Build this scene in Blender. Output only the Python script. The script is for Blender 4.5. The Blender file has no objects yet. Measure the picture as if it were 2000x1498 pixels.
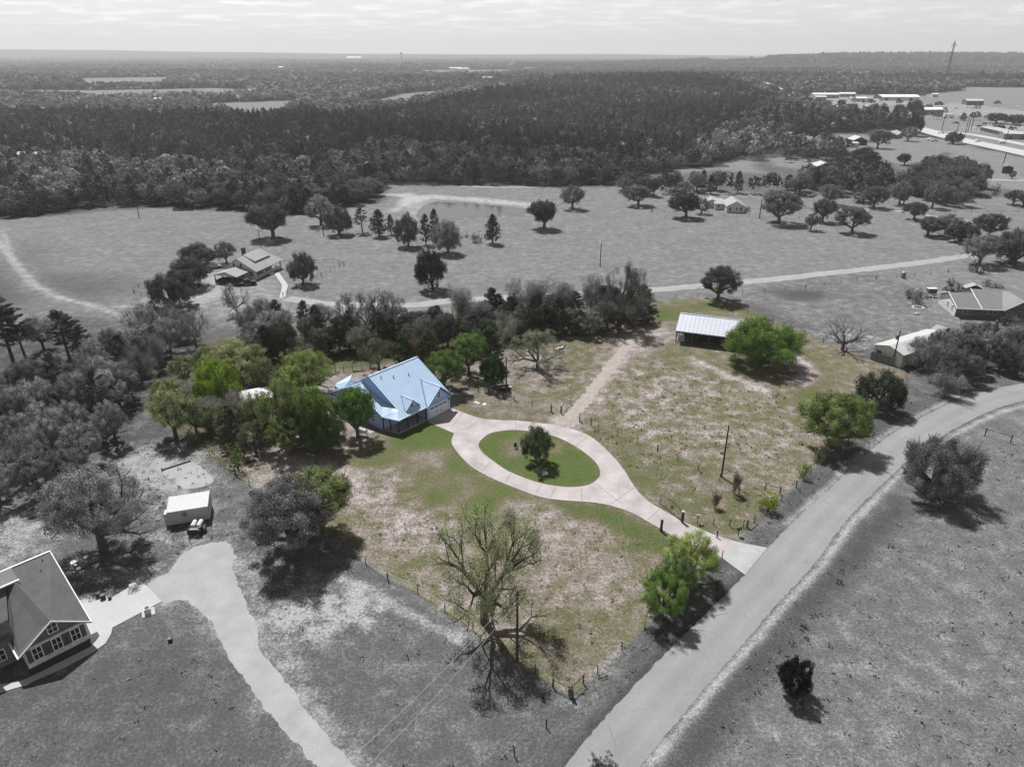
import bpy, bmesh, math, random
import numpy as np
from mathutils import Vector, Matrix
from mathutils.geometry import tessellate_polygon

# ---------------------------------------------------------------- camera
S = bpy.context.scene
CAM_H = 60.0
PITCH = math.radians(25.0)
FPX = 1387.0                      # focal length in pixels of the 2000 px wide photograph
cd = bpy.data.cameras.new("camera")
cd.sensor_width = 36.0
cd.lens = FPX / 2000.0 * 36.0
cd.clip_start = 0.5
cd.clip_end = 60000.0
cam = bpy.data.objects.new("camera", cd)
S.collection.objects.link(cam)
cam.location = (0, 0, CAM_H)
cam.rotation_euler = (math.pi / 2 - PITCH, 0, 0)
S.camera = cam

# ---------------------------------------------------------------- sky, sun, exposure
SUN_EL, SUN_AZ = math.radians(57.8), math.radians(117.5)   # azimuth measured from +X
SKY_MEAN = 4.2
wd = bpy.data.worlds.new("World")
S.world = wd
wd.use_nodes = True
wn, wl = wd.node_tree.nodes, wd.node_tree.links
wn.clear()
wo = wn.new('ShaderNodeOutputWorld')
bg = wn.new('ShaderNodeBackground')
sky = wn.new('ShaderNodeTexSky')
sky.sky_type = 'NISHITA'
sky.sun_disc = False
sky.sun_elevation = SUN_EL
sky.sun_rotation = math.radians(-27.5)
sky.altitude = 200
sky.air_density = 1.0
sky.dust_density = 2.0
bw = wn.new('ShaderNodeRGBToBW')
wl.new(sky.outputs[0], bw.inputs[0])
tc = wn.new('ShaderNodeTexCoord')
sp = wn.new('ShaderNodeSeparateXYZ')
wl.new(tc.outputs['Generated'], sp.inputs[0])
zz = wn.new('ShaderNodeMath'); zz.operation = 'ADD'; zz.inputs[1].default_value = 0.07
wl.new(sp.outputs[2], zz.inputs[0])
dx = wn.new('ShaderNodeMath'); dx.operation = 'DIVIDE'; wl.new(sp.outputs[0], dx.inputs[0]); wl.new(zz.outputs[0], dx.inputs[1])
dy = wn.new('ShaderNodeMath'); dy.operation = 'DIVIDE'; wl.new(sp.outputs[1], dy.inputs[0]); wl.new(zz.outputs[0], dy.inputs[1])
cx = wn.new('ShaderNodeCombineXYZ'); wl.new(dx.outputs[0], cx.inputs[0]); wl.new(dy.outputs[0], cx.inputs[1])
cn = wn.new('ShaderNodeTexNoise'); cn.inputs['Scale'].default_value = 2.0; cn.inputs['Detail'].default_value = 7; cn.inputs['Roughness'].default_value = .55
wl.new(cx.outputs[0], cn.inputs['Vector'])
cr = wn.new('ShaderNodeMapRange'); cr.inputs['From Min'].default_value = .48; cr.inputs['From Max'].default_value = .68
cr.inputs['To Min'].default_value = 0; cr.inputs['To Max'].default_value = .26
wl.new(cn.outputs['Fac'], cr.inputs['Value'])
zf = wn.new('ShaderNodeMapRange'); zf.inputs['From Min'].default_value = .0; zf.inputs['From Max'].default_value = .035
wl.new(sp.outputs[2], zf.inputs['Value'])
cm = wn.new('ShaderNodeMath'); cm.operation = 'MULTIPLY'; wl.new(cr.outputs[0], cm.inputs[0]); wl.new(zf.outputs[0], cm.inputs[1])
c1 = wn.new('ShaderNodeMath'); c1.operation = 'ADD'; c1.inputs[1].default_value = 1.0; wl.new(cm.outputs[0], c1.inputs[0])
c2 = wn.new('ShaderNodeMath'); c2.operation = 'MULTIPLY'; flat = wn.new('ShaderNodeMix'); flat.inputs['Factor'].default_value = .62; flat.inputs['A'].default_value = 1; flat.inputs['B'].default_value = SKY_MEAN; wl.new(bw.outputs[0], flat.inputs['A']); wl.new(flat.outputs['Result'], c2.inputs[0]); wl.new(c1.outputs[0], c2.inputs[1])
zen = wn.new('ShaderNodeMapRange'); zen.inputs['From Min'].default_value = .08; zen.inputs['From Max'].default_value = .55
zen.inputs['To Min'].default_value = 1.0; zen.inputs['To Max'].default_value = .30      # sky darkens towards the zenith
wl.new(sp.outputs[2], zen.inputs['Value'])
c3 = wn.new('ShaderNodeMath'); c3.operation = 'MULTIPLY'; wl.new(c2.outputs[0], c3.inputs[0]); wl.new(zen.outputs[0], c3.inputs[1])
wl.new(c3.outputs[0], bg.inputs[0])
bg.inputs[1].default_value = 0.124
wl.new(bg.outputs[0], wo.inputs[0])
sd = bpy.data.lights.new("sun", 'SUN')
sd.energy = 4.7
sd.angle = math.radians(0.5)
sd.color = (1.0, 0.995, 0.985)
so = bpy.data.objects.new("sun", sd)
S.collection.objects.link(so)
sdir = Vector((math.cos(SUN_EL) * math.cos(SUN_AZ), math.cos(SUN_EL) * math.sin(SUN_AZ), math.sin(SUN_EL)))
so.rotation_euler = sdir.to_track_quat('Z', 'Y').to_euler()
so.location = (0, 0, 300)
S.view_settings.view_transform = 'Standard'
S.view_settings.look = 'None'
S.view_settings.exposure = 0.48
S.view_settings.gamma = 1.0
S.cycles.max_bounces = 6
S.cycles.diffuse_bounces = 2
S.cycles.glossy_bounces = 2
S.cycles.transmission_bounces = 3
S.cycles.transparent_max_bounces = 6
S.cycles.volume_bounces = 0

# ---------------------------------------------------------------- helpers
cp_, sp_ = math.cos(PITCH), math.sin(PITCH)
def P(x, y, z=0.0):
    """photo pixel (2000x1498) -> point at height z"""
    xc, yc = (x - 1000) / FPX, (749 - y) / FPX
    t = (z - CAM_H) / (-sp_ + yc * cp_)
    return (xc * t, (cp_ + yc * sp_) * t, z)
def proj(X, Y, Z):
    dz = Z - CAM_H
    d = Y * cp_ - dz * sp_
    return 1000 + FPX * X / d, 749 - FPX * (Y * sp_ + dz * cp_) / d
def height_at(bx, by, ty):
    X, Y, _ = P(bx, by)
    lo, hi = 0.0, 58.0
    for i in range(40):
        m = (lo + hi) / 2
        if proj(X, Y, m)[1] > ty: lo = m
        else: hi = m
    return lo
def smooth(t):
    t = np.clip(t, 0, 1)
    return t * t * (3 - 2 * t)
def terr(X, Y):
    X = np.asarray(X, float); Y = np.asarray(Y, float)
    D = np.sqrt(X * X + Y * Y) + 1e-6
    s = X / np.maximum(np.abs(Y), 1.0)
    z = -15 * smooth((D - 1800) / 3000)
    z = z + 13 * np.exp(-((X - 310) / 330) ** 2 / 2 - ((Y - 1380) / 250) ** 2 / 2)
    z = z + 54 * smooth((s - .08) / .35) * np.exp(-((Y - 4300) / 700) ** 2 / 2) * (.93 + .07 * np.sin(s * 14 + 1))
    hs = np.interp(s, [-1.2, -.62, -.5, -.4, -.3, -.1, .15, .3], [104, 104, 92, 78, 66, 48, 52, 30])
    z = z + hs * np.exp(-((Y - 9500) / 1300) ** 2 / 2)
    z = z + 3 * np.sin(X / 310 + 2) * np.sin(Y / 420) * smooth((D - 900) / 1500)
    return z * (Y > 0) * smooth((Y - 480) / 300)

def thing(name, label, cat, loc=(0, 0, 0), rz=0.0, group=None):
    o = bpy.data.objects.new(name, None)
    o.empty_display_size = 0.5
    S.collection.objects.link(o)
    o.location = loc
    o.rotation_euler = (0, 0, rz)
    o['label'] = label; o['category'] = cat
    if group: o['group'] = group
    return o
def tag(o, label=None, cat=None, group=None, kind=None):
    if label: o['label'] = label
    if cat: o['category'] = cat
    if group: o['group'] = group
    if kind: o['kind'] = kind
    return o

class MB:
    def __init__(self):
        self.v, self.f, self.c = [], [], []
    def face(self, pts, c=1.0):
        n = len(self.v)
        self.v += [tuple(p) for p in pts]
        self.c += [c] * len(pts)
        self.f.append(tuple(range(n, n + len(pts))))
    def box(self, x0, x1, y0, y1, z0, z1, c=1.0):
        self.hexa([(x0, y0, z0), (x1, y0, z0), (x1, y1, z0), (x0, y1, z0), (x0, y0, z1), (x1, y0, z1), (x1, y1, z1), (x0, y1, z1)], c)
    def hexa(self, p, c=1.0):
        n = len(self.v)
        self.v += [tuple(q) for q in p]; self.c += [c] * 8
        for f in ((3, 2, 1, 0), (4, 5, 6, 7), (0, 1, 5, 4), (1, 2, 6, 5), (2, 3, 7, 6), (3, 0, 4, 7)):
            self.f.append(tuple(n + i for i in f))
    def slab(self, pts, th, c=1.0, vertical=False):
        """polygon (any winding) thickened by th below its upper side"""
        p = [Vector(q) for q in pts]
        nrm = Vector((0, 0, 0))
        for i in range(len(p)):
            a, b = p[i], p[(i + 1) % len(p)]
            nrm += Vector(((a.y - b.y) * (a.z + b.z), (a.z - b.z) * (a.x + b.x), (a.x - b.x) * (a.y + b.y)))
        nrm.normalize()
        if nrm.z < 0 and not vertical: p.reverse(); nrm = -nrm
        q = [a - (Vector((0, 0, th)) if not vertical else nrm * th) for a in p]
        n = len(self.v); k = len(p)
        self.v += [tuple(a) for a in p] + [tuple(a) for a in q]; self.c += [c] * (2 * k)
        self.f.append(tuple(range(n, n + k)))
        self.f.append(tuple(range(n + 2 * k - 1, n + k - 1, -1)))
        for i in range(k):
            j = (i + 1) % k
            self.f.append((n + j, n + i, n + k + i, n + k + j))
    def tube(self, a, b, r0, r1=None, n=6, c=1.0, cap=True):
        r1 = r0 if r1 is None else r1
        a, b = Vector(a), Vector(b)
        d = (b - a)
        if d.length < 1e-6: return
        d.normalize()
        u = d.orthogonal().normalized(); w = d.cross(u)
        m = len(self.v)
        for p, r in ((a, r0), (b, r1)):
            for i in range(n):
                t = 2 * math.pi * i / n
                self.v.append(tuple(p + (u * math.cos(t) + w * math.sin(t)) * r)); self.c.append(c)
        for i in range(n):
            j = (i + 1) % n
            self.f.append((m + i, m + j, m + n + j, m + n + i))
        if cap:
            self.f.append(tuple(m + n - 1 - i for i in range(n)))
            self.f.append(tuple(m + n + i for i in range(n)))
    def build(self, name, mat, parent=None, smooth_=False, label=None):
        me = bpy.data.meshes.new(name)
        me.from_pydata(self.v, [], self.f)
        at = me.attributes.new("var", 'FLOAT', 'POINT')
        at.data.foreach_set('value', np.array(self.c, dtype=np.float32))
        me.materials.append(mat)
        if smooth_: me.shade_smooth()
        me.update()
        o = bpy.data.objects.new(name, me)
        S.collection.objects.link(o)
        if parent: o.parent = parent
        if label: o['label'] = label
        return o

def np_mesh(name, V, F, C, mat):
    """V (n,3), F (m,4) quads, C (n,)"""
    me = bpy.data.meshes.new(name)
    me.vertices.add(len(V)); me.vertices.foreach_set('co', np.asarray(V, np.float32).ravel())
    k = F.shape[1]
    me.loops.add(F.size); me.loops.foreach_set('vertex_index', np.asarray(F, np.int32).ravel())
    me.polygons.add(len(F))
    me.polygons.foreach_set('loop_start', np.arange(0, F.size, k, dtype=np.int32))
    me.polygons.foreach_set('loop_total', np.full(len(F), k, np.int32))
    at = me.attributes.new("var", 'FLOAT', 'POINT')
    at.data.foreach_set('value', np.asarray(C, np.float32))
    me.materials.append(mat)
    me.update(calc_edges=True)
    return me

# ---------------------------------------------------------------- materials
PROP_PX = [(275, 803), (402, 664), (1395, 580), (1778, 733), (1115, 1362)]
PROP = [P(x, y)[:2] for x, y in PROP_PX]
def mask_group():
    g = bpy.data.node_groups.new("inside_fence", 'ShaderNodeTree')
    g.interface.new_socket(name="Mask", in_out='OUTPUT', socket_type='NodeSocketFloat')
    n, l = g.nodes, g.links
    out = n.new('NodeGroupOutput')
    geo = n.new('ShaderNodeNewGeometry')
    cen = (sum(p[0] for p in PROP) / 5, sum(p[1] for p in PROP) / 5)
    prev = None
    for i in range(5):
        a, b = PROP[i], PROP[(i + 1) % 5]
        nx, ny = -(b[1] - a[1]), b[0] - a[0]
        L = math.hypot(nx, ny); nx /= L; ny /= L
        d = nx * a[0] + ny * a[1]
        if nx * cen[0] + ny * cen[1] < d: nx, ny, d = -nx, -ny, -d
        vm = n.new('ShaderNodeVectorMath'); vm.operation = 'DOT_PRODUCT'
        l.new(geo.outputs['Position'], vm.inputs[0]); vm.inputs[1].default_value = (nx, ny, 0)
        gt = n.new('ShaderNodeMath'); gt.operation = 'GREATER_THAN'; gt.inputs[1].default_value = d
        l.new(vm.outputs['Value'], gt.inputs[0])
        if prev is None: prev = gt
        else:
            m = n.new('ShaderNodeMath'); m.operation = 'MULTIPLY'
            l.new(prev.outputs[0], m.inputs[0]); l.new(gt.outputs[0], m.inputs[1]); prev = m
    l.new(prev.outputs[0], out.inputs[0])
    return g
MASK = mask_group()

def new_mat(name):
    m = bpy.data.materials.new(name); m.use_nodes = True
    n = m.node_tree.nodes; n.clear()
    return m, n, m.node_tree.links
def masked(n, l, col):
    """grey outside the property, colour inside"""
    b = n.new('ShaderNodeRGBToBW'); l.new(col, b.inputs[0])
    g = n.new('ShaderNodeGroup'); g.node_tree = MASK
    mx = n.new('ShaderNodeMix'); mx.data_type = 'RGBA'
    l.new(g.outputs[0], mx.inputs['Factor']); l.new(b.outputs[0], mx.inputs['A']); l.new(col, mx.inputs['B'])
    return mx.outputs['Result']
def noise(n, l, scale, detail=3, rough=.55, vec=None, lac=None):
    t = n.new('ShaderNodeTexNoise'); t.inputs['Scale'].default_value = scale
    t.inputs['Detail'].default_value = detail; t.inputs['Roughness'].default_value = rough
    if vec is not None: l.new(vec, t.inputs['Vector'])
    return t.outputs['Fac']
def maprange(n, l, v, a, b, c, d):
    t = n.new('ShaderNodeMapRange'); l.new(v, t.inputs['Value'])
    for k, x in zip(('From Min', 'From Max', 'To Min', 'To Max'), (a, b, c, d)): t.inputs[k].default_value = x
    return t.outputs[0]
def scalec(n, l, col, fac):
    v = n.new('ShaderNodeVectorMath'); v.operation = 'SCALE'
    l.new(col, v.inputs[0]); l.new(fac, v.inputs['Scale'])
    return v.outputs[0]
def math_(n, l, op, a, b=None):
    m = n.new('ShaderNodeMath'); m.operation = op
    for i, x in enumerate((a, b)):
        if x is None: continue
        if isinstance(x, (int, float)): m.inputs[i].default_value = x
        else: l.new(x, m.inputs[i])
    return m.outputs[0]

def surf(name, col, rough=.8, metal=0.0, ns=2.0, na=.25, fine=12.0, fa=.12, mask=False, bump=0.0, spec=.3, coord='Object', streak=None):
    """plain surface with two scales of tonal wear, times the mesh's own 'var'"""
    m, n, l = new_mat(name)
    out = n.new('ShaderNodeOutputMaterial'); b = n.new('ShaderNodeBsdfPrincipled')
    tcn = n.new('ShaderNodeTexCoord')
    vec = tcn.outputs['Object']
    if coord == 'World':
        vec = n.new('ShaderNodeNewGeometry').outputs['Position']
    if streak:
        mp = n.new('ShaderNodeMapping'); mp.inputs['Scale'].default_value = streak; l.new(vec, mp.inputs['Vector']); vec = mp.outputs[0]
    rgb = n.new('ShaderNodeRGB'); rgb.outputs[0].default_value = (*col, 1)
    f1 = maprange(n, l, noise(n, l, ns, 4, .6, vec), .25, .75, 1 - na, 1 + na)
    f2 = maprange(n, l, noise(n, l, fine, 2, .6, vec), .25, .75, 1 - fa, 1 + fa)
    at = n.new('ShaderNodeAttribute'); at.attribute_name = 'var'
    f = math_(n, l, 'MULTIPLY', math_(n, l, 'MULTIPLY', f1, f2), at.outputs['Fac'])
    c = scalec(n, l, rgb.outputs[0], f)
    if mask: c = masked(n, l, c)
    l.new(c, b.inputs['Base Color'])
    b.inputs['Roughness'].default_value = rough; b.inputs['Metallic'].default_value = metal
    b.inputs['Specular IOR Level'].default_value = spec
    if bump:
        bp = n.new('ShaderNodeBump'); bp.inputs['Strength'].default_value = bump; bp.inputs['Distance'].default_value = .05
        l.new(f2, bp.inputs['Height']); l.new(bp.outputs[0], b.inputs['Normal'])
    l.new(b.outputs[0], out.inputs[0])
    return m

def g(v): return (v, v, v)
def leaf_mat(name, mask, trans=.25):
    m, n, l = new_mat(name)
    out = n.new('ShaderNodeOutputMaterial')
    oi = n.new('ShaderNodeObjectInfo'); at = n.new('ShaderNodeAttribute'); at.attribute_name = 'var'
    c = scalec(n, l, oi.outputs['Color'], at.outputs['Fac'])
    if mask: c = masked(n, l, c)
    d = n.new('ShaderNodeBsdfDiffuse'); t = n.new('ShaderNodeBsdfTranslucent'); mx = n.new('ShaderNodeMixShader')
    l.new(c, d.inputs[0]); l.new(c, t.inputs[0]); mx.inputs[0].default_value = trans
    l.new(d.outputs[0], mx.inputs[1]); l.new(t.outputs[0], mx.inputs[2]); l.new(mx.outputs[0], out.inputs[0])
    return m
M_LEAF_IN = leaf_mat("foliage_coloured", True)
M_LEAF_FULL = leaf_mat("foliage_green", False)
M_LEAF = leaf_mat("foliage_grey", False)
M_BARK_IN = surf("bark_brown", (.10, .085, .07), .9, ns=3, na=.3, mask=True)
M_BARK = surf("bark_grey", g(.085), .9, ns=3, na=.3)
M_CONC = surf("pale_concrete", (.345, .31, .312), .85, ns=.30, na=.26, fine=2.2, fa=.05, mask=True, coord='World')
M_CONC_G = surf("white_concrete", g(.37), .85, ns=.3, na=.07, fine=3, fa=.04)
M_JOINT = surf("concrete_joint", (.23, .20, .20), .9, mask=True, coord='World')
M_ASPH = surf("worn_asphalt", g(.215), .9, ns=.16, na=.10, fine=4, fa=.10, coord='World')
M_GRAVEL = surf("pale_gravel", g(.285), .95, ns=.35, na=.14, fine=6, fa=.12, coord='World')
M_DIRT = surf("dirt_road", g(.27), .95, ns=.3, na=.14, fine=3, fa=.14, coord='World')
M_TRACK = surf("sandy_track", (.29, .255, .23), .95, ns=.8, na=.2, fine=4, fa=.2, coord='World')
M_WOOD = surf("dark_wood", g(.05), .85)
M_WOODG = surf("grey_wood", g(.16), .85)
M_BLACK = surf("black_metal", g(.02), .5)
M_WIRE = surf("galvanised_wire", g(.2), .5, metal=.3)
M_CABLE = surf("pale_cable", g(.32), .6)
M_GLASS = surf("dark_glass", g(.025), .12, spec=.6, na=.1)
M_WHITE = surf("white_paint", g(.78), .6, na=.06, fa=.03)
M_WHITEB = surf("white_paint_blue", (.66, .74, .86), .6, na=.05, fa=.03)
M_RUBBER = surf("rubber", g(.02), .8)
# ================================================================ THE SETTING
def W(pts): return np.array([P(x, y)[:2] for x, y in pts])
def sdf(poly, X, Y):
    """signed distance to polygon, positive inside"""
    d2 = np.full(X.shape, 1e18); inside = np.zeros(X.shape, bool)
    n = len(poly)
    for i in range(n):
        ax, ay = poly[i]; bx, by = poly[(i + 1) % n]
        ex, ey = bx - ax, by - ay
        L = ex * ex + ey * ey + 1e-12
        t = np.clip(((X - ax) * ex + (Y - ay) * ey) / L, 0, 1)
        d2 = np.minimum(d2, (X - ax - t * ex) ** 2 + (Y - ay - t * ey) ** 2)
        c = ((ay > Y) != (by > Y))
        with np.errstate(divide='ignore', invalid='ignore'):
            c &= X < ex * (Y - ay) / (ey if abs(ey) > 1e-12 else 1e-12) + ax
        inside ^= c
    d = np.sqrt(d2)
    return np.where(inside, d, -d)
def linedist(line, X, Y):
    d2 = np.full(X.shape, 1e18)
    for i in range(len(line) - 1):
        ax, ay = line[i]; bx, by = line[i + 1]
        ex, ey = bx - ax, by - ay
        t = np.clip(((X - ax) * ex + (Y - ay) * ey) / (ex * ex + ey * ey + 1e-12), 0, 1)
        d2 = np.minimum(d2, (X - ax - t * ex) ** 2 + (Y - ay - t * ey) ** 2)
    return np.sqrt(d2)

# --- outlines of what lies on the ground, in photo pixels
ROAD_L = [(900, 1720), (985, 1620), (1051, 1560), (1104, 1498), (1151, 1433), (1213, 1366), (1276, 1298), (1346, 1230), (1400, 1178), (1455, 1123), (1499, 1070), (1544, 1023), (1602, 972), (1666, 910), (1717, 864), (1760, 836), (1811, 809), (1873, 779), (1937, 760), (2000, 748), (2120, 731), (2300, 712)]
ROAD_R = [(1080, 1720), (1150, 1620), (1200, 1560), (1250, 1498), (1312, 1422), (1400, 1318), (1459, 1250), (1506, 1193), (1550, 1146), (1592, 1104), (1646, 1023), (1680, 988), (1711, 958), (1765, 907), (1810, 872), (1854, 843), (1907, 815), (1947, 797), (2000, 782), (2120, 757), (2300, 734)]
DRIVE_OUT = [(878, 796), (905, 806), (937, 817), (975, 821), (1007, 822), (1050, 826), (1087, 831), (1120, 839), (1150, 851), (1175, 870), (1200, 895), (1220, 920), (1240, 952), (1262, 976), (1290, 994), (1300, 1000), (1340, 1021), (1391, 1043), (1438, 1058), (1472, 1065), (1499, 1070),
             (1455, 1123), (1443, 1114), (1425, 1101), (1408, 1089), (1384, 1075), (1350, 1062), (1316, 1048), (1292, 1034), (1265, 1019), (1237, 1003), (1200, 990), (1162, 982), (1120, 979), (1070, 974), (1037, 965), (1000, 951), (962, 935), (925, 915), (905, 897), (892, 882), (884, 870), (882, 860), (887, 847), (862, 836), (839, 826), (836, 820)]
DRIVE_IN = [(960, 846), (990, 841), (1020, 841), (1050, 845), (1087, 854), (1120, 870), (1145, 887), (1165, 905), (1172, 920), (1170, 932), (1155, 945), (1132, 951), (1100, 951), (1060, 945), (1025, 934), (990, 919), (965, 902), (945, 887), (936, 875), (936, 865), (945, 855)]
GRAVEL_OUT = [(286, 1141), (327, 1118), (350, 1090), (369, 1074), (392, 1065), (410, 1062), (440, 1059), (454, 1067), (461, 1090), (453, 1100), (460, 1125), (472, 1153), (486, 1190), (501, 1219), (514, 1272), (549, 1318), (573, 1352), (612, 1400), (652, 1451), (692, 1498), (740, 1555), (820, 1640), (740, 1650), (670, 1560),
              (623, 1498), (591, 1466), (549, 1419), (517, 1384), (493, 1347), (469, 1312), (440, 1270), (413, 1217), (400, 1206), (378, 1180), (350, 1171), (316, 1178)]
APRON = [(147, 1167), (167, 1159), (182, 1158), (205, 1162), (217, 1168), (253, 1147), (251, 1142), (264, 1138), (270, 1144), (283, 1140), (316, 1175), (220, 1226), (217, 1239), (206, 1257), (184, 1272), (161, 1285), (120, 1306), (81, 1323), (51, 1338), (0, 1353), (-70, 1362), (-70, 1334), (0, 1336), (37, 1332), (73, 1316), (110, 1297), (154, 1275), (176, 1264), (187, 1253), (195, 1242), (190, 1234), (178, 1240)]
POND = [(852, 394.7), (894, 397), (942, 400), (977, 403), (1020, 406.6), (1033, 411), (1033, 417), (1018, 420), (977, 422), (921, 425.7), (880, 430), (840, 430), (812, 424), (815, 413), (825, 403), (838, 398)]
TRACK_IN = [(1104, 829), (1125, 815), (1150, 789), (1166, 768), (1185, 740), (1205, 714), (1225, 690), (1240, 668), (1252, 652)]
TRACK_IN_R = [(1078, 829), (1100, 812), (1122, 795), (1140, 772), (1160, 745), (1180, 718), (1200, 692), (1222, 668), (1240, 652)]
FARM_ROAD = [(560, 583), (600, 589), (640, 594), (700, 596), (780, 597), (830, 594), (880, 588), (960, 583), (1060, 578), (1180, 572), (1260, 567), (1320, 563), (1400, 556), (1500, 547), (1600, 536), (1700, 525), (1800, 513), (1900, 498), (1960, 489), (2060, 474)]
WALK = [(539, 532), (548, 545), (556, 557), (554, 570), (551, 582)]
RIGHT_TRACK = [(1640, 408), (1700, 410), (1770, 414), (1830, 424), (1880, 430), (1930, 442), (2010, 462)]
HIGHWAY = [(1440, 163), (1475, 173), (1524, 189), (1590, 204), (1685, 226), (1790, 251), (1860, 270), (2000, 300), (2150, 335)]
SIDE_ROAD = [(1880, 352), (1945, 352), (2010, 353), (2200, 354)]
BACK_ROAD = [(900, 364), (960, 366), (1040, 366), (1110, 365)]

# forest and field outlines (photo pixels on the ground)
F_WOOD = [(-500, 420), (-120, 432), (0, 428), (70, 424), (140, 413), (210, 405), (300, 404), (420, 408), (500, 418), (590, 420), (690, 402), (742, 394), (738, 372), (760, 361), (860, 360), (1000, 361), (1090, 364), (1200, 360), (1215, 352), (1330, 330), (1400, 326), (1470, 297), (1480, 275), (1560, 268), (1590, 255), (1580, 236), (1500, 205), (1420, 176), (1300, 160), (1200, 160), (1080, 176), (930, 196), (840, 210), (760, 232), (640, 240), (600, 222), (540, 240), (430, 238), (300, 238), (180, 226), (0, 232), (-400, 230)]
F_DARK = [(-500, 330), (0, 318), (180, 330), (420, 345), (640, 330), (760, 300), (960, 320), (1100, 310), (1220, 335), (1330, 320), (1430, 250), (1500, 205), (1400, 175), (1200, 160), (1080, 176), (930, 196), (760, 232), (640, 240), (430, 238), (0, 232), (-500, 232)]
FIELDS = [
    [(157, 155), (343, 152), (325, 164), (171, 167)],
    [(10, 176), (175, 177), (315, 175), (420, 173), (490, 177), (483, 184), (315, 189), (196, 193), (122, 184), (-200, 184)],
    [(378, 204), (602, 197), (577, 205), (556, 219), (490, 233), (451, 221), (392, 209)],
    [(381, 223), (420, 237), (400, 243), (372, 230)],
    [(700, 198), (790, 188), (880, 182), (880, 188), (790, 205), (720, 206)],
    [(1380, 118), (1500, 118), (1500, 121), (1380, 121)],
    [(760, 136), (1000, 135), (1000, 140), (850, 142)], [(430, 134), (600, 132), (600, 135), (430, 137)], [(160, 135), (200, 133), (200, 138), (165, 139)],
    [(1310, 329), (1408, 308), (1482, 316), (1482, 338), (1400, 334), (1330, 340)],
    [(1475, 268), (1600, 262), (1702, 258), (1702, 277), (1640, 291), (1560, 291), (1478, 280)],
    [(1505, 306), (1615, 310), (1636, 326), (1560, 330), (1500, 326)],
    [(1640, 292), (1702, 277), (1702, 250), (1790, 262), (1900, 285), (2100, 330), (2300, 380), (1990, 372), (1900, 358), (1850, 300), (1760, 330), (1700, 305)],
    [(1560, 205), (1590, 195), (1800, 192), (1900, 182), (2300, 180), (2300, 330), (2000, 300), (1860, 268), (1790, 250), (1700, 228), (1600, 207)],
    [(1870, 176), (2300, 172), (2300, 200), (1900, 190)],
]
BRIGHT = [[(1590, 200), (1700, 196), (1790, 194), (1800, 206), (1720, 212), (1660, 215), (1600, 210)], [(1790, 208), (1880, 205), (2000, 220), (2080, 226), (2060, 236), (1960, 226), (1850, 229), (1800, 226)], [(1600, 196), (1660, 194), (1660, 199), (1600, 202)], [(1870, 250), (2000, 243), (2100, 246), (2100, 254), (1900, 258)]]
def stretch(f):
    ym = sum(p[1] for p in f) / len(f)
    return [(x, y + (7 if y > ym else 0)) if y < 245 else (x, y) for x, y in f]
FIELDS_W = [W(stretch(f)) for f in FIELDS]
WOOD_W = W(F_WOOD); DARK_W = W(F_DARK)

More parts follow.
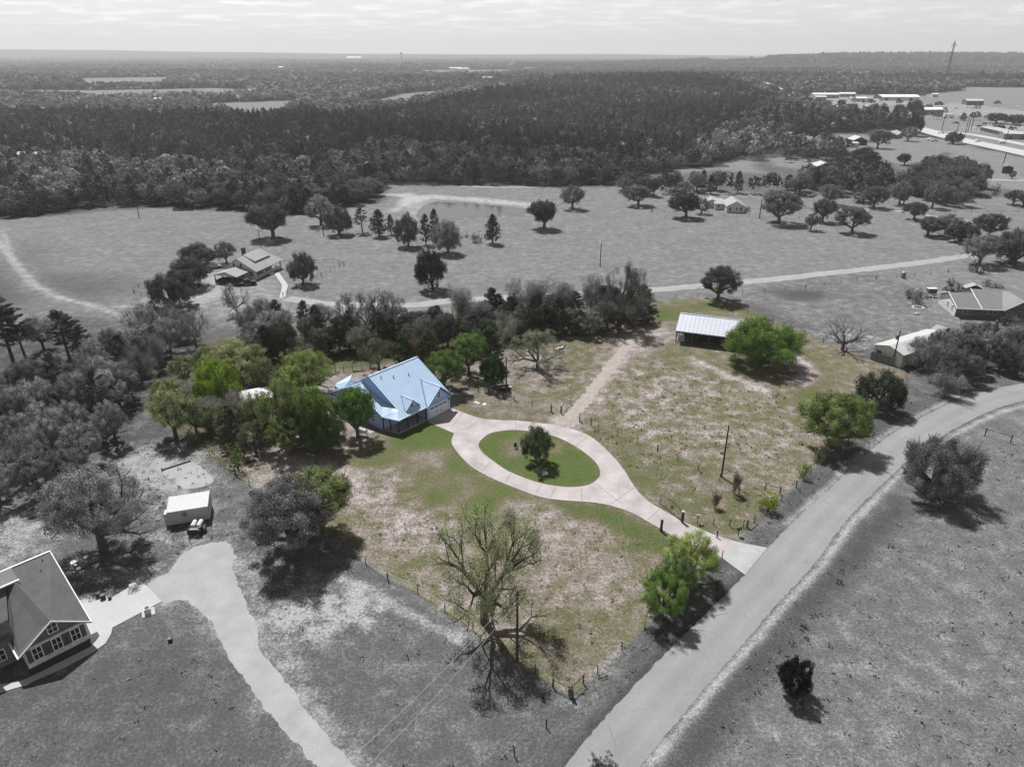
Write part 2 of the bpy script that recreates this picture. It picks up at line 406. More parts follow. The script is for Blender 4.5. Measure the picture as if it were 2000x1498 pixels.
def ground_mesh():
    ys = [-40.0]; y = -40.0
    while y < 27000:
        y += max(.62, .0086 * max(abs(y), 1)) if y < 420 else .011 * y
        ys.append(y)
    s = np.concatenate([np.linspace(-2.2, -.82, 40, endpoint=False), np.linspace(-.82, .82, 520, endpoint=False), np.linspace(.82, 2.2, 41)])
    Yg, Sg = np.meshgrid(np.array(ys), s, indexing='ij')
    Xg = Sg * (np.maximum(Yg, -30) + 48)
    Zg = terr(Xg, Yg)
    nr, nc = Yg.shape
    X, Y = Xg.ravel(), Yg.ravel()
    Z = Zg.ravel().copy()
    t = np.full(X.shape, .50); amp = np.full(X.shape, .42); tone = np.full(X.shape, .9)
    D = np.sqrt(X * X + Y * Y)
    def put(poly, tt=None, aa=None, to=None, feather=2.0, k=1.0):
        Wp = W(poly) if not isinstance(poly, np.ndarray) else poly
        x0, y0 = Wp.min(0) - feather * 2; x1, y1 = Wp.max(0) + feather * 2
        i = np.where((X > x0) & (X < x1) & (Y > y0) & (Y < y1))[0]
        if not len(i): return
        wob = feather * .5 * (np.sin(X[i] * .9 / feather + Y[i] * .37 / feather) + np.sin(Y[i] * 1.1 / feather - X[i] * .5 / feather + 1.3)) * .5
        w = smooth((sdf(Wp, X[i], Y[i]) + wob) / feather * .5 + .5) * k
        for arr, val in ((t, tt), (amp, aa), (tone, to)):
            if val is not None: arr[i] += (val - arr[i]) * w
    def line(pts, width, tt=None, aa=None, to=None, feather=.5, k=1.0):
        L = W(pts)
        x0, y0 = L.min(0) - width - 3; x1, y1 = L.max(0) + width + 3
        i = np.where((X > x0) & (X < x1) & (Y > y0) & (Y < y1))[0]
        if not len(i): return
        w = smooth((width / 2 - linedist(L, X[i], Y[i])) / feather * .5 + .5) * k
        for arr, val in ((t, tt), (amp, aa), (tone, to)):
            if val is not None: arr[i] += (val - arr[i]) * w
    # far country: woodland floor with fields in it
    far = smooth((D - 420) / 150)
    t += (.30 - t) * far; tone += (.50 - tone) * far
    t[:] = t + .10 * smooth((D - 2600) / 1500) * far
    for f in FIELDS_W: put(f, .62, .2, 1.2, 6.0)
    for f in BRIGHT: put(f, .86, .6, .95, 5.0)
    put(WOOD_W, .25, .2, .42, 5)
    # big pasture across the middle
    put([(-500, 440), (0, 430), (300, 405), (590, 420), (742, 394), (760, 362), (1200, 366), (1700, 385), (2200, 380), (2300, 560), (1900, 640), (1600, 600), (1395, 575), (1200, 592), (700, 640), (400, 620), (250, 600), (0, 640), (-300, 700)], .57, .30, 1.25, 4)
    put([(1640, 520), (1800, 560), (1860, 640), (1740, 700), (1600, 640), (1420, 578)], .56, .45, 1.10, 3)
    for q in ([(20, 540), (200, 535), (260, 560), (160, 600), (60, 590), (-60, 600)], [(-100, 480), (60, 500), (80, 560), (-100, 590)]):
        put(q, .46, .2, .82, 14, .8)
    put([(1500, 570), (1560, 562), (1620, 566), (1640, 580), (1590, 592), (1530, 588)], .45, .2, .80, 4, .8)
    put([(1520, 573), (1560, 569), (1600, 571), (1610, 580), (1580, 585), (1540, 583)], .36, .2, .76, 2, .8)
    line([(1495, 575), (1530, 590), (1590, 595), (1640, 588)], 2, .7, .3, 1.0, 2)
    put([(1460, 628), (1560, 640), (1700, 660), (1690, 690), (1560, 655), (1480, 645)], .68, .9, 1.0, 5, .9)
    # pale wheel tracks
    line([(-20, 440), (15, 500), (60, 560), (120, 590), (200, 606), (260, 622)], 7, .68, .4, 1.1, 4, .8)
    line([(-20, 445), (18, 505), (60, 556), (118, 584), (210, 600), (262, 600), (310, 570)], 1.4, .8, .4, 1.12, .8)
    line([(5, 450), (25, 505), (75, 560), (125, 582), (215, 608), (270, 630)], 1.4, .8, .4, 1.12, .8)
    # farmyard
    put([(395, 590), (430, 555), (500, 548), (560, 570), (560, 640), (420, 640)], .72, .3, 1.1, 4)
    put([(400, 520), (450, 540), (445, 570), (400, 600), (340, 600), (395, 565)], .85, .25, 1.1, 3)
    # pond surroundings
    line([(800, 400), (820, 388), (840, 384), (876, 387), (950, 392), (1028, 400), (1050, 410)], 9, .92, .5, 1.12, 3)
    line([(838, 392), (815, 405), (800, 425), (790, 436)], 6, .85, .5, 1.0, 3)
    put([(757, 381), (800, 379), (826, 383), (800, 398), (778, 414), (762, 414), (775, 398), (790, 388)], .95, .3, 1.15, 4)
    line([(740, 382), (760, 380), (800, 380)], 3, .9, .3, 1.1, 2)
    # roadside verges, big right field
    put([(1104, 1498), (1276, 1298), (1455, 1123), (1666, 910), (1870, 777), (1740, 780), (1600, 900), (1440, 1050), (1280, 1210), (1115, 1362), (960, 1498)], .46, .38, .80, 2)
    put([(1300, 1498), (1500, 1220), (1660, 1030), (1790, 910), (1960, 800), (2300, 750), (3000, 900), (3000, 2200), (1100, 2200)], .52, .42, 1.12, 4)
    line([(1330, 1498), (1430, 1360), (1560, 1200), (1680, 1070), (1760, 985)], 3.5, .36, .35, .62, 2, .8)
    line([(1265, 1498), (1330, 1418), (1415, 1318), (1475, 1250), (1520, 1195), (1606, 1104), (1660, 1025), (1722, 962), (1775, 912), (1862, 850), (1915, 822), (1960, 803), (2010, 790), (2150, 764)], 1.0, .93, .4, 1.02, .7)
    line([(1098, 1498), (1145, 1433), (1207, 1366), (1270, 1298), (1340, 1230), (1450, 1123)], .7, .3, .3, .5, .5, .7)
    line([(1535, 1023), (1595, 972), (1660, 908), (1712, 860), (1755, 832), (1806, 805), (1868, 775), (1935, 756)], 1.1, .85, .4, .98, .7)
    # lower left yard
    put([(-400, 1500), (-200, 900), (200, 880), (440, 880), (1115, 1362), (900, 1700), (-400, 1900)], .46, .50, .98, 4)
    put([(210, 880), (300, 870), (440, 960), (420, 1000), (470, 1040), (500, 1070), (300, 1110), (240, 1000), (190, 930)], .60, .9, .85, 4)
    put([(240, 890), (330, 872), (400, 900), (420, 940), (350, 965), (300, 940), (250, 930)], .93, .6, 1.0, 4, .9)
    put([(-200, 1000), (60, 990), (110, 1030), (60, 1080), (0, 1110), (-200, 1130)], .86, .9, .95, 5, .85)
    put([(90, 1120), (190, 1100), (230, 1140), (150, 1165), (90, 1140)], .62, .7, .85, 4)
    put([(520, 1160), (600, 1140), (700, 1150), (740, 1190), (690, 1215), (600, 1225), (560, 1262), (520, 1260), (505, 1200)], .84, 1.15, 1.0, 4)
    line([(655, 1128), (720, 1150), (780, 1190), (840, 1220), (900, 1250), (925, 1262)], 1.3, .9, .7, 1.0, .7)
    line([(310, 1130), (460, 1060), (500, 1200), (560, 1310), (640, 1420), (720, 1520)], 2.4, .75, .7, .9, 2)
    put(GRAVEL_OUT, .90, .45, .98, 2.2)
    put([(330, 1230), (420, 1290), (520, 1450), (560, 1560), (200, 1560), (-200, 1500), (-200, 1380), (180, 1300)], .45, .48, .84, 6)
    # ---- inside the property
    put(PROP_PX, .54, .48, 1.0, .6)
    put([(1120, 790), (1260, 690), (1420, 700), (1560, 760), (1640, 780), (1560, 890), (1480, 960), (1300, 900), (1150, 830)], .58, .68, 1.0, 5)
    put([(1140, 800), (1250, 720), (1400, 730), (1470, 790), (1380, 860), (1250, 850)], .62, .82, 1.0, 8, .8)
    put([(1260, 640), (1400, 690), (1560, 700), (1680, 760), (1600, 770), (1400, 720), (1240, 690)], .50, .45, .98, 6)
    put([(1210, 625), (1290, 600), (1400, 590), (1440, 604), (1330, 612), (1310, 640), (1250, 640)], .40, .35, .95, 4)
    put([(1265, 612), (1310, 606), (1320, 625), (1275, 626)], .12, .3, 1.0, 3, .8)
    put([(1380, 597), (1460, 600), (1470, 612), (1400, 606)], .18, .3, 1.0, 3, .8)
    line([(1560, 690), (1590, 720), (1580, 770), (1560, 780)], 5, .34, .3, .95, 4)
    line([(1350, 700), (1400, 725), (1450, 745), (1500, 768)], 1.8, .92, .7, 1.0, 1.2)
    line([(1545, 692), (1575, 715), (1580, 735), (1560, 748)], 3.6, .95, .6, 1.0, 2)
    put([(1230, 640), (1310, 625), (1325, 660), (1260, 690), (1215, 690)], .76, .5, 1.0, 4)
    put([(1130, 780), (1200, 830), (1300, 890), (1480, 960), (1500, 1010), (1440, 1055), (1330, 1010), (1260, 965), (1210, 890), (1150, 845)], .48, .6, .95, 3)
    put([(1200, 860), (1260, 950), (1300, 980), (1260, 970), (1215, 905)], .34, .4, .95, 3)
    put([(900, 790), (1000, 760), (1100, 790), (1080, 822), (950, 815), (890, 795)], .62, .4, .85, 3)
    put([(1000, 700), (1180, 640), (1215, 690), (1120, 790), (1000, 760)], .56, .7, .92, 4)
    put([(900, 700), (960, 650), (1080, 690), (1060, 740), (980, 770), (900, 770)], .70, .5, .85, 4)
    # yard front lawn
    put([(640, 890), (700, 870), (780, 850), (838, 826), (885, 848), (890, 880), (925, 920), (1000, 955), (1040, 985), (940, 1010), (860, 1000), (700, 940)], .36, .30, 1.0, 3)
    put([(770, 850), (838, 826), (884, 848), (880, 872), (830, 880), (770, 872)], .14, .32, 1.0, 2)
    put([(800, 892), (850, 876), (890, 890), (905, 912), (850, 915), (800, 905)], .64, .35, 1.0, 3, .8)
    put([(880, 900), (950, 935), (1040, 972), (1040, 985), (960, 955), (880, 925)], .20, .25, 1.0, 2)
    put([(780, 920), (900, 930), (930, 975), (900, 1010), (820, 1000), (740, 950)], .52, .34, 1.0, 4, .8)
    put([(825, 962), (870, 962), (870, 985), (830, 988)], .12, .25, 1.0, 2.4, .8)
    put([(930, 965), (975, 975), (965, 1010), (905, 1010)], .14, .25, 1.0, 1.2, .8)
    put([(640, 900), (760, 920), (840, 1000), (900, 1030), (860, 1110), (720, 1060), (620, 960)], .70, .75, .95, 3)
    put([(990, 975), (1060, 985), (1150, 1000), (1280, 1060), (1290, 1130), (1210, 1200), (1080, 1180), (1010, 1100), (960, 1010)], .65, .50, .97, 2.5)
    put([(700, 1060), (900, 1100), (1060, 1180), (1180, 1200), (1210, 1240), (1115, 1350), (900, 1210)], .60, .6, .95, 4)
    put([(1060, 1180), (1150, 1170), (1200, 1220), (1120, 1310), (1060, 1290)], .50, .4, .9, 3)
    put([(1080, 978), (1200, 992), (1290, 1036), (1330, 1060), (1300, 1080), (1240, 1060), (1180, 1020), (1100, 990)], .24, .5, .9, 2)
    put([(480, 905), (560, 880), (660, 900), (700, 940), (600, 960), (530, 940)], .86, .55, 1.0, 3)
    put([(430, 870), (500, 880), (540, 930), (500, 960), (400, 880)], .74, .6, .95, 3)
    put([(560, 760), (680, 700), (800, 700), (700, 760), (600, 800)], .74, .35, .85, 3)
    put([(640, 800), (700, 820), (740, 860), (700, 900), (650, 880)], .74, .4, .9, 3)
    for k in range(9):
        o = k * 22
        line([(1250 + o, 700 + k * 3), (1310 + o * .9, 760 + k * 6), (1330 + o * .7, 850 + k * 4), (1300 + o * .6, 905 + k * 5)], .5, .46, .5, .93, .6, .45)
    for k in range(8):
        o = k * 16
        line([(700 + o * .3, 890 + o), (800 + o * .5, 900 + o), (880 + o * .6, 940 + o * .9)], .4, .40, .3, .95, .6, .4)
    line([(1010, 700), (1060, 760), (1090, 800)], 1.0, .72, .4, 1, .8, .5)
    put(DRIVE_IN, .16, .42, 1.0, .6)
    put([(975, 865), (1000, 855), (1030, 858), (1035, 880), (1010, 900), (985, 890)], .62, .4, .95, 1.6, .85)
    put([(1070, 858), (1095, 862), (1100, 882), (1080, 885)], .64, .4, .95, 1.6, .85)
    put([(275, 803), (402, 664), (640, 660), (640, 690), (540, 760), (480, 860), (420, 880)], .48, .5, .6, 2, .9)
    put([(480, 690), (1230, 610), (1180, 650), (960, 690), (860, 700), (640, 716), (500, 730)], .34, .4, .5, 3, .9)
    put([(620, 700), (760, 690), (700, 730), (640, 730)], .35, .35, .9, 3, .8)
    put([(-200, 700), (200, 650), (400, 664), (275, 803), (330, 850), (180, 880), (0, 960), (-200, 980)], .5, .6, .62, 3, .9)
    line([((a[0] + b[0]) / 2, (a[1] + b[1]) / 2) for a, b in zip(TRACK_IN, TRACK_IN_R)], 4.6, .76, .6, 1.0, 1.6, .85)
    put([(1075, 822), (1130, 822), (1125, 838), (1088, 832)], .86, .5, 1.0, 1.5)
    # pond basin and bank
    pw = W(POND)
    i = np.where((X > pw[:, 0].min() - 30) & (X < pw[:, 0].max() + 30) & (Y > pw[:, 1].min() - 40) & (Y < pw[:, 1].max() + 40))[0]
    sd_ = sdf(pw, X[i], Y[i])
    Z[i] += -1.2 * smooth(sd_ / 4)
    tone[sdf(np.array(PROP), X, Y) > -1] *= 1.1
    V = np.stack([X, Y, Z], 1)
    idx = np.arange(nr * nc).reshape(nr, nc)
    F = np.stack([idx[:-1, :-1], idx[:-1, 1:], idx[1:, 1:], idx[1:, :-1]], -1).reshape(-1, 4)
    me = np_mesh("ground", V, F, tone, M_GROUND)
    for nm, arr in (('dry', t), ('patch', amp)):
        a = me.attributes.new(nm, 'FLOAT', 'POINT'); a.data.foreach_set('value', arr.astype(np.float32))
    me.shade_smooth()
    o = bpy.data.objects.new("ground", me); S.collection.objects.link(o)
    tag(o, "grass, bare soil and woodland floor reaching to the horizon", "ground", kind="structure")

def ground_mat():
    m, n, l = new_mat("grass_and_soil")
    out = n.new('ShaderNodeOutputMaterial')
    pos = n.new('ShaderNodeNewGeometry').outputs['Position']
    def att(k):
        a = n.new('ShaderNodeAttribute'); a.attribute_name = k; return a.outputs['Fac']
    n1 = noise(n, l, .10, 3, .6, pos)
    n2 = noise(n, l, .40, 7, .70, pos)
    n3 = noise(n, l, 2.6, 5, .72, pos)
    n4 = noise(n, l, 7.0, 3, .7, pos)
    a = math_(n, l, 'ADD', math_(n, l, 'MULTIPLY', math_(n, l, 'SUBTRACT', n1, .5), .8), math_(n, l, 'MULTIPLY', math_(n, l, 'SUBTRACT', n2, .5), 2.3))
    a = math_(n, l, 'ADD', a, math_(n, l, 'MULTIPLY', math_(n, l, 'SUBTRACT', n3, .5), 1.6))
    tt = math_(n, l, 'ADD', att('dry'), math_(n, l, 'MULTIPLY', a, att('patch')))
    tt = math_(n, l, 'ADD', tt, math_(n, l, 'MULTIPLY', math_(n, l, 'SUBTRACT', n4, .5), .45))
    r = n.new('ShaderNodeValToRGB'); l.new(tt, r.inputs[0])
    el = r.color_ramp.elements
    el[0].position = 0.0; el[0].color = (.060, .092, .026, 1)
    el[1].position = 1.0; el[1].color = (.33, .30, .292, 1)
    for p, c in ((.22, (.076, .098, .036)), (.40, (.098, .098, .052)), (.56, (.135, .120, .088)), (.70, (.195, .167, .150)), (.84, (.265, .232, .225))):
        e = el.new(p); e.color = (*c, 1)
    fine = maprange(n, l, n4, .3, .7, .62, 1.38)
    f2 = maprange(n, l, n3, .3, .7, .74, 1.26)
    f = math_(n, l, 'MULTIPLY', math_(n, l, 'MULTIPLY', fine, f2), att('var'))
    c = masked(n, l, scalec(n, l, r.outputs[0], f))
    b = n.new('ShaderNodeBsdfDiffuse'); l.new(c, b.inputs[0])
    bp = n.new('ShaderNodeBump'); bp.inputs['Strength'].default_value = .55; bp.inputs['Distance'].default_value = .12
    l.new(math_(n, l, 'ADD', n4, math_(n, l, 'MULTIPLY', n3, 2.0)), bp.inputs['Height']); l.new(bp.outputs[0], b.inputs['Normal'])
    l.new(b.outputs[0], out.inputs[0])
    return m
M_GROUND = ground_mat()
ground_mesh()

def catmull(pts, k=4, closed=False):
    out = []; n = len(pts)
    rng = range(n if closed else n - 1)
    for i in rng:
        p0, p1, p2, p3 = (pts[(i - 1) % n] if closed or i > 0 else pts[0]), pts[i], pts[(i + 1) % n], (pts[(i + 2) % n] if closed or i + 2 < n else pts[-1])
        for j in range(k):
            t = j / k
            out.append(tuple(.5 * ((2 * p1[a]) + (-p0[a] + p2[a]) * t + (2 * p0[a] - 5 * p1[a] + 4 * p2[a] - p3[a]) * t * t + (-p0[a] + 3 * p1[a] - 3 * p2[a] + p3[a]) * t ** 3) for a in (0, 1)))
    if not closed: out.append(tuple(pts[-1]))
    return out
def jitter(pts, amt, seed):
    r = random.Random(seed)
    return [(x + r.uniform(-amt, amt), y + r.uniform(-amt, amt)) for x, y in pts]
def ragged(pts, seed):
    r = random.Random(seed); out = []; n = len(pts); a = 0.0
    for i in range(n):
        a = a * .8 + r.gauss(0, .07)
        p, q = pts[i - 1], pts[(i + 1) % n]
        t = Vector((q[0] - p[0], q[1] - p[1]))
        if t.length < 1e-6: continue
        t.normalize(); w = max(-.3, min(.3, a))
        out.append((pts[i][0] - t.y * w, pts[i][1] + t.x * w))
    return out
def plate(name, outer, holes, z, th, mat, label, cat=None):
    loops = [[Vector((x, y, z)) for x, y in outer]] + [[Vector((x, y, z)) for x, y in h] for h in holes]
    tris = tessellate_polygon(loops)
    flat = [v for lp in loops for v in lp]
    mb = MB(); nv = len(flat)
    mb.v = [tuple(v) for v in flat] + [(v.x, v.y, v.z - th) for v in flat]
    mb.c = [1.0] * (2 * nv)
    for t in tris:
        a, b, c = [flat[i] for i in t]
        up = (b - a).cross(c - a).z > 0
        mb.f.append(tuple(t) if up else tuple(reversed(t)))
    s = 0
    for lp in loops:
        k = len(lp)
        for i in range(k):
            j = (i + 1) % k
            mb.f.append((s + i, s + j, nv + s + j, nv + s + i))
        s += k
    o = mb.build(name, mat)
    tag(o, label, cat or name.replace('_', ' '), kind='structure')
    return o
def strip(name, line_w, width, z, mat, label, seed=0, jit=.25, zf=None):
    pts = catmull([tuple(p) for p in line_w], 8)
    mb = MB(); r = random.Random(seed)
    L, R = [], []
    for i, p in enumerate(pts):
        a = pts[max(i - 1, 0)]; b = pts[min(i + 1, len(pts) - 1)]
        d = Vector((b[0] - a[0], b[1] - a[1])).normalized(); nn = Vector((-d.y, d.x))
        wl_, wr = width / 2 + r.uniform(-jit, jit), width / 2 + r.uniform(-jit, jit)
        za = z if zf is None else z + float(zf(p[0], p[1]))
        L.append((p[0] + nn.x * wl_, p[1] + nn.y * wl_, za)); R.append((p[0] - nn.x * wr, p[1] - nn.y * wr, za))
    for i in range(len(pts) - 1):
        mb.face([R[i], R[i + 1], L[i + 1], L[i]])
    o = mb.build(name, mat)
    return tag(o, label, name.replace('_', ' '), kind='structure')

def resample(pts, n):
    p = np.array(pts, float); d = np.concatenate([[0], np.cumsum(np.hypot(*(p[1:] - p[:-1]).T))])
    t = np.linspace(0, d[-1], n)
    q = np.stack([np.interp(t, d, p[:, 0]), np.interp(t, d, p[:, 1])], 1)
    for _ in range(60):
        q[1:-1] = (q[:-2] + 2 * q[1:-1] + q[2:]) / 4
    return q
RL, RR = resample(W(ROAD_L), 320), resample(W(ROAD_R), 320)
road_outline = [tuple(p) for p in RL] + [tuple(p) for p in RR[::-1]]
def build_road():
    """the carriageway as a loft between its two edges; 'var' holds the wear left by wheels"""
    r = np.random.default_rng(4); n, k = len(RL), 25
    f = np.linspace(0, 1, k)
    wear = 1 + .055 * (np.exp(-((f - .26) / .07) ** 2) + np.exp(-((f - .74) / .07) ** 2)) - .06 * np.exp(-((f - .5) / .09) ** 2) - .04 * np.exp(-((f - .02) / .05) ** 2)
    V, C = [], []
    for i in range(n):
        jl, jr = r.uniform(-.12, .10), r.uniform(-.12, .10)
        d = RR[i] - RL[i]; d /= np.hypot(*d)
        a, b = RL[i] - d * jl, RR[i] + d * jr
        for q in range(k):
            p = a + (b - a) * f[q]
            V.append((p[0], p[1], .03 + .05 * (1 - (2 * f[q] - 1) ** 2))); C.append(wear[q] * (1 + .02 * math.sin(i * .21) + r.normal(0, .012)))
    idx = np.arange(n * k).reshape(n, k)
    F = np.stack([idx[:-1, :-1], idx[:-1, 1:], idx[1:, 1:], idx[1:, :-1]], -1).reshape(-1, 4)
    me = np_mesh("asphalt_road", V, F, C, M_ASPH)
    o = bpy.data.objects.new("asphalt_road", me); S.collection.objects.link(o)
    if me.polygons[0].normal.z < 0: me.flip_normals()
    tag(o, "worn grey country road curving past the property", "asphalt road", kind='structure')
build_road()
# hairline cracks and tar repairs
mbc = MB(); rc = random.Random(12)
for k in range(18):
    i = rc.randrange(20, 300); f0 = rc.uniform(.08, .9); p = Vector(RL[i]).lerp(Vector(RR[i]), f0)
    ang = rc.uniform(0, 6.28)
    for s_ in range(rc.randrange(3, 7)):
        ang += rc.uniform(-.6, .6); q = p + Vector((math.cos(ang), math.sin(ang))) * rc.uniform(.25, .6)
        nn = Vector((-(q - p).y, (q - p).x)).normalized() * rc.uniform(.012, .025)
        if sdf(np.array(road_outline), np.array([q.x]), np.array([q.y]))[0] < .5: break
        mbc.face([(*(p - nn), .088), (*(q - nn), .088), (*(q + nn), .088), (*(p + nn), .088)])
        p = q
tag(mbc.build("road_cracks", surf("crack_tar", g(.11), .9)), "dark cracks wandering over the country road", "road cracks", kind='structure')
inner = catmull([tuple(p) for p in W(DRIVE_IN)], 4, True)
wo_ = [tuple(p) for p in W(DRIVE_OUT)]
outer = catmull(wo_[:21], 3) + catmull(wo_[21:44], 3) + wo_[44:]
plate("driveway", outer, [inner], .065, .09, M_CONC, "pale concrete driveway looping round an oval lawn")
mb = MB()
for (a, b) in (((1007, 822), (1008, 841)), ((905, 806), (880, 838)), ((1058, 945), (1046, 967)), ((1086, 950), (1075, 974)), ((1135, 951), (1137, 980)), ((1150, 851), (1124, 872)), ((1240, 952), (1190, 987)), ((1290, 994), (1262, 1018)), ((1360, 1031), (1340, 1058)), ((1160, 942), (1215, 985)), ((940, 817), (910, 842)), ((1000, 924), (985, 944)), ((960, 900), (940, 922))):
    A, B = P(*a), P(*b); d = Vector((B[0] - A[0], B[1] - A[1])).normalized() * .06
    A = (A[0] + d.x * 4, A[1] + d.y * 4); B = (B[0] - d.x * 4, B[1] - d.y * 4)
    mb.face([(A[0] - d.y, A[1] + d.x, .070), (A[0] + d.y, A[1] - d.x, .070), (B[0] + d.y, B[1] - d.x, .070), (B[0] - d.y, B[1] + d.x, .070)])
tag(mb.build("driveway_joints", M_JOINT), "saw-cut joints across the concrete driveway", "driveway joints", kind='structure')
def inset(pts, d):
    out = []; n = len(pts)
    ar = sum(pts[i][0] * pts[(i + 1) % n][1] - pts[(i + 1) % n][0] * pts[i][1] for i in range(n))
    sg = 1 if ar > 0 else -1
    for i in range(n):
        a, b = pts[i - 1], pts[(i + 1) % n]
        t = Vector((b[0] - a[0], b[1] - a[1])).normalized()
        out.append((pts[i][0] - t.y * d * sg, pts[i][1] + t.x * d * sg))
    return out
plate("gravel_yard", ragged(catmull([tuple(p) for p in W(GRAVEL_OUT)], 14, True), 5), [], .022, .04, M_GRAVEL, "pale gravel drive widening into a yard at lower left")
plate("dug_plot", jitter(catmull([tuple(p) for p in W([(319, 922), (372, 903), (396, 915), (417, 940), (366, 956), (340, 940)])], 5, True), .15, 8), [], .03, .04, M_GRAVEL, "pale dug plot of soil above the container", "dug plot")
plate("concrete_apron", [tuple(p) for p in W(APRON)], [], .075, .09, M_CONC_G, "white concrete apron and curved walk beside the shingled house")
strip("farm_road", W(FARM_ROAD), 4.2, .026, M_DIRT, "pale dirt road crossing the pasture behind the property", 1)
strip("farm_walk", W(WALK), 1.5, .034, M_CONC_G, "narrow pale walk from the farmhouse porch", 2, .05)
tk = (W(TRACK_IN) + W(TRACK_IN_R)) / 2
strip("sandy_track", tk, 2.5, .018, M_TRACK, "sandy track running from the driveway up to the open barn", 4, .35)
strip("pasture_track", W(RIGHT_TRACK), 3.0, .026, M_DIRT, "pale track among the scattered oaks at right", 6)
strip("side_road", W(SIDE_ROAD), 4.5, .04, M_GRAVEL, "thin white lane at the far right edge", 7)
strip("back_road", W(BACK_ROAD), 2.5, .03, M_GRAVEL, "thin pale lane in front of the wood beyond the pond", 8)
M_HWY = surf("highway_asphalt", g(.40), .9, ns=.05, na=.08, fine=1, fa=.05, coord='World')
strip("highway", W(HIGHWAY), 17, .25, M_HWY, "wide highway running through the far town", 9, .1, zf=terr)
strip("frontage_road", W([(1850, 258), (1900, 264), (2000, 283), (2150, 315)]), 9, .15, M_HWY, "road along the far side of the town highway", 10, .1, zf=terr)
FARHWY = [(752, 121), (762, 124), (770, 126.5), (778, 129)]
strip("far_road", W(FARHWY), 30, 1.2, M_GRAVEL, "pale strip of road near the horizon", 11, 1, zf=terr)

def water_mat():
    m, n, l = new_mat("pond_water")
    out = n.new('ShaderNodeOutputMaterial'); b = n.new('ShaderNodeBsdfPrincipled')
    b.inputs['Base Color'].default_value = (.035, .035, .035, 1); b.inputs['Roughness'].default_value = .08
    b.inputs['Specular IOR Level'].default_value = .5
    pos = n.new('ShaderNodeNewGeometry').outputs['Position']
    bp = n.new('ShaderNodeBump'); bp.inputs['Strength'].default_value = .25; bp.inputs['Distance'].default_value = .1
    l.new(noise(n, l, .8, 3, .6, pos), bp.inputs['Height']); l.new(bp.outputs[0], b.inputs['Normal'])
    l.new(b.outputs[0], out.inputs[0]); return m
plate("pond_water", catmull([tuple(p) for p in W(POND)], 4, True), [], -.02, .01, water_mat(), "calm grey farm pond", "water")
# ================================================================ BUILDINGS
def metal(name, col, mask=False):
    return surf(name, col, .42, metal=0.0, ns=.6, na=.05, fine=6, fa=.03, spec=.55)
M_ROOFB = metal("pale_blue_metal_roof", (.43, .555, .73))
M_BLUE = surf("blue_siding", (.36, .50, .80), .7, ns=.8, na=.05, fine=9, fa=.04)
M_BLUE_TRIM = surf("pale_blue_trim", (.60, .70, .88), .6, na=.04)
M_ROOFW = surf("pale_metal_roof", (.44, .45, .51), .5, ns=.35, na=.05, fine=5, fa=.03, spec=.5)
M_BARNDARK = surf("barn_frame", (.10, .10, .13), .8)
M_SHINGLE = surf("asphalt_shingle", g(.105), .95, ns=.7, na=.16, fine=9, fa=.30)
M_SHINGLE_L = surf("pale_shingle", g(.30), .95, ns=.5, na=.10, fine=7, fa=.15)
M_SHINGLE_M = surf("mid_shingle", g(.17), .95, ns=.5, na=.10, fine=7, fa=.2)
M_STONE = surf("pale_stone", g(.62), .9, ns=1.6, na=.30, fine=5, fa=.15)
M_SIDING_D = surf("dark_siding", g(.16), .8)
M_SIDING = surf("grey_siding", g(.55), .8)
M_SHUT = surf("shutter", g(.09), .7)
M_BRICKD = surf("dark_brick", g(.045), .9)
M_WHITE_ROOF = surf("white_metal_roof", g(.42), .5, na=.05, fa=.02, spec=.4)

def seamed(mb, pts, th, step=.60, c=1.0, rib=.05, cr=1.26, base=.90):
    """roof plane pts = [eave0, eave1, ridge1, ridge0]; standing seams run eave to ridge"""
    mb.slab(pts, th, base * c)
    e0, e1, r1, r0 = [Vector(p) for p in pts]
    if (r1 - r0).length < 1e-3 and (e1 - e0).length < 1e-3: return
    nrm = (e1 - e0).cross(r0 - e0)
    if nrm.length < 1e-6: nrm = (e1 - e0).cross(r1 - e0)
    nrm.normalize()
    if nrm.z < 0: nrm = -nrm
    n = max(2, int(max((e1 - e0).length, (r1 - r0).length) / step))
    ed = (e1 - e0)
    if ed.length < 1e-6: ed = r1 - r0
    ed.normalize()
    for i in range(n + 1):
        t = i / n
        a = e0.lerp(e1, t); b = r0.lerp(r1, t)
        if (b - a).length < .25: continue
        a0, a1 = a - ed * rib, a + ed * rib; b0, b1 = b - ed * rib, b + ed * rib
        up = nrm * .06; lo = nrm * .004
        mb.hexa([a0 + lo, a1 + lo, b1 + lo, b0 + lo, a0 + up, a1 + up, b1 + up, b0 + up], cr * c)

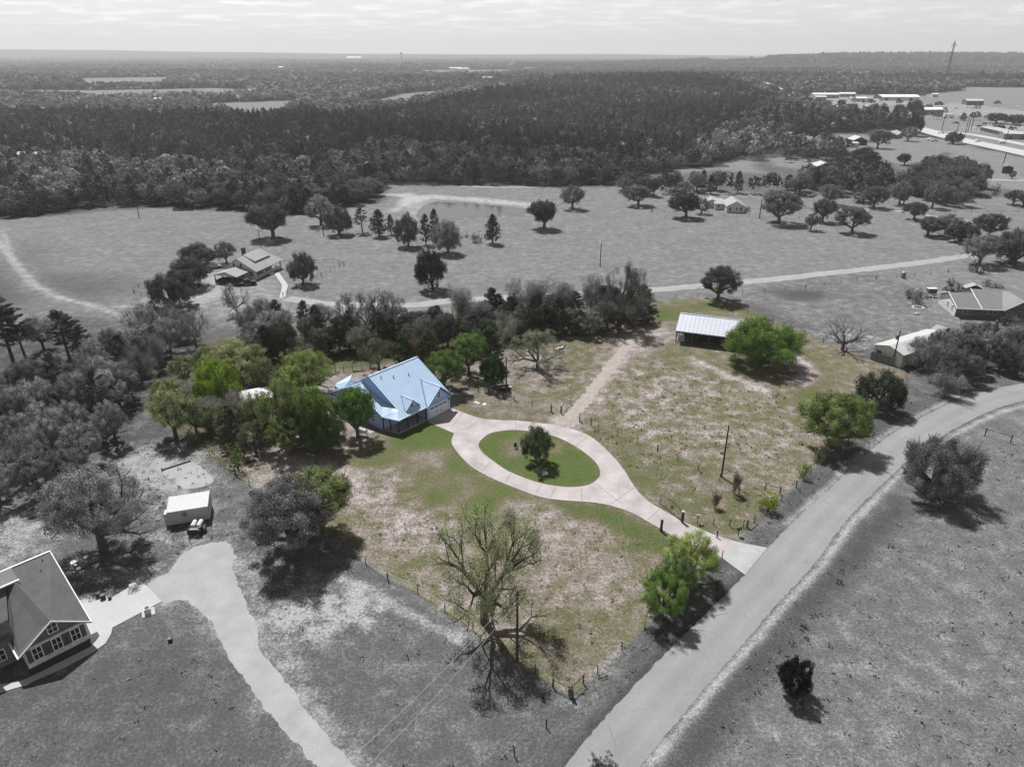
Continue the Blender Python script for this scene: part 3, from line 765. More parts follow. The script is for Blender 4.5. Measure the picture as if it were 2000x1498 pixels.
def window(parent, p0, u, w, h, mat_frame, nrm, muntin=True, name="window", shutters=None, label=None):
    """window in the plane through p0 (lower left), u = unit direction, up = z, nrm = outward"""
    p0, u, nrm = Vector(p0), Vector(u), Vector(nrm)
    Z = Vector((0, 0, 1)); t = min(.09, w * .12)
    f = MB()
    def bar(a0, a1, z0, z1, d0, d1):
        q = []
        for zz_ in (z0, z1):
            for (aa, dd) in ((a0, d0), (a1, d0), (a1, d1), (a0, d1)):
                q.append(p0 + u * aa + nrm * dd + Z * zz_)
        f.hexa(q)
    bar(-t, w + t, -t, 0, -.02, .06); bar(-t, w + t, h, h + t, -.02, .06)
    bar(-t, 0, 0, h, -.02, .06); bar(w, w + t, 0, h, -.02, .06)
    if muntin:
        m = .03
        bar(w / 2 - m, w / 2 + m, 0, h, .012, .04); bar(0, w / 2 - m, h / 2 - m, h / 2 + m, .012, .04); bar(w / 2 + m, w, h / 2 - m, h / 2 + m, .012, .04)
    fo = f.build(name, mat_frame, parent, label=label)
    gl = MB(); q = []
    for zz_ in (0, h):
        for (aa, dd) in ((0, -.02), (w, -.02), (w, .01), (0, .01)):
            q.append(p0 + u * aa + nrm * dd + Z * zz_)
    gl.hexa(q); gl.build("pane", M_GLASS, fo)
    if shutters:
        for a0, a1 in ((-t - .5, -t - .02), (w + t + .02, w + t + .5)):
            s = MB(); q = []
            for zz_ in (-.05, h + .05):
                for (aa, dd) in ((a0, -.01), (a1, -.01), (a1, .05), (a0, .05)):
                    q.append(p0 + u * aa + nrm * dd + Z * zz_)
            s.hexa(q); s.build("shutter", shutters, parent)
    return fo

def wallbox(mb, u0, u1, v0, v1, ze, zr=None, axis='v', c=1.0, z0=0.0):
    """walls with gable ends; ridge runs along axis"""
    mb.face([(u0, v0, z0), (u1, v0, z0), (u1, v0, ze), (u0, v0, ze)], c); mb.face([(u1, v1, z0), (u0, v1, z0), (u0, v1, ze), (u1, v1, ze)], c)
    mb.face([(u0, v1, z0), (u0, v0, z0), (u0, v0, ze), (u0, v1, ze)], c); mb.face([(u1, v0, z0), (u1, v1, z0), (u1, v1, ze), (u1, v0, ze)], c)
    if zr:
        if axis == 'v':
            m = (u0 + u1) / 2
            mb.face([(u0, v0, ze), (u1, v0, ze), (m, v0, zr)], c); mb.face([(u1, v1, ze), (u0, v1, ze), (m, v1, zr)], c)
        else:
            m = (v0 + v1) / 2
            mb.face([(u0, v1, ze), (u0, v0, ze), (u0, m, zr)], c); mb.face([(u1, v0, ze), (u1, v1, ze), (u1, m, zr)], c)

# ---------------------------------------------------------------- blue house
def blue_house():
    ox, oy, _ = P(779.5, 847)
    h = thing("house", "blue house with pale blue standing-seam metal roof, dormer and garage gable beside the looping driveway", "house", (ox, oy, 0), math.radians(50))
    RV, RZ, EZ = 8.5, 8.0, 2.8
    sl = (RZ - EZ) / (RV + .3)
    zf = lambda v: EZ + sl * (v + .3)
    w = MB()
    # main body with high gable ends
    w.face([(1.35, 3, 0), (6.7, 3, 0), (6.7, 3, zf(3) - .12), (1.35, 3, zf(3) - .12)])
    w.face([(1.35, 17.0, 0), (1.35, 3, 0), (1.35, 3, zf(3) - .12), (1.35, RV, RZ - .12), (1.35, 17, EZ + .1)])
    w.face([(12.45, 0, 0), (12.45, 17.0, 0), (12.45, 17.0, EZ + .1), (12.45, RV, RZ - .12), (12.45, 0, zf(0) - .12)])
    w.face([(12.45, 17.0, 0), (1.35, 17.0, 0), (1.35, 17.0, EZ + .1), (12.45, 17.0, EZ + .1)])
    # garage block
    w.face([(6.75, -.05, 0), (12.45, -.05, 0), (12.45, -.05, 2.75), (9.8, -.05, 5.35), (6.75, -.05, 2.75)])
    w.face([(6.75, 3, 0), (6.75, -.05, 0), (6.75, -.05, 2.75), (6.75, 3, 2.75)])
    # lower wing
    w.face([(-.95, 3.1, 0), (1.34, 3.1, 0), (1.34, 3.1, 2.85), (-.95, 3.1, 2.85)])
    w.face([(-.95, 17.4, 0), (-.95, 3.1, 0), (-.95, 3.1, 2.85), (-.95, 10.5, 6.15), (-.95, 17.4, 2.85)])
    w.face([(1.34, 17.4, 0), (-.95, 17.4, 0), (-.95, 17.4, 2.85), (1.34, 17.4, 2.85)])
    w.build("wall", M_BLUE, h)
    r = MB()
    seamed(r, [(1.15, -.3, EZ), (12.75, -.3, EZ), (12.75, RV, RZ), (1.15, RV, RZ)], .12)
    seamed(r, [(12.75, 17.3, EZ), (1.15, 17.3, EZ), (1.15, RV, RZ), (12.75, RV, RZ)], .12)
    r.box(1.1, 12.8, RV - .12, RV + .12, RZ + .0, RZ + .09, 1.15)
    roof = r.build("roof", M_ROOFB, h)
    # garage cross gable
    r = MB()
    seamed(r, [(6.35, -.6, 2.78), (6.35, -.6, 2.78), (9.8, 4.6, 5.72), (9.8, -.6, 5.72)], .1) if False else None
    vl = lambda z: (z - EZ) / sl - .3          # where the main slope has height z
    for s in (-1, 1):
        e = 9.8 + s * 3.25
        ez, rz = 2.80, 5.62
        pts = [(e, -.6, ez), (e, vl(ez) + .02, ez + .03), (9.8, vl(rz), rz), (9.8, -.6, rz)]
        r.slab(pts, .1, .86)
        n = 9
        for i in range(n + 1):
            v = -.6 + (vl(rz) + .6) * i / n
            # seam from ridge down to eave or valley
            b = Vector((9.8, v, rz)); tt = 1.0
            if v > vl(ez): tt = max(0, (rz - (EZ + sl * (v + .3))) / (rz - ez))
            a = Vector((9.8 + s * 3.25 * tt, v, rz - (rz - ez) * tt))
            if tt < .05: continue
            r.hexa([a + Vector((0, -.045, .01)), a + Vector((0, .045, .01)), b + Vector((0, .045, .01)), b + Vector((0, -.045, .01)), a + Vector((0, -.045, .075)), a + Vector((0, .045, .075)), b + Vector((0, .045, .075)), b + Vector((0, -.045, .075))], 1.32)
    r.box(9.72, 9.88, -.62, vl(5.62), 5.63, 5.70, 1.15)
    for s in (-1, 1):
        a, b = Vector((9.8 + s * 3.25, vl(2.8), 2.86)), Vector((9.8, vl(5.62), 5.70)); sd_ = Vector((s * .17, .05, .02))
        r.hexa([a - sd_, a + sd_, b + sd_, b - sd_, a - sd_ + Vector((0, 0, .05)), a + sd_ + Vector((0, 0, .05)), b + sd_ + Vector((0, 0, .05)), b - sd_ + Vector((0, 0, .05))], .42)
    r.build("garage_roof", M_ROOFB, h)
    # dormer
    d = MB()
    d.face([(2.5, .62, zf(.62)), (5.3, .62, zf(.62)), (5.3, .62, 3.42), (3.9, .62, 4.78), (2.5, .62, 3.42)])
    dm = d.build("dormer", M_BLUE, h)
    r = MB()
    for s in (-1, 1):
        e = 3.9 + s * 1.7; ez, rz = 3.30, 4.95
        r.slab([(e, .35, ez), (e, vl(ez), ez + .03), (3.9, vl(rz), rz), (3.9, .35, rz)], .08, .86)
        for i in range(6):
            v = .35 + (vl(rz) - .35) * i / 6
            tt = 1.0 if v < vl(ez) else max(0, (rz - (EZ + sl * (v + .3))) / (rz - ez))
            if tt < .08: continue
            a = Vector((3.9 + s * 1.7 * tt, v, rz - (rz - ez) * tt)); b = Vector((3.9, v, rz))
            r.hexa([a + Vector((0, -.04, .01)), a + Vector((0, .04, .01)), b + Vector((0, .04, .01)), b + Vector((0, -.04, .01)), a + Vector((0, -.04, .07)), a + Vector((0, .04, .07)), b + Vector((0, .04, .07)), b + Vector((0, -.04, .07))], 1.32)
    for s in (-1, 1):
        a, b = Vector((3.9 + s * 1.7, vl(3.3), 3.34)), Vector((3.9, vl(4.95), 5.0)); sd_ = Vector((s * .12, .04, .02))
        r.hexa([a - sd_, a + sd_, b + sd_, b - sd_, a - sd_ + Vector((0, 0, .05)), a + sd_ + Vector((0, 0, .05)), b + sd_ + Vector((0, 0, .05)), b - sd_ + Vector((0, 0, .05))], .42)
    r.box(3.82, 3.98, .33, vl(4.95), 4.96, 5.03, 1.25)
    r.build("dormer_roof", M_ROOFB, dm)
    f = MB(); f.box(3.55, 4.25, .54, .60, 3.45, 3.53); f.box(3.55, 4.25, .54, .60, 4.12, 4.2); f.box(3.55, 3.63, .54, .60, 3.53, 4.12); f.box(4.17, 4.25, .54, .60, 3.53, 4.12); f.box(3.63, 4.17, .575, .60, 3.53, 4.12, .1); f.build("dormer_window", M_WHITEB, dm)
    # lower wing roof
    r = MB()
    seamed(r, [(-1.15, 2.75, 2.8), (1.33, 2.75, 2.8), (1.33, 10.5, 6.3), (-1.15, 10.5, 6.3)], .1)
    seamed(r, [(1.33, 17.7, 2.8), (-1.15, 17.7, 2.8), (-1.15, 10.5, 6.3), (1.33, 10.5, 6.3)], .1)
    r.box(-1.2, 1.3, 10.4, 10.6, 6.3, 6.38, 1.12)
    r.build("wing_roof", M_ROOFB, h)
    # porch hip at the corner
    r = MB()
    seamed(r, [(-.35, -.3, 2.8), (1.13, -.3, 2.8), (1.13, 1.45, 3.83), (1.10, 1.45, 3.83)], .08, .42)
    seamed(r, [(-1.25, 2.7, 2.8), (-.35, -.3, 2.8), (1.12, 1.45, 3.83), (1.12, 1.47, 3.83)], .08, .42)
    seamed(r, [(1.12, 5.2, 4.02), (-1.2, 2.74, 2.84), (1.12, 1.50, 3.83), (1.12, 1.52, 3.83)], .06, .5, 0.95)
    r.build("porch_roof", M_ROOFB, h)
    # small hip roof of the back porch, seen past the wing
    def lc(px, py, z):
        X, Y, _ = P(px, py, z); c, s_ = math.cos(math.radians(50)), math.sin(math.radians(50))
        return Vector(((X - ox) * c + (Y - oy) * s_, -(X - ox) * s_ + (Y - oy) * c, z))
    r = MB(); tip, top_, rt_ = lc(669, 762, 2.6), lc(683, 742, 4.3), lc(700, 747, 4.0)
    r.slab([tip, top_, rt_, rt_ + Vector((.3, -1.2, -1.2))], .08, 1.2)
    r.slab([top_, tip, tip + Vector((.4, 3.2, 0)), top_ + Vector((1.8, 1.6, 0))], .08, 1.1)
    r.build("back_porch_roof", M_ROOFB, h)
    for q_ in (tip + Vector((.25, .1, 0)), tip + Vector((.6, 2.9, 0))):
        p = MB(); p.box(q_.x - .07, q_.x + .07, q_.y - .07, q_.y + .07, 0, 2.52); p.build("porch_post", M_BLACK, h)
    for x, y in ((0, 0), (-.5, 1.55), (-.92, 2.92), (2.2, 0), (4.4, 0), (6.55, 0)):
        p = MB(); p.box(x - .08, x + .08, y - .08, y + .08, .15, 2.72); p.build("porch_post", M_BLACK, h)
    p = MB(); p.slab([(-.15, -.2, .16), (6.74, -.2, .16), (6.74, 2.98, .16), (-.9, 2.98, .16)], .14); p.build("porch_floor", M_CONC, h)
    for x, y in ((5.2, 6.6), (8.3, 6.0), (3.0, 7.4)):
        q = MB(); q.tube((x, y, zf(y) - .1), (x, y, zf(y) + .45), .07, n=8); q.tube((x, y, zf(y) - .05), (x, y, zf(y) + .1), .16, .09, 8); q.build("vent_pipe", M_BLACK, roof)
    q = MB(); q.box(-.35, 6.35, -.44, -.31, 2.66, 2.80); q.build("gutter", M_WHITEB, h)
    q = MB(); q.box(6.42, 6.52, -.62, -.5, .1, 2.7); q.build("downpipe", M_WHITEB, h)
    # garage door and its lites
    gd = MB()
    gd.box(7.35, 11.75, -.14, -.06, 0.02, 2.2)
    for k in range(1, 4): gd.box(7.37, 11.73, -.155, -.142, .55 * k - .02, .55 * k + .01, .75)
    gd = gd.build("garage_door", M_WHITEB, h)
    for k in range(4):
        q = MB(); x = 7.55 + k * 1.05
        q.box(x, x + .85, -.17, -.145, 1.75, 2.02); q.build("pane", M_GLASS, gd)
    for x in (9.0, 10.1):
        q = MB(); q.box(x - .06, x + .06, -.19, -.158, .72, .98); q.build("handle", M_BLACK, gd)
    t = MB(); t.box(7.2, 7.33, -.15, -.06, 0, 2.35); t.box(11.77, 11.9, -.15, -.06, 0, 2.35); t.box(7.33, 11.77, -.15, -.06, 2.22, 2.35); t.build("door_frame", M_BLUE_TRIM, h)
    for x in (6.72, 12.3):
        t = MB(); t.box(x, x + .19, -.12, -.055, 0, 2.7); t.build("corner_trim", M_WHITEB, h)
    window(h, (9.55, -.06, 3.35), (1, 0, 0), .55, 1.1, M_WHITEB, (0, -1, 0))
    lm = MB(); lm.box(12.05, 12.2, -.3, -.13, 2.05, 2.4); lm.tube((12.12, -.2, 2.4), (12.12, -.2, 2.52), .09, .02, 6); lm.build("wall_lantern", M_BLACK, h)
    # front door, porch windows
    dr = MB(); dr.box(3.4, 4.35, 2.88, 2.985, .17, 2.3); dr.build("front_door", M_BRICKD, h)
    for x in (1.8, 5.2): window(h, (x, 2.98, .9), (1, 0, 0), .95, 1.3, M_WHITEB, (0, -1, 0))
    for y in (5.0, 8.4): window(h, (-.96, y + .9, 1.0), (0, -1, 0), .9, 1.2, M_WHITEB, (-1, 0, 0))
    window(h, (12.46, 6.0, 1.0), (0, 1, 0), 1.0, 1.2, M_WHITEB, (1, 0, 0))
    # fascia
    t = MB(); t.box(1.15, 6.4, -.36, -.305, 2.62, 2.86, 1); t.build("fascia", M_WHITEB, h)
    return h
blue_house()

def open_barn():
    ox, oy, _ = P(1319, 668.4)
    b = thing("barn", "open-sided pole barn with pale metal roof in the top corner of the field", "barn", (ox, oy, 0), math.radians(-20.5))
    u0, u1, v0, v1, vr = -.15, 14.6, -.6, 10.6, 5.0
    ze, zr = 3.0, 5.4
    r = MB()
    seamed(r, [(u0, v0, ze), (u1, v0, ze), (u1, vr, zr), (u0, vr, zr)], .10, .9, rib=.012, cr=1.0, base=1.0)
    seamed(r, [(u1, v1, ze + .15), (u0, v1, ze + .15), (u0, vr, zr), (u1, vr, zr)], .10, .9, rib=.012, cr=1.0, base=.97)
    r.box(u0, u1, vr - .2, vr + .2, zr - .02, zr + .06, .93)
    ro = r.build("roof", M_ROOFW, b)
    for k in range(3):
        q = MB(); x = 2.2 + k * 3.9
        q.box(x, x + 2.6, vr + .55, vr + .80, zr - .23, zr + .10); q.build("ridge_vent", M_SIDING_D, ro)
    for v in (0.0, 5.0, 10.2):
        for u in (.1, 3.7, 7.3, 10.9, 14.4):
            q = MB(); q.box(u - .09, u + .09, v - .09, v + .09, 0, (ze - .05 if v < 1 else (zr - .2 if v < 6 else ze))); q.build("post", M_BARNDARK, b)
    q = MB(); q.box(u0 + .05, u1 - .05, -.5, -.42, ze - .42, ze - .02); q.build("front_beam", M_BARNDARK, b)
    q = MB(); q.box(.0, .06, 0, 10.2, 2.4, 3.0); q.face([(0, 0, 3.0), (0, 10.2, 3.0), (0, 5, 5.2)]); q.face([(.06, 10.2, 3.0), (.06, 0, 3.0), (.06, 5, 5.2)]); q.build("gable_wall", M_ROOFW, b)
    q = MB(); q.box(.1, 14.5, 10.22, 10.30, 0, 3.05); q.build("back_wall", M_BARNDARK, b)
    q = MB(); q.box(14.42, 14.5, 0, 10.2, 0, 3.0); q.face([(14.5, 0, 3.0), (14.5, 10.2, 3.0), (14.5, 5, 5.2)]); q.build("end_wall", M_BARNDARK, b)
    for (a, c_) in (((.1, .1, .2), (.1, 3.0, 2.9)), ((.1, 3.0, .2), (.1, .1, 2.9)), ((.1, .1, 1.5), (.1, 10, 1.5))):
        q = MB(); q.tube(a, c_, .05); q.build("brace", M_WOODG, b)
    q = MB(); q.box(.5, 13.8, 5.5, 10, .02, .04, 1); q.build("floor", M_WOOD, b)
    # stored things, each its own
    def loc(u, v):
        c, s = math.cos(math.radians(-20.5)), math.sin(math.radians(-20.5))
        return (ox + u * c - v * s, oy + u * s + v * c, 0)
    t = thing("tractor", "dark tractor parked in the shade under the pole barn roof", "tractor", loc(4.6, 2.4), math.radians(60))
    for (x, y, rr, ww) in ((-.9, -.75, .62, .3), (-.9, .75, .62, .3), (.9, -.6, .38, .2), (.9, .6, .38, .2)):
        q = MB(); q.tube((x, y - ww / 2, rr), (x, y + ww / 2, rr), rr, n=16); q.build("wheel", M_RUBBER, t)
    q = MB(); q.box(-.4, 1.3, -.3, .3, .6, 1.15); q.box(-1.1, -.4, -.4, .4, .6, .95); q.build("body", M_BARNDARK, t)
    q = MB(); q.box(-1.2, -.1, -.55, .55, 2.0, 2.06); [q.tube((x, y, .9), (x, y, 2.0), .03) for x in (-1.1, -.2) for y in (-.5, .5)]; q.build("canopy", M_BLACK, t)
    t = thing("feed_rack", "pale sheet panel leaning at the left end of the pole barn", "panel", loc(1.0, 1.2), math.radians(-20.5))
    q = MB(); q.slab([(-.5, -.6, .03), (.9, -.1, .03), (.7, .1, 1.4), (-.4, -.4, 1.6)], .05, vertical=True); q.build("sheet", M_ROOFW, t)
    for a_, b_ in (((-.5, -.62, 0), (-.42, -.42, 1.7)), ((.95, -.1, 0), (.75, .1, 1.5))):
        q = MB(); q.tube(a_, b_, .03); q.build("stile", M_WOODG, t)
open_barn()

def left_house():
    ox, oy, _ = P(177, 1246)
    h = thing("house", "shingled brick house with dark gables and shuttered windows cut off by the left edge", "house", (ox, oy, 0), math.radians(47))
    L = -6.1
    w = MB()
    w.face([(L, 0, 0), (0, 0, 0), (0, 0, 2.6), (L, 0, 2.6)]); w.face([(0, 0, 0), (0, 11, 0), (0, 11, 2.6), (0, 0, 2.6)])
    w.face([(L, 2.4, 0), (L, 0, 0), (L, 0, 2.6), (L, 2.4, 2.6)])
    w.face([(0, 14, 0), (-22, 14, 0), (-22, 14, 2.6), (0, 14, 2.6)]); w.face([(0, 11, 0), (0, 14, 0), (0, 14, 2.6), (0, 11, 2.6)])
    w.face([(-22, 14, 0), (-22, 2.4, 0), (-22, 2.4, 2.6), (-22, 14, 2.6)])
    w.build("wall", M_STONE, h)
    w = MB()
    w.face([(L, .03, 2.6), (0, .03, 2.6), (-3.05, .03, 5.0)]); w.box(L, 0, -.03, .03, 2.62, 2.95)
    w.face([(-22, 2.4, 0), (L, 2.4, 0), (L, 2.4, 5.4), (-22, 2.4, 5.4)])
    w.face([(0, 1, 2.6), (0, 14, 2.6), (0, 9.7, 6.4), (0, 5.0, 4.6)])
    w.face([(-22, 9.6, 5.2), (-.9, 9.6, 5.2), (-.9, 9.6, 6.3), (-22, 9.6, 6.3)])
    w.build("gable", M_SIDING_D, h)
    r = MB()
    # main roof (ridge along u) and the wing's two slopes
    rz, rv = 6.7, 9.7
    r.slab([(.35, -.9, 2.72), (.35, rv, rz), (-4.2, rv, rz), (-3.05, 4.5, 5.15), (-3.05, -.9, 5.15)], .14)
    r.slab([(L - .55, -.9, 2.6), (-3.05, -.9, 5.15), (-3.05, 4.5, 5.15), (-4.2, rv, rz), (L - .5, 2.0, 2.7)], .14)
    r.slab([(L - .48, 2.0, 3.55), (-4.2, 9.68, rz), (-22, 9.68, rz), (-22, 2.0, 3.55)], .14)
    r.slab([(.35, rv, rz), (.35, 14.6, 2.6), (-22, 14.6, 2.6), (-22, rv, rz)], .14)
    ro = r.build("roof", M_SHINGLE, h)
    q = MB()
    q.slab([(L - .62, -.98, 2.72), (-3.05, -.98, 5.27), (-3.05, -.9, 5.27), (L - .62, -.9, 2.72)], .16)
    q.slab([(.43, -.98, 2.84), (-3.05, -.98, 5.27), (-3.05, -.9, 5.27), (.43, -.9, 2.84)], .16)
    q.slab([(.36, -.9, 2.78), (.46, -.9, 2.78), (.46, rv, rz + .06), (.36, rv, rz + .06)], .2)
    q.box(L - .72, L - .57, -.95, 2.4, 2.5, 2.66); q.box(-22, .4, rv - .1, rv + .1, rz + .01, rz + .09)
    q.build("fascia", M_WHITE, h)
    q = MB(); q.slab([(-3.6, 7.4, 6.35), (-3.6, 9.5, 6.85), (-22, 9.5, 6.85), (-22, 7.4, 6.35)], .10); q.build("dormer_roof", M_SHINGLE_M, ro)
    q = MB(); q.box(-22, -3.5, 7.2, 7.38, 6.22, 6.40); q.build("gutter", M_WHITE, ro)
    # small bright metal awning roof at the image edge
    q = MB(); q.slab([(-11, 1.3, 5.0), (-7.6, 1.3, 5.0), (-7.6, 4.2, 6.3), (-11, 4.2, 6.3)], .08); q.build("awning_roof", M_WHITE_ROOF, h)
    for x in (-5.35, -3.45, -1.6):
        window(h, (x, -.02, .75), (1, 0, 0), .8, 1.5, M_WHITE, (0, -1, 0), shutters=M_SHUT)
    window(h, (-3.45, -.02, 3.15), (1, 0, 0), .85, 1.1, M_WHITE, (0, -1, 0))
    for x in (-9.6, -8.3, -11.2): window(h, (x, 2.38, .9), (1, 0, 0), .9, 1.3, M_WHITE, (0, -1, 0))
    window(h, (-8.9, 2.38, 3.2), (1, 0, 0), 1.0, 1.2, M_WHITE, (0, -1, 0))
    gdr = MB(); gdr.box(.005, .07, 5.6, 10.4, .05, 2.3); gdr.build("garage_door", M_WHITE, h)
    q = MB(); q.box(-12.2, -11.5, 10.5, 11.3, 5.5, 7.7); q.box(-12.3, -11.4, 10.4, 11.4, 7.7, 7.8); q.build("chimney", M_BRICKD, ro)
    for (x, y) in ((-.7, 8.9), (-1.3, 7.6), (-1.2, 6.3)):
        q = MB(); z = 2.72 + (rz - 2.72) * (y + .9) / (rv + .9); q.tube((x, y, z - .1), (x, y, z + .3), .06, n=8); q.build("vent_pipe", M_BLACK, ro)
    q = MB(); q.slab([(L - .6, -2.2, .03), (.9, -2.2, .03), (.4, -.02, .03), (L, -.02, .03)], .03); q.build("flower_bed", M_WOOD, h)
left_house()

def farmhouse():
    ox, oy, _ = P(503, 544.5)
    h = thing("house", "white porch-fronted farmhouse with shed dormer, brick chimney and open carport in the middle pasture", "house", (ox, oy, 0), math.radians(73.6))
    w = MB()
    w.face([(-1, 0.05, 0), (-1, 10, 0), (-1, 10, 2.6), (-1, 5.2, 5.7), (-1, .05, 2.6)][::-1]); w.face([(10, 1.6, 0), (10, 10, 0), (10, 10, 2.6), (10, 5.2, 5.7), (10, 1.6, 3.4)])
    w.face([(-1, 2.2, 0), (10, 2.2, 0), (10, 2.2, 3.5), (-1, 2.2, 3.5)]); w.face([(10, 10, 0), (-1, 10, 0), (-1, 10, 2.6), (10, 10, 2.6)])
    w.face([(2.6, 2.4, 3.2), (9.6, 2.4, 3.2), (9.6, 2.4, 4.5), (2.6, 2.4, 4.5)]); w.face([(2.6, 5, 3.2), (2.6, 2.4, 3.2), (2.6, 2.4, 4.5), (2.6, 5, 5.7)]); w.face([(9.6, 2.4, 3.2), (9.6, 5, 3.2), (9.6, 5, 5.7), (9.6, 2.4, 4.5)])
    w.box(-1, 12.1, -.1, .05, 0, .85); w.box(12, 12.12, .05, 2.2, 0, .85)
    w.build("wall", M_SIDING, h)
    r = MB()
    r.slab([(-1.4, -1.0, 2.5), (12.4, -1.0, 2.5), (10.6, 5.2, 5.9), (-1.4, 5.2, 5.9)], .12)
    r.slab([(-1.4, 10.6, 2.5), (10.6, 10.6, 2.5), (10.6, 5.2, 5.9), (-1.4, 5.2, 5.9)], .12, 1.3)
    ro = r.build("roof", M_SHINGLE_L, h)
    r = MB(); r.slab([(2.2, 1.7, 4.45), (10.0, 1.7, 4.45), (10.0, 5.4, 6.15), (2.2, 5.4, 6.15)], .12); r.build("dormer_roof", M_SHINGLE_L, h)
    for x in (2.9, 5.2, 7.5): window(h, (x, 2.38, 3.75), (1, 0, 0), 1.9, .6, M_WHITE, (0, -1, 0), muntin=False)
    window(h, (-1.02, 4.6, 3.3), (0, -1, 0), .8, 1.1, M_WHITE, (-1, 0, 0), False); window(h, (-1.02, 7.0, 3.3), (0, -1, 0), .8, 1.1, M_WHITE, (-1, 0, 0), False)
    window(h, (-1.02, 1.7, 1.0), (0, -1, 0), 1.3, 1.3, M_WHITE, (-1, 0, 0), True)
    for x in (-.8, 3.3, 7.2, 11.9):
        q = MB(); q.box(x - .22, x + .22, -.3, .1, 0, 2.45); q.build("porch_column", M_SIDING, h)
    q = MB(); q.box(4.4, 6.0, -1.5, -.12, 0, .45); q.build("porch_steps", M_SIDING, h)
    for x in (0, 3.9, 8.0): window(h, (x, 2.17, .8), (1, 0, 0), 1.6, 1.5, M_WHITE, (0, -1, 0), True)
    q = MB(); q.box(4.2, 5.2, 6.5, 7.3, 4.5, 7.3); q.box(4.1, 5.3, 6.4, 7.4, 7.3, 7.45); q.build("chimney", M_BRICKD, ro)
    cpt = MB()
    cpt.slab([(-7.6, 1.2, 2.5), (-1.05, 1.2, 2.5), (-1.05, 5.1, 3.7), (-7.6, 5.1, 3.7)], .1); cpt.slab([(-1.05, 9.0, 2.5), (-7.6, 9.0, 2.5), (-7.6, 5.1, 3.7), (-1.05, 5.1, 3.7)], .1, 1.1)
    cpt.build("carport_roof", M_SHINGLE_L, h)
    q = MB(); q.face([(-7.4, 1.4, 2.4), (-7.4, 8.8, 2.4), (-7.4, 5.1, 3.55)][::-1]); q.build("carport_gable", M_SIDING, h)
    for v in (1.5, 8.7):
        for u in (-7.3, -4.2):
            q = MB(); q.box(u - .1, u + .1, v - .1, v + .1, 0, 2.45); q.build("carport_post", M_BLACK, h)
farmhouse()

def right_house():
    ox, oy, _ = P(1867, 618)
    h = thing("house", "long dark-shingled ranch house with pale trim by the right edge", "house", (ox, oy, 0), math.radians(-8.3))
    w = MB()
    wallbox(w, -.3, 5.0, 0, 10.4, 2.55, 4.5, 'u', 1.0)
    w.build("wall", M_SIDING_D, h)
    w = MB(); wallbox(w, 5.02, 24, .3, 13.4, 2.6, 5.1, 'u'); wallbox(w, 10.6, 17.0, -.6, 6, 2.6, 4.9, 'v')
    w.build("main_wall", M_SIDING_D, h)
    w = MB(); w.slab([(-.34, 0, 0), (-.34, 10.4, 0), (-.34, 10.4, 2.5), (-.34, 5.2, 4.4), (-.34, 0, 2.5)], .03, vertical=True); w.build("gable_wall", M_SIDING, h)
    r = MB()
    r.slab([(-.8, -1.2, 2.5), (5.0, -1.2, 2.5), (5.0, 5.2, 4.65), (-.8, 5.2, 4.65)], .12); r.slab([(-.8, 11.2, 2.5), (5.0, 11.2, 2.5), (5.0, 5.2, 4.65), (-.8, 5.2, 4.65)], .12)
    r.slab([(4.9, -1.3, 2.55), (24.5, -1.3, 2.55), (24.5, 6.9, 5.25), (4.9, 6.9, 5.25)], .12); r.slab([(4.9, 14.2, 2.55), (24.5, 14.2, 2.55), (24.5, 6.9, 5.25), (4.9, 6.9, 5.25)], .12)
    r.build("roof", M_SHINGLE_M, h)
    r = MB()
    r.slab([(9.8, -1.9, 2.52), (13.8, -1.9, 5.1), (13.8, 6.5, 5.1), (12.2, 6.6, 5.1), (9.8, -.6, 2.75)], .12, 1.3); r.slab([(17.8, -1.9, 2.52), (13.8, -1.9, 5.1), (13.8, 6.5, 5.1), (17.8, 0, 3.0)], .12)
    r.build("wing_roof", M_SHINGLE_M, h)
    q = MB()
    q.slab([(-.9, -1.3, 2.66), (-.8, -1.3, 2.66), (-.8, 5.2, 4.82), (-.9, 5.2, 4.82)], .2); q.slab([(-.95, 11.2, 2.66), (-.8, 11.2, 2.66), (-.8, 5.2, 4.82), (-.9, 5.2, 4.82)], .2)
    q.slab([(4.84, -1.4, 2.7), (4.95, -1.4, 2.7), (4.95, 6.9, 5.42), (4.84, 6.9, 5.42)], .2)
    q.box(-.9, 5, -1.35, -1.22, 2.35, 2.55); q.box(5.1, 9.8, -1.45, -1.32, 2.4, 2.6)
    q.build("fascia", M_WHITE, h)
    for x in (1.3, 2.35): window(h, (x, -.02, .8), (1, 0, 0), .9, 1.3, M_SIDING, (0, -1, 0))
    for x in (6.2, 7.3, 8.4): window(h, (x, .28, .9), (1, 0, 0), .9, 1.2, M_SIDING, (0, -1, 0))
    for y in (2.6, 5.4): window(h, (-.38, y, .9), (0, -1, 0), .8, 1.3, M_WHITE, (-1, 0, 0))
    for x in (11.4, 13.6, 15.4): window(h, (x, -.62, .8), (1, 0, 0), .9, 1.3, M_SIDING, (0, -1, 0))
right_house()

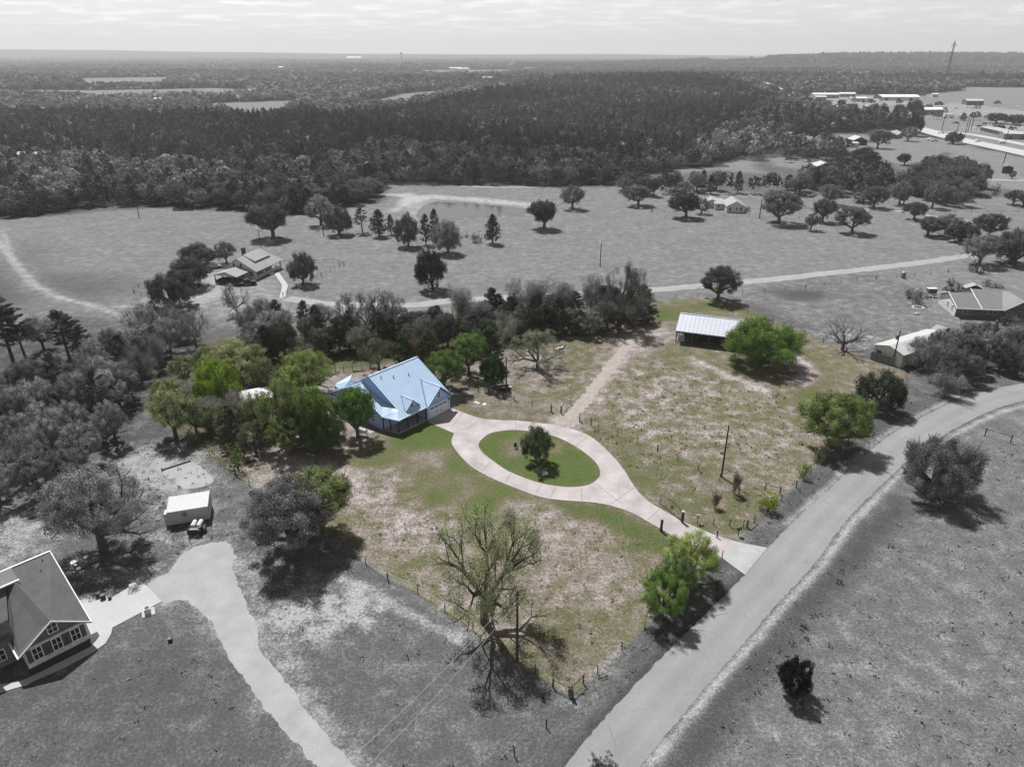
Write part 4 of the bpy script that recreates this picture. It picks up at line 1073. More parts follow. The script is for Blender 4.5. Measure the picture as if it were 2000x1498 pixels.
def ridge_building(name, label, cat, A, B, zr, E, ze, roofmat, wallmat, over=.3, roofc=1.0, shrink=0.0, group=None, z0=0.0, door=None):
    """gabled building: A,B pixels of the front/back ridge ends, E pixel of one front eave corner"""
    a, b, e = P(*A, zr), P(*B, zr), P(*E, ze)
    a, b, e = Vector(a[:2]), Vector(b[:2]), Vector(e[:2])
    d = (b - a); Ln = d.length; d.normalize(); nn = Vector((d.y, -d.x))
    hw = abs((e - a).dot(nn))
    rz = math.atan2(nn.y, nn.x)
    t = thing(name, label, cat, (a.x, a.y, z0), rz, group)
    w = MB(); wallbox(w, -hw + over, hw - over, over, Ln - over, ze - .08, zr - .1, 'v'); w.build("wall", wallmat, t)
    r = MB()
    r.slab([(-hw, 0, ze), (0, 0, zr), (0, Ln, zr), (-hw, Ln, ze)], .1, roofc); r.slab([(hw, 0, ze), (hw, Ln, ze), (0, Ln, zr), (0, 0, zr)], .1, roofc)
    r.build("roof", roofmat, t)
    return t, hw, Ln, rz
t, hw, Ln, _ = ridge_building("shed", "long white metal workshop behind the hedge near the right edge", "shed", (1737, 675), (1841, 644), 4.0, (1764, 695), 3.0, M_WHITE_ROOF, M_SIDING)
q = MB(); q.slab([(.2, 8.0, 4.42), (2.4, 8.0, 3.9), (2.4, 9.6, 3.9), (.2, 9.6, 4.42)], .1); q.box(.3, 2.3, 8.1, 9.5, 3.5, 4.0); q.build("roof_cupola", M_SHINGLE_M, t)
q = MB(); q.box(-hw + 1.0, -hw + 2.1, .22, .29, 0.02, 2.1); q.build("door", M_SHUT, t)
t, hw, Ln, _ = ridge_building("shed", "small pale-roofed outbuilding tucked behind the white metal workshop", "shed", (1830, 633), (1852, 640), 3.4, (1824, 644), 2.6, M_SHINGLE_L, M_SIDING_D)
t, hw, Ln, _ = ridge_building("house", "small white gabled house between two oaks beyond the middle pasture", "house", (1439, 394), (1430, 383), 4.6, (1461, 409), 2.5, M_SHINGLE_L, M_SIDING)
for x in (-2.6, .1, 1.8): window(t, (x, .28, .9 if x != .1 else 1.3), (1, 0, 0), .75, 1.3 if x != .1 else .8, M_SIDING, (0, -1, 0), False)
w = MB(); wallbox(w, -7.6, -hw + .28, 6, 13, 2.4); w.build("annex_wall", M_SIDING, t)
r = MB(); r.slab([(-8, 5.4, 2.5), (-hw + .28, 5.4, 2.5), (-hw + .28, 13.4, 3.4), (-8, 13.4, 3.4)], .1, 1.05); r.build("annex_roof", M_SHINGLE_L, t)
window(t, (-6.5, 5.98, 1.0), (1, 0, 0), .8, .9, M_SIDING, (0, -1, 0), False)
ridge_building("garage", "small pale block beside the gabled house beyond the pasture", "garage", (1391, 390), (1391, 383), 3.6, (1402, 396), 2.6, M_SHINGLE_L, M_SIDING)
ridge_building("barn", "grey gabled barn with pale roof among trees above the hedge", "barn", (1612, 321), (1603, 314), 5.2, (1637, 329), 3.2, M_WHITE_ROOF, M_SIDING_D)
ridge_building("shed", "low white-roofed lean-to in front of the grey gabled barn", "shed", (1612, 333), (1614, 329), 3.0, (1633, 335), 2.3, M_WHITE_ROOF, M_SIDING_D)
ridge_building("house", "wide low house with brilliant white roof above the field", "house", (1738, 257), (1752, 254), 5.2, (1722, 262), 3.0, M_WHITE_ROOF, M_SIDING_D)
ridge_building("barn", "dark-walled barn with white roof left of the white-roofed house", "barn", (1682, 268), (1670, 264), 5.6, (1692, 274), 3.2, M_WHITE_ROOF, M_BRICKD)
ridge_building("shed", "small open-fronted shed with white roof, leftmost in the far paddock", "shed", (1634, 277), (1630, 272.5), 4.2, (1645, 278), 3.0, M_WHITE_ROOF, M_BRICKD)
ridge_building("trailer", "short white box trailer between the paddock shed and dark-walled barn", "trailer", (1654, 277), (1674, 277), 3.3, (1655, 280), 2.8, M_WHITE_ROOF, M_SIDING)
ridge_building("garage", "little dark shed on open grass by the white lane at far right", "shed", (1971, 324), (1971, 318), 4.2, (1982, 331), 3.4, M_SHINGLE_M, M_BRICKD)
ridge_building("shed", "garden shed with pale roof behind the dark-shingled ranch house", "shed", (1907, 557), (1902, 551.5), 3.6, (1918, 560), 2.5, M_SHINGLE_L, M_BRICKD)
q = thing("privacy_fence", "dark board fence before the end of the white metal workshop", "fence", P(1699, 700), 0)
A, B = Vector(P(1699, 702)), Vector(P(1745, 716)); A2 = B - A
mbq = MB(); nrm = Vector((A2.y, -A2.x, 0)).normalized() * .03
for k in range(20):
    a = A2 * (k / 20 + .002); b = A2 * ((k + 1) / 20 - .002)
    mbq.hexa([a - nrm, b - nrm, b + nrm, a + nrm, a - nrm + Vector((0, 0, 1.9)), b - nrm + Vector((0, 0, 1.9)), b + nrm + Vector((0, 0, 1.9)), a + nrm + Vector((0, 0, 1.9))], .8 + .4 * ((k * 7) % 5) / 5)
q.location = A; mbq.build("board_panel", M_SIDING_D, q)

# ---------------------------------------------------------------- far town
TOWN = [
 ("store", "long pale warehouse, second from left along the far highway", (1612, 199, 34, 14, 4.5, 0), .62, .30),
 ("store", "small white store, leftmost building of the far town", (1602, 202, 14, 9, 4, 0), .55, .28),
 ("store", "pale flat-roofed store right of the long warehouse", (1654, 197, 22, 12, 4, 0), .62, .33),
 ("store", "white-fronted store behind the oak in the far town", (1676, 204, 20, 10, 4, 0), .68, .45),
 ("store", "very long bright-roofed store left of the tall dark tree", (1755, 202, 52, 18, 4.5, 0), .75, .55),
 ("store", "low dark-walled building in front of the bright-roofed store", (1712, 217, 26, 8, 3.5, 0), .40, .12),
 ("store", "pale-roofed workshop right of the tall dark tree", (1820, 226, 24, 14, 5, 4), .70, .25),
 ("store", "dark warehouse standing alone on the white yard", (1903, 209, 20, 12, 5, -4), .45, .14),
 ("store", "pale yard office beside the tower base", (1825, 196, 8, 6, 4, 0), .7, .6),
 ("store", "long flat building at the far right highway edge", (1996, 273, 26, 10, 4, -12), .42, .22),
 ("house", "pale roof showing through the pines near the highway bend", (1421, 178, 22, 12, 8, 0), .7, .4),
 ("house", "grey roof in the wooded hill left of the tower", (1570, 158, 26, 14, 9, 0), .40, .3),
]
def mat_cache(cache={}):
    def f(v, kind):
        k = (round(v, 2), kind)
        if k not in cache: cache[k] = surf("%s_%03d" % (kind, int(v * 100)), g(v), .8, ns=.3, na=.08, fine=2, fa=.05)
        return cache[k]
    return f
MC = mat_cache()
for nm, lab, (px, py, ww, dd, hh, ang), rc, wc in TOWN:
    x, y, _ = P(px, py); z = float(terr(x, y))
    t = thing(nm, lab, "building" if nm == "store" else nm, (x, y, z), math.radians(ang))
    w = MB(); wallbox(w, -ww / 2, ww / 2, 0, dd, hh, hh + dd * .12, 'u'); w.box(-ww / 2 + 1, ww / 2 - 1, -.02, 0, -3, 0); w.build("wall", MC(wc, "painted_wall"), t)
    r = MB(); r.slab([(-ww / 2 - .4, -.5, hh), (ww / 2 + .4, -.5, hh), (ww / 2 + .4, dd / 2, hh + dd * .12 + .1), (-ww / 2 - .4, dd / 2, hh + dd * .12 + .1)], .2); r.slab([(-ww / 2 - .4, dd + .5, hh), (ww / 2 + .4, dd + .5, hh), (ww / 2 + .4, dd / 2, hh + dd * .12 + .1), (-ww / 2 - .4, dd / 2, hh + dd * .12 + .1)], .2); r.build("roof", MC(rc, "sheet_roof"), t)
    for k in range(3):
        q = MB(); xx = -ww * .35 + k * ww * .3
        q.box(xx, xx + ww * .08, -.12, -.03, 0, min(3, hh * .6)); q.build("door", MC(.06, "door_paint"), t)
# storage units, one long row with many doors
x, y, _ = P(1912, 256); z = float(terr(x, y)); x2, y2, _ = P(1971, 270)
ang = math.atan2(y2 - y, x2 - x); Lr = math.hypot(x2 - x, y2 - y)
t = thing("storage_units", "long row of storage units with dark doors beside the far highway", "building", (x, y, z), ang)
w = MB(); w.box(0, Lr, .4, 9, -2, 3.2); w.build("wall", MC(.5, "painted_wall"), t)
r = MB(); r.slab([(-.5, -.6, 3.3), (Lr + .5, -.6, 3.3), (Lr + .5, 9.4, 3.9), (-.5, 9.4, 3.9)], .2); r.build("roof", MC(.34, "sheet_roof"), t)
for k in range(14):
    q = MB(); xx = Lr * (k + .2) / 14; q.box(xx, xx + Lr / 14 * .6, .3, .38, 0, 2.7); q.build("door", MC(.06, "door_paint"), t)
# scattered tiny bright roofs in the far valley
for i, (px, py, ww, lab) in enumerate([(1001 - 825, 130, 34, "white roof beneath the left ridge in the distant valley"), (104, 132, 36, "tiny white building at far left in the distant woods"), (528, 132, 40, "white building in the valley, left of the pair of bright roofs"), (542, 132.5, 40, "bright roof just right of a similar one in the left valley"), (691, 117, 130, "bright industrial roof almost on the horizon"), (1036, 139, 30, "pale house in the mid distance beyond the knoll of pines"), (890, 140, 40, "pale low roofs in the central distance"), (905, 141, 36, "short pale roof right of the central distant roofs"), (1133, 119, 70, "faint white roof near the horizon right of centre"), (316, 207, 16, "white house among trees beyond the dark wood"), (65, 328, 14, "white roof glinting through the left wood"), (1766, 126, 60, "pale building on the wooded ridge"), (48, 164, 18, "small pale farm building in the left valley fields"), (168, 148, 24, "white farm roof beside the left valley fields"), (952, 172, 16, "pale ruin-like block above the central pines")]):
    x, y, _ = P(px, py); z = float(terr(x, y)); dd = ww * .35
    hh = 6 + ww * .1
    t = thing("house", lab, "house", (x, y, z + (3 if y > 1000 else 0)), 0)
    w = MB(); wallbox(w, -ww / 2, ww / 2, 0, dd, hh, hh + dd * .2, 'u'); w.build("wall", MC(.6, "painted_wall"), t)
    r = MB(); r.slab([(-ww / 2 - 1, -1, hh), (ww / 2 + 1, -1, hh), (ww / 2 + 1, dd / 2, hh + dd * .2 + .1), (-ww / 2 - 1, dd / 2, hh + dd * .2 + .1)], .3); r.slab([(-ww / 2 - 1, dd + 1, hh), (ww / 2 + 1, dd + 1, hh), (ww / 2 + 1, dd / 2, hh + dd * .2 + .1), (-ww / 2 - 1, dd / 2, hh + dd * .2 + .1)], .3); r.build("roof", M_WHITE_ROOF, t)

# ---------------------------------------------------------------- towers
def lattice():
    bx, by, _ = P(1840, 188); z0 = float(terr(bx, by))
    ht = 60.0 + (102.2 - 84) / 1691 * math.hypot(bx, by) - z0
    t = thing("radio_tower", "tall slender lattice mast with antenna platform rising above the skyline at right", "tower", (bx, by, z0))
    m = MB()
    for k in range(3):
        a = 2 * math.pi * k / 3
        m.tube((2.6 * math.cos(a), 2.6 * math.sin(a), 0), (.7 * math.cos(a), .7 * math.sin(a), ht), .38, .26, 4)
    n = 26
    for i in range(n):
        z1, z2 = ht * i / n, ht * (i + 1) / n
        r1, r2 = 2.6 - 1.9 * i / n, 2.6 - 1.9 * (i + 1) / n
        for k in range(3):
            a, b = 2 * math.pi * k / 3, 2 * math.pi * (k + 1) / 3
            m.tube((r1 * math.cos(a), r1 * math.sin(a), z1), (r2 * math.cos(b), r2 * math.sin(b), z2), .12, n=3)
            m.tube((r1 * math.cos(a), r1 * math.sin(a), z1), (r1 * math.cos(b), r1 * math.sin(b), z1), .12, n=3)
    m.build("lattice_mast", surf("tower_steel", g(.10), .6), t)
    p = MB()
    for k in range(6):
        a = 2 * math.pi * k / 6
        p.box(3.0 * math.cos(a) - .3, 3.0 * math.cos(a) + .3, 3.0 * math.sin(a) - .3, 3.0 * math.sin(a) + .3, ht - 7, ht - 3.5)
        p.tube((0, 0, ht - 5), (3.0 * math.cos(a), 3.0 * math.sin(a), ht - 5), .12, n=4)
    p.build("antenna_array", surf("antenna_grey", g(.14), .6), t)
    q = MB(); q.tube((0, 0, ht), (0, 0, ht + 4), .1, .04, 4); q.build("spike", M_BLACK, t)
    q = MB(); q.tube((1.2, 0, ht * .28), (2.6, 0, ht * .28), 1.1, 1.3, 8); q.build("dish", M_WHITE, t)
lattice()
bx, by, _ = P(785, 124); z0 = float(terr(bx, by))
t = thing("water_tower", "tiny tower standing on the horizon left of centre", "tower", (bx, by, z0))
hz = 60 + (102.2 - 110.5) / 1691 * math.hypot(bx, by) - z0 + 12
q = MB(); q.tube((0, 0, 0), (0, 0, hz), 3.0, 2.4, 6); q.build("shaft", M_SIDING_D, t)
q = MB(); q.tube((0, 0, hz), (0, 0, hz + 8), 9, 9, 8); q.build("head", M_SIDING_D, t)
# ================================================================ TREES
def tubes_np(segs):
    """segs: (p0, p1, r0, r1, n) -> V, F"""
    V, F = [], []
    m = 0
    for p0, p1, r0, r1, n in segs:
        d = p1 - p0; L = np.linalg.norm(d)
        if L < 1e-6: continue
        d = d / L
        u = np.cross(d, [0, 0, 1.0]) if abs(d[2]) < .95 else np.cross(d, [1.0, 0, 0])
        u = u / np.linalg.norm(u); w = np.cross(d, u)
        a = np.arange(n) * 2 * math.pi / n
        ring = np.cos(a)[:, None] * u + np.sin(a)[:, None] * w
        V.append(p0 + ring * r0); V.append(p1 + ring * r1)
        i = np.arange(n); j = (i + 1) % n
        F.append(np.stack([m + i, m + j, m + n + j, m + n + i], 1))
        m += 2 * n
    return np.concatenate(V), np.concatenate(F)

def rot_about(d, ang, az):
    """tilt d by ang in a random direction az"""
    d = d / np.linalg.norm(d)
    u = np.cross(d, [0, 0, 1.0]) if abs(d[2]) < .95 else np.cross(d, [1.0, 0, 0])
    u /= np.linalg.norm(u); w = np.cross(d, u)
    return d * math.cos(ang) + (u * math.cos(az) + w * math.sin(az)) * math.sin(ang)

def skeleton(R, kind):
    segs, tips = [], []
    def grow(p, d, L, r, depth, kids, up, spread, ratio):
        n = 2 if depth > 0 else 1
        for i in range(n):
            d = d + np.array([R.normal(0, .14), R.normal(0, .14), up * .12 + R.normal(0, .08)]); d /= np.linalg.norm(d)
            q = p + d * L / n
            r2 = r * (.84 if n == 2 else .55)
            segs.append((p, q, r, r2, 6 if r > .09 else (4 if r > .035 else 3)))
            p, r = q, r2
            if depth <= 1: tips.append((p, d, depth))
            if i == 0 and depth >= 1 and R.random() < .6:
                a = rot_about(d, R.uniform(.6, 1.1), R.uniform(0, 6.28))
                grow(p, a, L * ratio * .75, r * .5, depth - 1, kids, up, spread, ratio)
        if depth == 0: return
        a0 = R.uniform(0, 6.28)
        for k in range(kids):
            a = rot_about(d, R.uniform(spread * .6, spread * 1.25), a0 + 6.28 * k / kids + R.normal(0, .4))
            grow(p, a, L * ratio * R.uniform(.8, 1.15), r * .68, depth - 1, kids, up, spread, ratio)
    z = lambda *a: np.array(a, float)
    if kind in ('oak', 'open', 'bare', 'light', 'dome'):
        th = 1.5 if kind != 'dome' else .9
        lean = z(R.normal(0, .08), R.normal(0, .08), 1); lean /= np.linalg.norm(lean)
        segs.append((z(0, 0, -.3), lean * th * .5, .42, .32, 8)); segs.append((lean * th * .5, lean * th, .32, .30, 8))
        n = 6 if kind != 'bare' else 7
        for k in range(n):
            el = (R.uniform(.20, .75) if kind != 'open' else R.uniform(.12, .62)) if k else 1.35
            az = 6.28 * k / (n - 1) + R.normal(0, .25)
            d = z(math.cos(az) * math.cos(el), math.sin(az) * math.cos(el), math.sin(el))
            grow(lean * th * R.uniform(.75, 1.0), d, R.uniform(2.0, 2.6), .20, 3 if kind in ('bare', 'open') else 2, 3, .9 if kind == 'oak' else .5, .62, .70)
    elif kind == 'brush':
        for k in range(7):
            az = R.uniform(0, 6.28); el = R.uniform(.9, 1.45); b = z(R.normal(0, .5), R.normal(0, .5), 0)
            d = z(math.cos(az) * math.cos(el), math.sin(az) * math.cos(el), math.sin(el))
            grow(b, d, R.uniform(1.6, 2.6), .08, 3, 3, .8, .45, .72)
    elif kind == 'pine':
        top = 14.0; lean = z(R.normal(0, .3), R.normal(0, .3), 0)
        P0 = z(0, 0, -.3)
        for i in range(7):
            P1 = lean * ((i + 1) / 7) + z(0, 0, top * (i + 1) / 7)
            segs.append((P0, P1, .30 * (1 - i / 8), .30 * (1 - (i + 1) / 8), 7)); P0 = P1
        h = top * .36
        while h < top:
            f = (h / top - .36) / .64
            rr = 3.4 * (1 - f ** 1.6) * R.uniform(.55, 1.1) + .5
            for k in range(R.integers(3, 5)):
                az = R.uniform(0, 6.28)
                d = z(math.cos(az), math.sin(az), .18 + .5 * f); d /= np.linalg.norm(d)
                b = lean * (h / top) + z(0, 0, h)
                e = b + d * rr
                segs.append((b, e, .07, .03, 4))
                for q in (.5, .75, 1.0):
                    tips.append((b + (e - b) * q + z(0, 0, .15), d, 0))
            h += R.uniform(.45, .9)
        tips.append((lean + z(0, 0, top), z(0, 0, 1), 0))
    elif kind == 'cedar':
        top = 7.0
        segs.append((z(0, 0, -.2), z(0, 0, top * .9), .22, .05, 7))
        h = .7
        while h < top:
            f = h / top
            rr = (2.5 * (1 - f) ** .62 * min(1, .55 + f * 2.2)) * R.uniform(.75, 1.15) + .15
            for k in range(R.integers(5, 8)):
                az = R.uniform(0, 6.28); d = z(math.cos(az), math.sin(az), .35); d /= np.linalg.norm(d)
                e = z(0, 0, h) + d * rr
                segs.append((z(0, 0, h), e, .04, .015, 3))
                for q in (.6, 1.0): tips.append((z(0, 0, h) + (e - z(0, 0, h)) * q, d, 0))
            h += .33
    elif kind == 'shrub':
        for k in range(9):
            az = R.uniform(0, 6.28); el = R.uniform(.35, 1.4)
            d = z(math.cos(az) * math.cos(el), math.sin(az) * math.cos(el), math.sin(el))
            grow(z(R.normal(0, .15), R.normal(0, .15), 0), d, R.uniform(.9, 1.5), .06, 2, 3, .2, .6, .7)
    return segs, tips

LEAFN = {'oak': (20000, 4200, 860, 60000), 'dome': (30000, 6000, 1000, 80000), 'light': (17000, 3600, 720, 52000), 'open': (9000, 2000, 520, 27000), 'bare': (0, 0, 0), 'brush': (5200, 1800, 500), 'pine': (8500, 2800, 700), 'cedar': (8000, 2600, 620), 'shrub': (4200, 1500, 420)}
LEAFS = {'oak': (.21, .41, .92, .14), 'dome': (.195, .40, .92, .12), 'light': (.19, .38, .88, .12), 'open': (.17, .34, .7, .10), 'bare': (.1, .1, .1), 'brush': (.42, .62, 1.0), 'pine': (.32, .50, 1.0), 'cedar': (.22, .36, .72), 'shrub': (.15, .22, .4)}
PROTO = {}
def proto(kind, lod, seed):
    key = (kind, lod, seed)
    if key in PROTO: return PROTO[key]
    R = np.random.default_rng(hash((kind, seed)) % 1000 if False else (sum(map(ord, kind)) * 13 + seed * 101))
    segs, tips = skeleton(R, kind)
    tp = np.array([t[0] for t in tips]); td = np.array([t[1] for t in tips])
    tdep = np.array([t[2] for t in tips])
    n = LEAFN[kind][lod]; s = LEAFS[kind][lod]
    if lod == 2: segs = [q for q in segs if q[2] > .05]
    if lod == 1: segs = [q for q in segs if q[2] > (.02 if kind in ('bare', 'brush', 'open') else .035)]
    V, F = tubes_np(segs)
    lo, hi = tp.min(0), tp.max(0)
    cen = (lo + hi) / 2
    pad = {'pine': .4, 'cedar': .3, 'shrub': .25, 'bare': 0, 'brush': .5, 'open': .45}.get(kind, .75)
    if kind in ('oak', 'light', 'dome', 'open'):
        # even the crown out: pull stray tips in and fill the outer shell with clumps
        r0 = np.percentile(np.hypot(tp[:, 0] - cen[0], tp[:, 1] - cen[1]), 80 if kind != 'open' else 92)
        zt = np.percentile(tp[:, 2], 96); zb = {'dome': .35, 'oak': 1.6, 'light': 1.7, 'open': 1.8}[kind]
        zc = zb + (zt - zb) * (.36 if kind == 'dome' else .42)
        q = tp - [cen[0], cen[1], zc]
        ez = np.where(q[:, 2] > 0, zt - zc, zc - zb)
        m = np.sqrt((q[:, 0] / r0) ** 2 + (q[:, 1] / r0) ** 2 + (q[:, 2] / ez) ** 2)
        q = q / np.maximum(m, 1)[:, None] * np.where(m > 1, R.uniform(.86, 1.04, len(m)), 1)[:, None]
        tp = q + [cen[0], cen[1], zc]
        def inell(p):
            q0 = (p - np.array([cen[0], cen[1], zc])) / [r0, r0, (zt - zc) if p[2] > zc else (zc + .5)]
            return (q0 ** 2).sum() < 1.12
        segs = [q_ for q_ in segs if inell(q_[1]) or q_[2] > .25]
        if kind != 'open':
            ns = {'oak': 110, 'light': 95, 'dome': 160}[kind]
            v = R.normal(0, 1, (ns, 3)); v[:, 2] = np.abs(v[:, 2]) * np.where(R.random(ns) < .78, 1, -.8); v /= np.linalg.norm(v, axis=1)[:, None]
            ph = R.uniform(0, 6.28, 4)
            az_ = np.arctan2(v[:, 1], v[:, 0])
            lump = 1 + .12 * np.sin(az_ * 2 + ph[0] + v[:, 2] * 2) + .15 * np.sin(az_ * 4 + v[:, 2] * 5 + ph[1]) + .06 * np.sin(az_ * 7 + ph[2])
            rr_ = R.uniform(.62, 1.0, ns) * lump
            e2 = np.where(v[:, 2] > 0, zt - zc, zc - zb)
            sh = v * rr_[:, None] * np.stack([np.full(ns, r0), np.full(ns, r0), e2], 1) + [cen[0], cen[1], zc]
            tp = np.concatenate([tp, sh]); td = np.concatenate([td, v]); tdep = np.concatenate([tdep, np.zeros(ns)])
            # limbs reach the clumps
            lim = [q_ for q_ in segs if .05 < q_[3] < .16]
            for p_ in sh[::2]:
                if not lim: break
                b_ = lim[int(np.argmin([np.linalg.norm(l_[1] - p_) for l_ in lim]))][1]
                segs.append((b_, p_, .05, .02, 3))
        lo, hi = tp.min(0), tp.max(0); cen = (lo + hi) / 2
    Wd = ((hi[0] - lo[0]) + (hi[1] - lo[1])) / 2 + pad * 2; H = hi[2] + pad * .7
    crown = None
    if n:
        wgt = np.where(tdep == 0, 1.0, .55 if kind != 'open' else .25)
        cl = R.uniform(.25, 1.9, len(tp)) if kind in ('oak', 'light', 'open', 'dome') else R.uniform(.5, 1.5, len(tp))
        if kind == 'open': cl = np.where(R.random(len(tp)) < .35, .05, cl)
        wgt = wgt * cl; wgt /= wgt.sum()
        k = R.choice(len(tp), n, p=wgt)
        rad = {'oak': .46, 'dome': .46, 'light': .42, 'open': .36, 'brush': .55, 'pine': .42, 'cedar': .26, 'shrub': .20}[kind]
        off = R.normal(0, 1, (n, 3)); off /= np.linalg.norm(off, axis=1)[:, None]; off *= (R.random((n, 1)) ** .45) * rad * 1.35
        off[:, 2] *= {'oak': .75, 'dome': .8, 'pine': .45, 'light': .8}.get(kind, 1)
        c = tp[k] + off
        c[:, 2] = np.maximum(c[:, 2], .08)
        if kind == 'brush':
            a = td[k] + R.normal(0, .45, (n, 3)); a /= np.linalg.norm(a, axis=1)[:, None]
            b = np.cross(a, R.normal(0, 1, (n, 3))); b /= np.linalg.norm(b, axis=1)[:, None]
            a = a * s * R.uniform(.6, 1.3, (n, 1)); b = b * s * .055 * (1 + lod % 3)
        else:
            # tufts facing mostly outward and up, so the sun finds them
            nr = off / (np.linalg.norm(off, axis=1)[:, None] + 1e-6) * .6 + (c - cen) / (np.linalg.norm(c - cen, axis=1)[:, None] + 1e-6) * .4 + np.array([0, 0, .35]) + R.normal(0, .55, (n, 3))
            nr /= np.linalg.norm(nr, axis=1)[:, None]
            a = np.cross(nr, R.normal(0, 1, (n, 3))); a /= np.linalg.norm(a, axis=1)[:, None]
            b = np.cross(nr, a)
            sz = s * R.uniform(.55, 1.2, (n, 1)) * .5
            a = a * sz; b = b * sz * R.uniform(.45, .9, (n, 1))
        LV = np.stack([c - a, c - b * .9, c + a, c + b * .9], 1).reshape(-1, 3)
        LF = np.arange(4 * n).reshape(n, 4)
        clv = R.uniform(.55, 1.45, len(tp))[k]
        lv = np.repeat(clv * R.uniform(.6, 1.45, n), 4)
        LV = (LV - [cen[0] * 0, 0, 0]) / [Wd, Wd, H]
        crown = np_mesh("crown", LV, LF, lv, M_LEAF)
    V = V / [Wd, Wd, H]
    trunk = np_mesh("trunk", V, F, np.ones(len(V)), M_BARK)
    PROTO[key] = (trunk, crown)
    return PROTO[key]

NAMES = {'dome': ('oak_tree', 'tree'), 'oak': ('oak_tree', 'tree'), 'light': ('oak_tree', 'tree'), 'open': ('oak_tree', 'tree'), 'bare': ('dead_tree', 'tree'), 'brush': ('bare_tree', 'tree'), 'pine': ('pine_tree', 'tree'), 'cedar': ('cedar_tree', 'tree'), 'shrub': ('shrub', 'shrub')}
TREE_LOG = []
IN_MESH = {}
def inside_mesh(me, mat):
    k = me.name + mat.name
    if k not in IN_MESH:
        c = me.copy(); c.name = me.name; c.materials.clear(); c.materials.append(mat); IN_MESH[k] = c
    return IN_MESH[k]
rt = random.Random(11)
def plant(kind, x, y, w, h, col, label, inside=0, group=None, lod=None, seed=None, z=0.0, rz=None, lean=0.0):
    D = math.hypot(x, y)
    if lod is None: lod = 3 if (w / D * FPX > 108 and kind in ('oak', 'dome', 'light', 'open')) else 0 if w / D * FPX > 38 else (1 if w / D * FPX > 17 else 2)
    seed = rt.randrange(3) if seed is None else seed
    tm, cm_ = proto(kind, lod, seed)
    nm, cat = NAMES[kind]
    t = thing(nm, label, cat, (x, y, z), 0, group)
    rz = rt.uniform(0, 6.28) if rz is None else rz
    def child(me, name, mat, c):
        o = bpy.data.objects.new(name, inside_mesh(me, mat) if inside else me)
        S.collection.objects.link(o); o.parent = t
        o.scale = (w, w, h); o.rotation_euler = (0, lean, rz)
        kk = 1.35 if inside else 1.55
        o.color = (c[0] * kk, c[1] * kk, c[2] * kk, 1)
        return o
    child(tm, "trunk" if kind not in ('shrub', 'brush') else "stems", M_BARK_IN, (1, 1, 1))
    if cm_ is not None:
        child(cm_, "crown" if kind not in ('shrub', 'brush') else ("foliage" if kind == 'shrub' else "twigs"), M_LEAF_FULL if inside == 2 else M_LEAF_IN, col)
    return t
def ptree(kind, bx, by, top, wpx, tone, label, inside=False, **kw):
    """by photo pixels: foot, top row, crown width"""
    x, y, _ = P(bx, by)
    h = height_at(bx, by, top)
    w = wpx * math.hypot(math.hypot(x, y), CAM_H - h * .6) / FPX * .98
    col = (tone,) * 3 if isinstance(tone, (int, float)) else tone
    TREE_LOG.append((bx, by))
    return plant(kind, x, y, w, h, col, label, inside, **kw)

AUTO = []
def auto(o, px, tone, kind, place):
    adj = 'very dark' if tone < .05 else 'dark' if tone < .08 else 'mid-grey' if tone < .12 else 'light grey' if tone < .16 else 'pale'
    noun = {'oak': 'leafy tree', 'dome': 'bushy tree', 'light': 'feathery tree', 'brush': 'leafless tree', 'pine': 'pine', 'cedar': 'evergreen', 'open': 'thinly leaved tree'}[kind]
    AUTO.append((o, px, adj, noun, place))
ORD = 'first second third fourth fifth sixth seventh eighth ninth tenth eleventh twelfth thirteenth fourteenth fifteenth sixteenth seventeenth eighteenth nineteenth twentieth twenty-first twenty-second twenty-third twenty-fourth twenty-fifth twenty-sixth twenty-seventh twenty-eighth twenty-ninth thirtieth'.split()
def finish_auto():
    d = {}
    for a in AUTO: d.setdefault(a[2:], []).append(a)
    for (adj, noun, place), L in d.items():
        L.sort(key=lambda a: a[1])
        for i, a in enumerate(L):
            if len(L) == 1: a[0]['label'] = "the only %s %s %s" % (adj, noun, place)
            elif i == len(L) - 1: a[0]['label'] = "rightmost %s %s %s" % (adj, noun, place)
            elif i == 0: a[0]['label'] = "leftmost %s %s %s" % (adj, noun, place)
            elif i < len(ORD): a[0]['label'] = "%s %s %s from left %s" % (ORD[i], adj, noun, place)
G1 = (.115, .185, .035)      # bright spring green
G2 = (.085, .135, .035)      # mid green
G3 = (.17, .19, .085)        # pale olive
G4 = (.035, .055, .022)      # dark cedar
G5 = (.26, .245, .24)        # grey brush
# ---- on the property
ptree('dome', 1483, 716, 621, 158, (.085, .145, .03), "huge bright green oak spreading beside the open pole barn", True, seed=1)
ptree('oak', 700, 856, 754, 90, (.08, .14, .032), "round green oak on the lawn in front of the blue house", True, seed=2)
ptree('oak', 868, 762, 683, 102, G2, "green oak with forked trunk just right of the blue house roof", True, seed=0)
ptree('oak', 916, 732, 650, 84, (.095, .15, .045), "green oak crown behind the forked oak by the blue house", True, seed=2)
ptree('dome', 967, 757, 690, 60, (.03, .055, .02), "broad dark cedar behind the utility pole on the side lawn", True, seed=0)
ptree('cedar', 958, 716, 638, 62, (.032, .055, .022), "tall dark evergreen above the broad dark cedar", True, seed=1)
ptree('open', 1050, 722, 650, 112, (.20, .22, .15), "silvery open-branched oak in the field left of the sandy track", True, seed=1)
ptree('dome', 1046, 904, 826, 74, (.075, .10, .05), "dense evergreen in the middle of the driveway's oval lawn", True, seed=2)
ptree('dome', 434, 806, 698, 96, (.15, .22, .03), "vivid yellow-green tree left of the half-hidden white canopy", True, seed=1)
ptree('light', 462, 748, 664, 128, G3, "wide pale olive oak at the top left corner of the property", 2, seed=0)
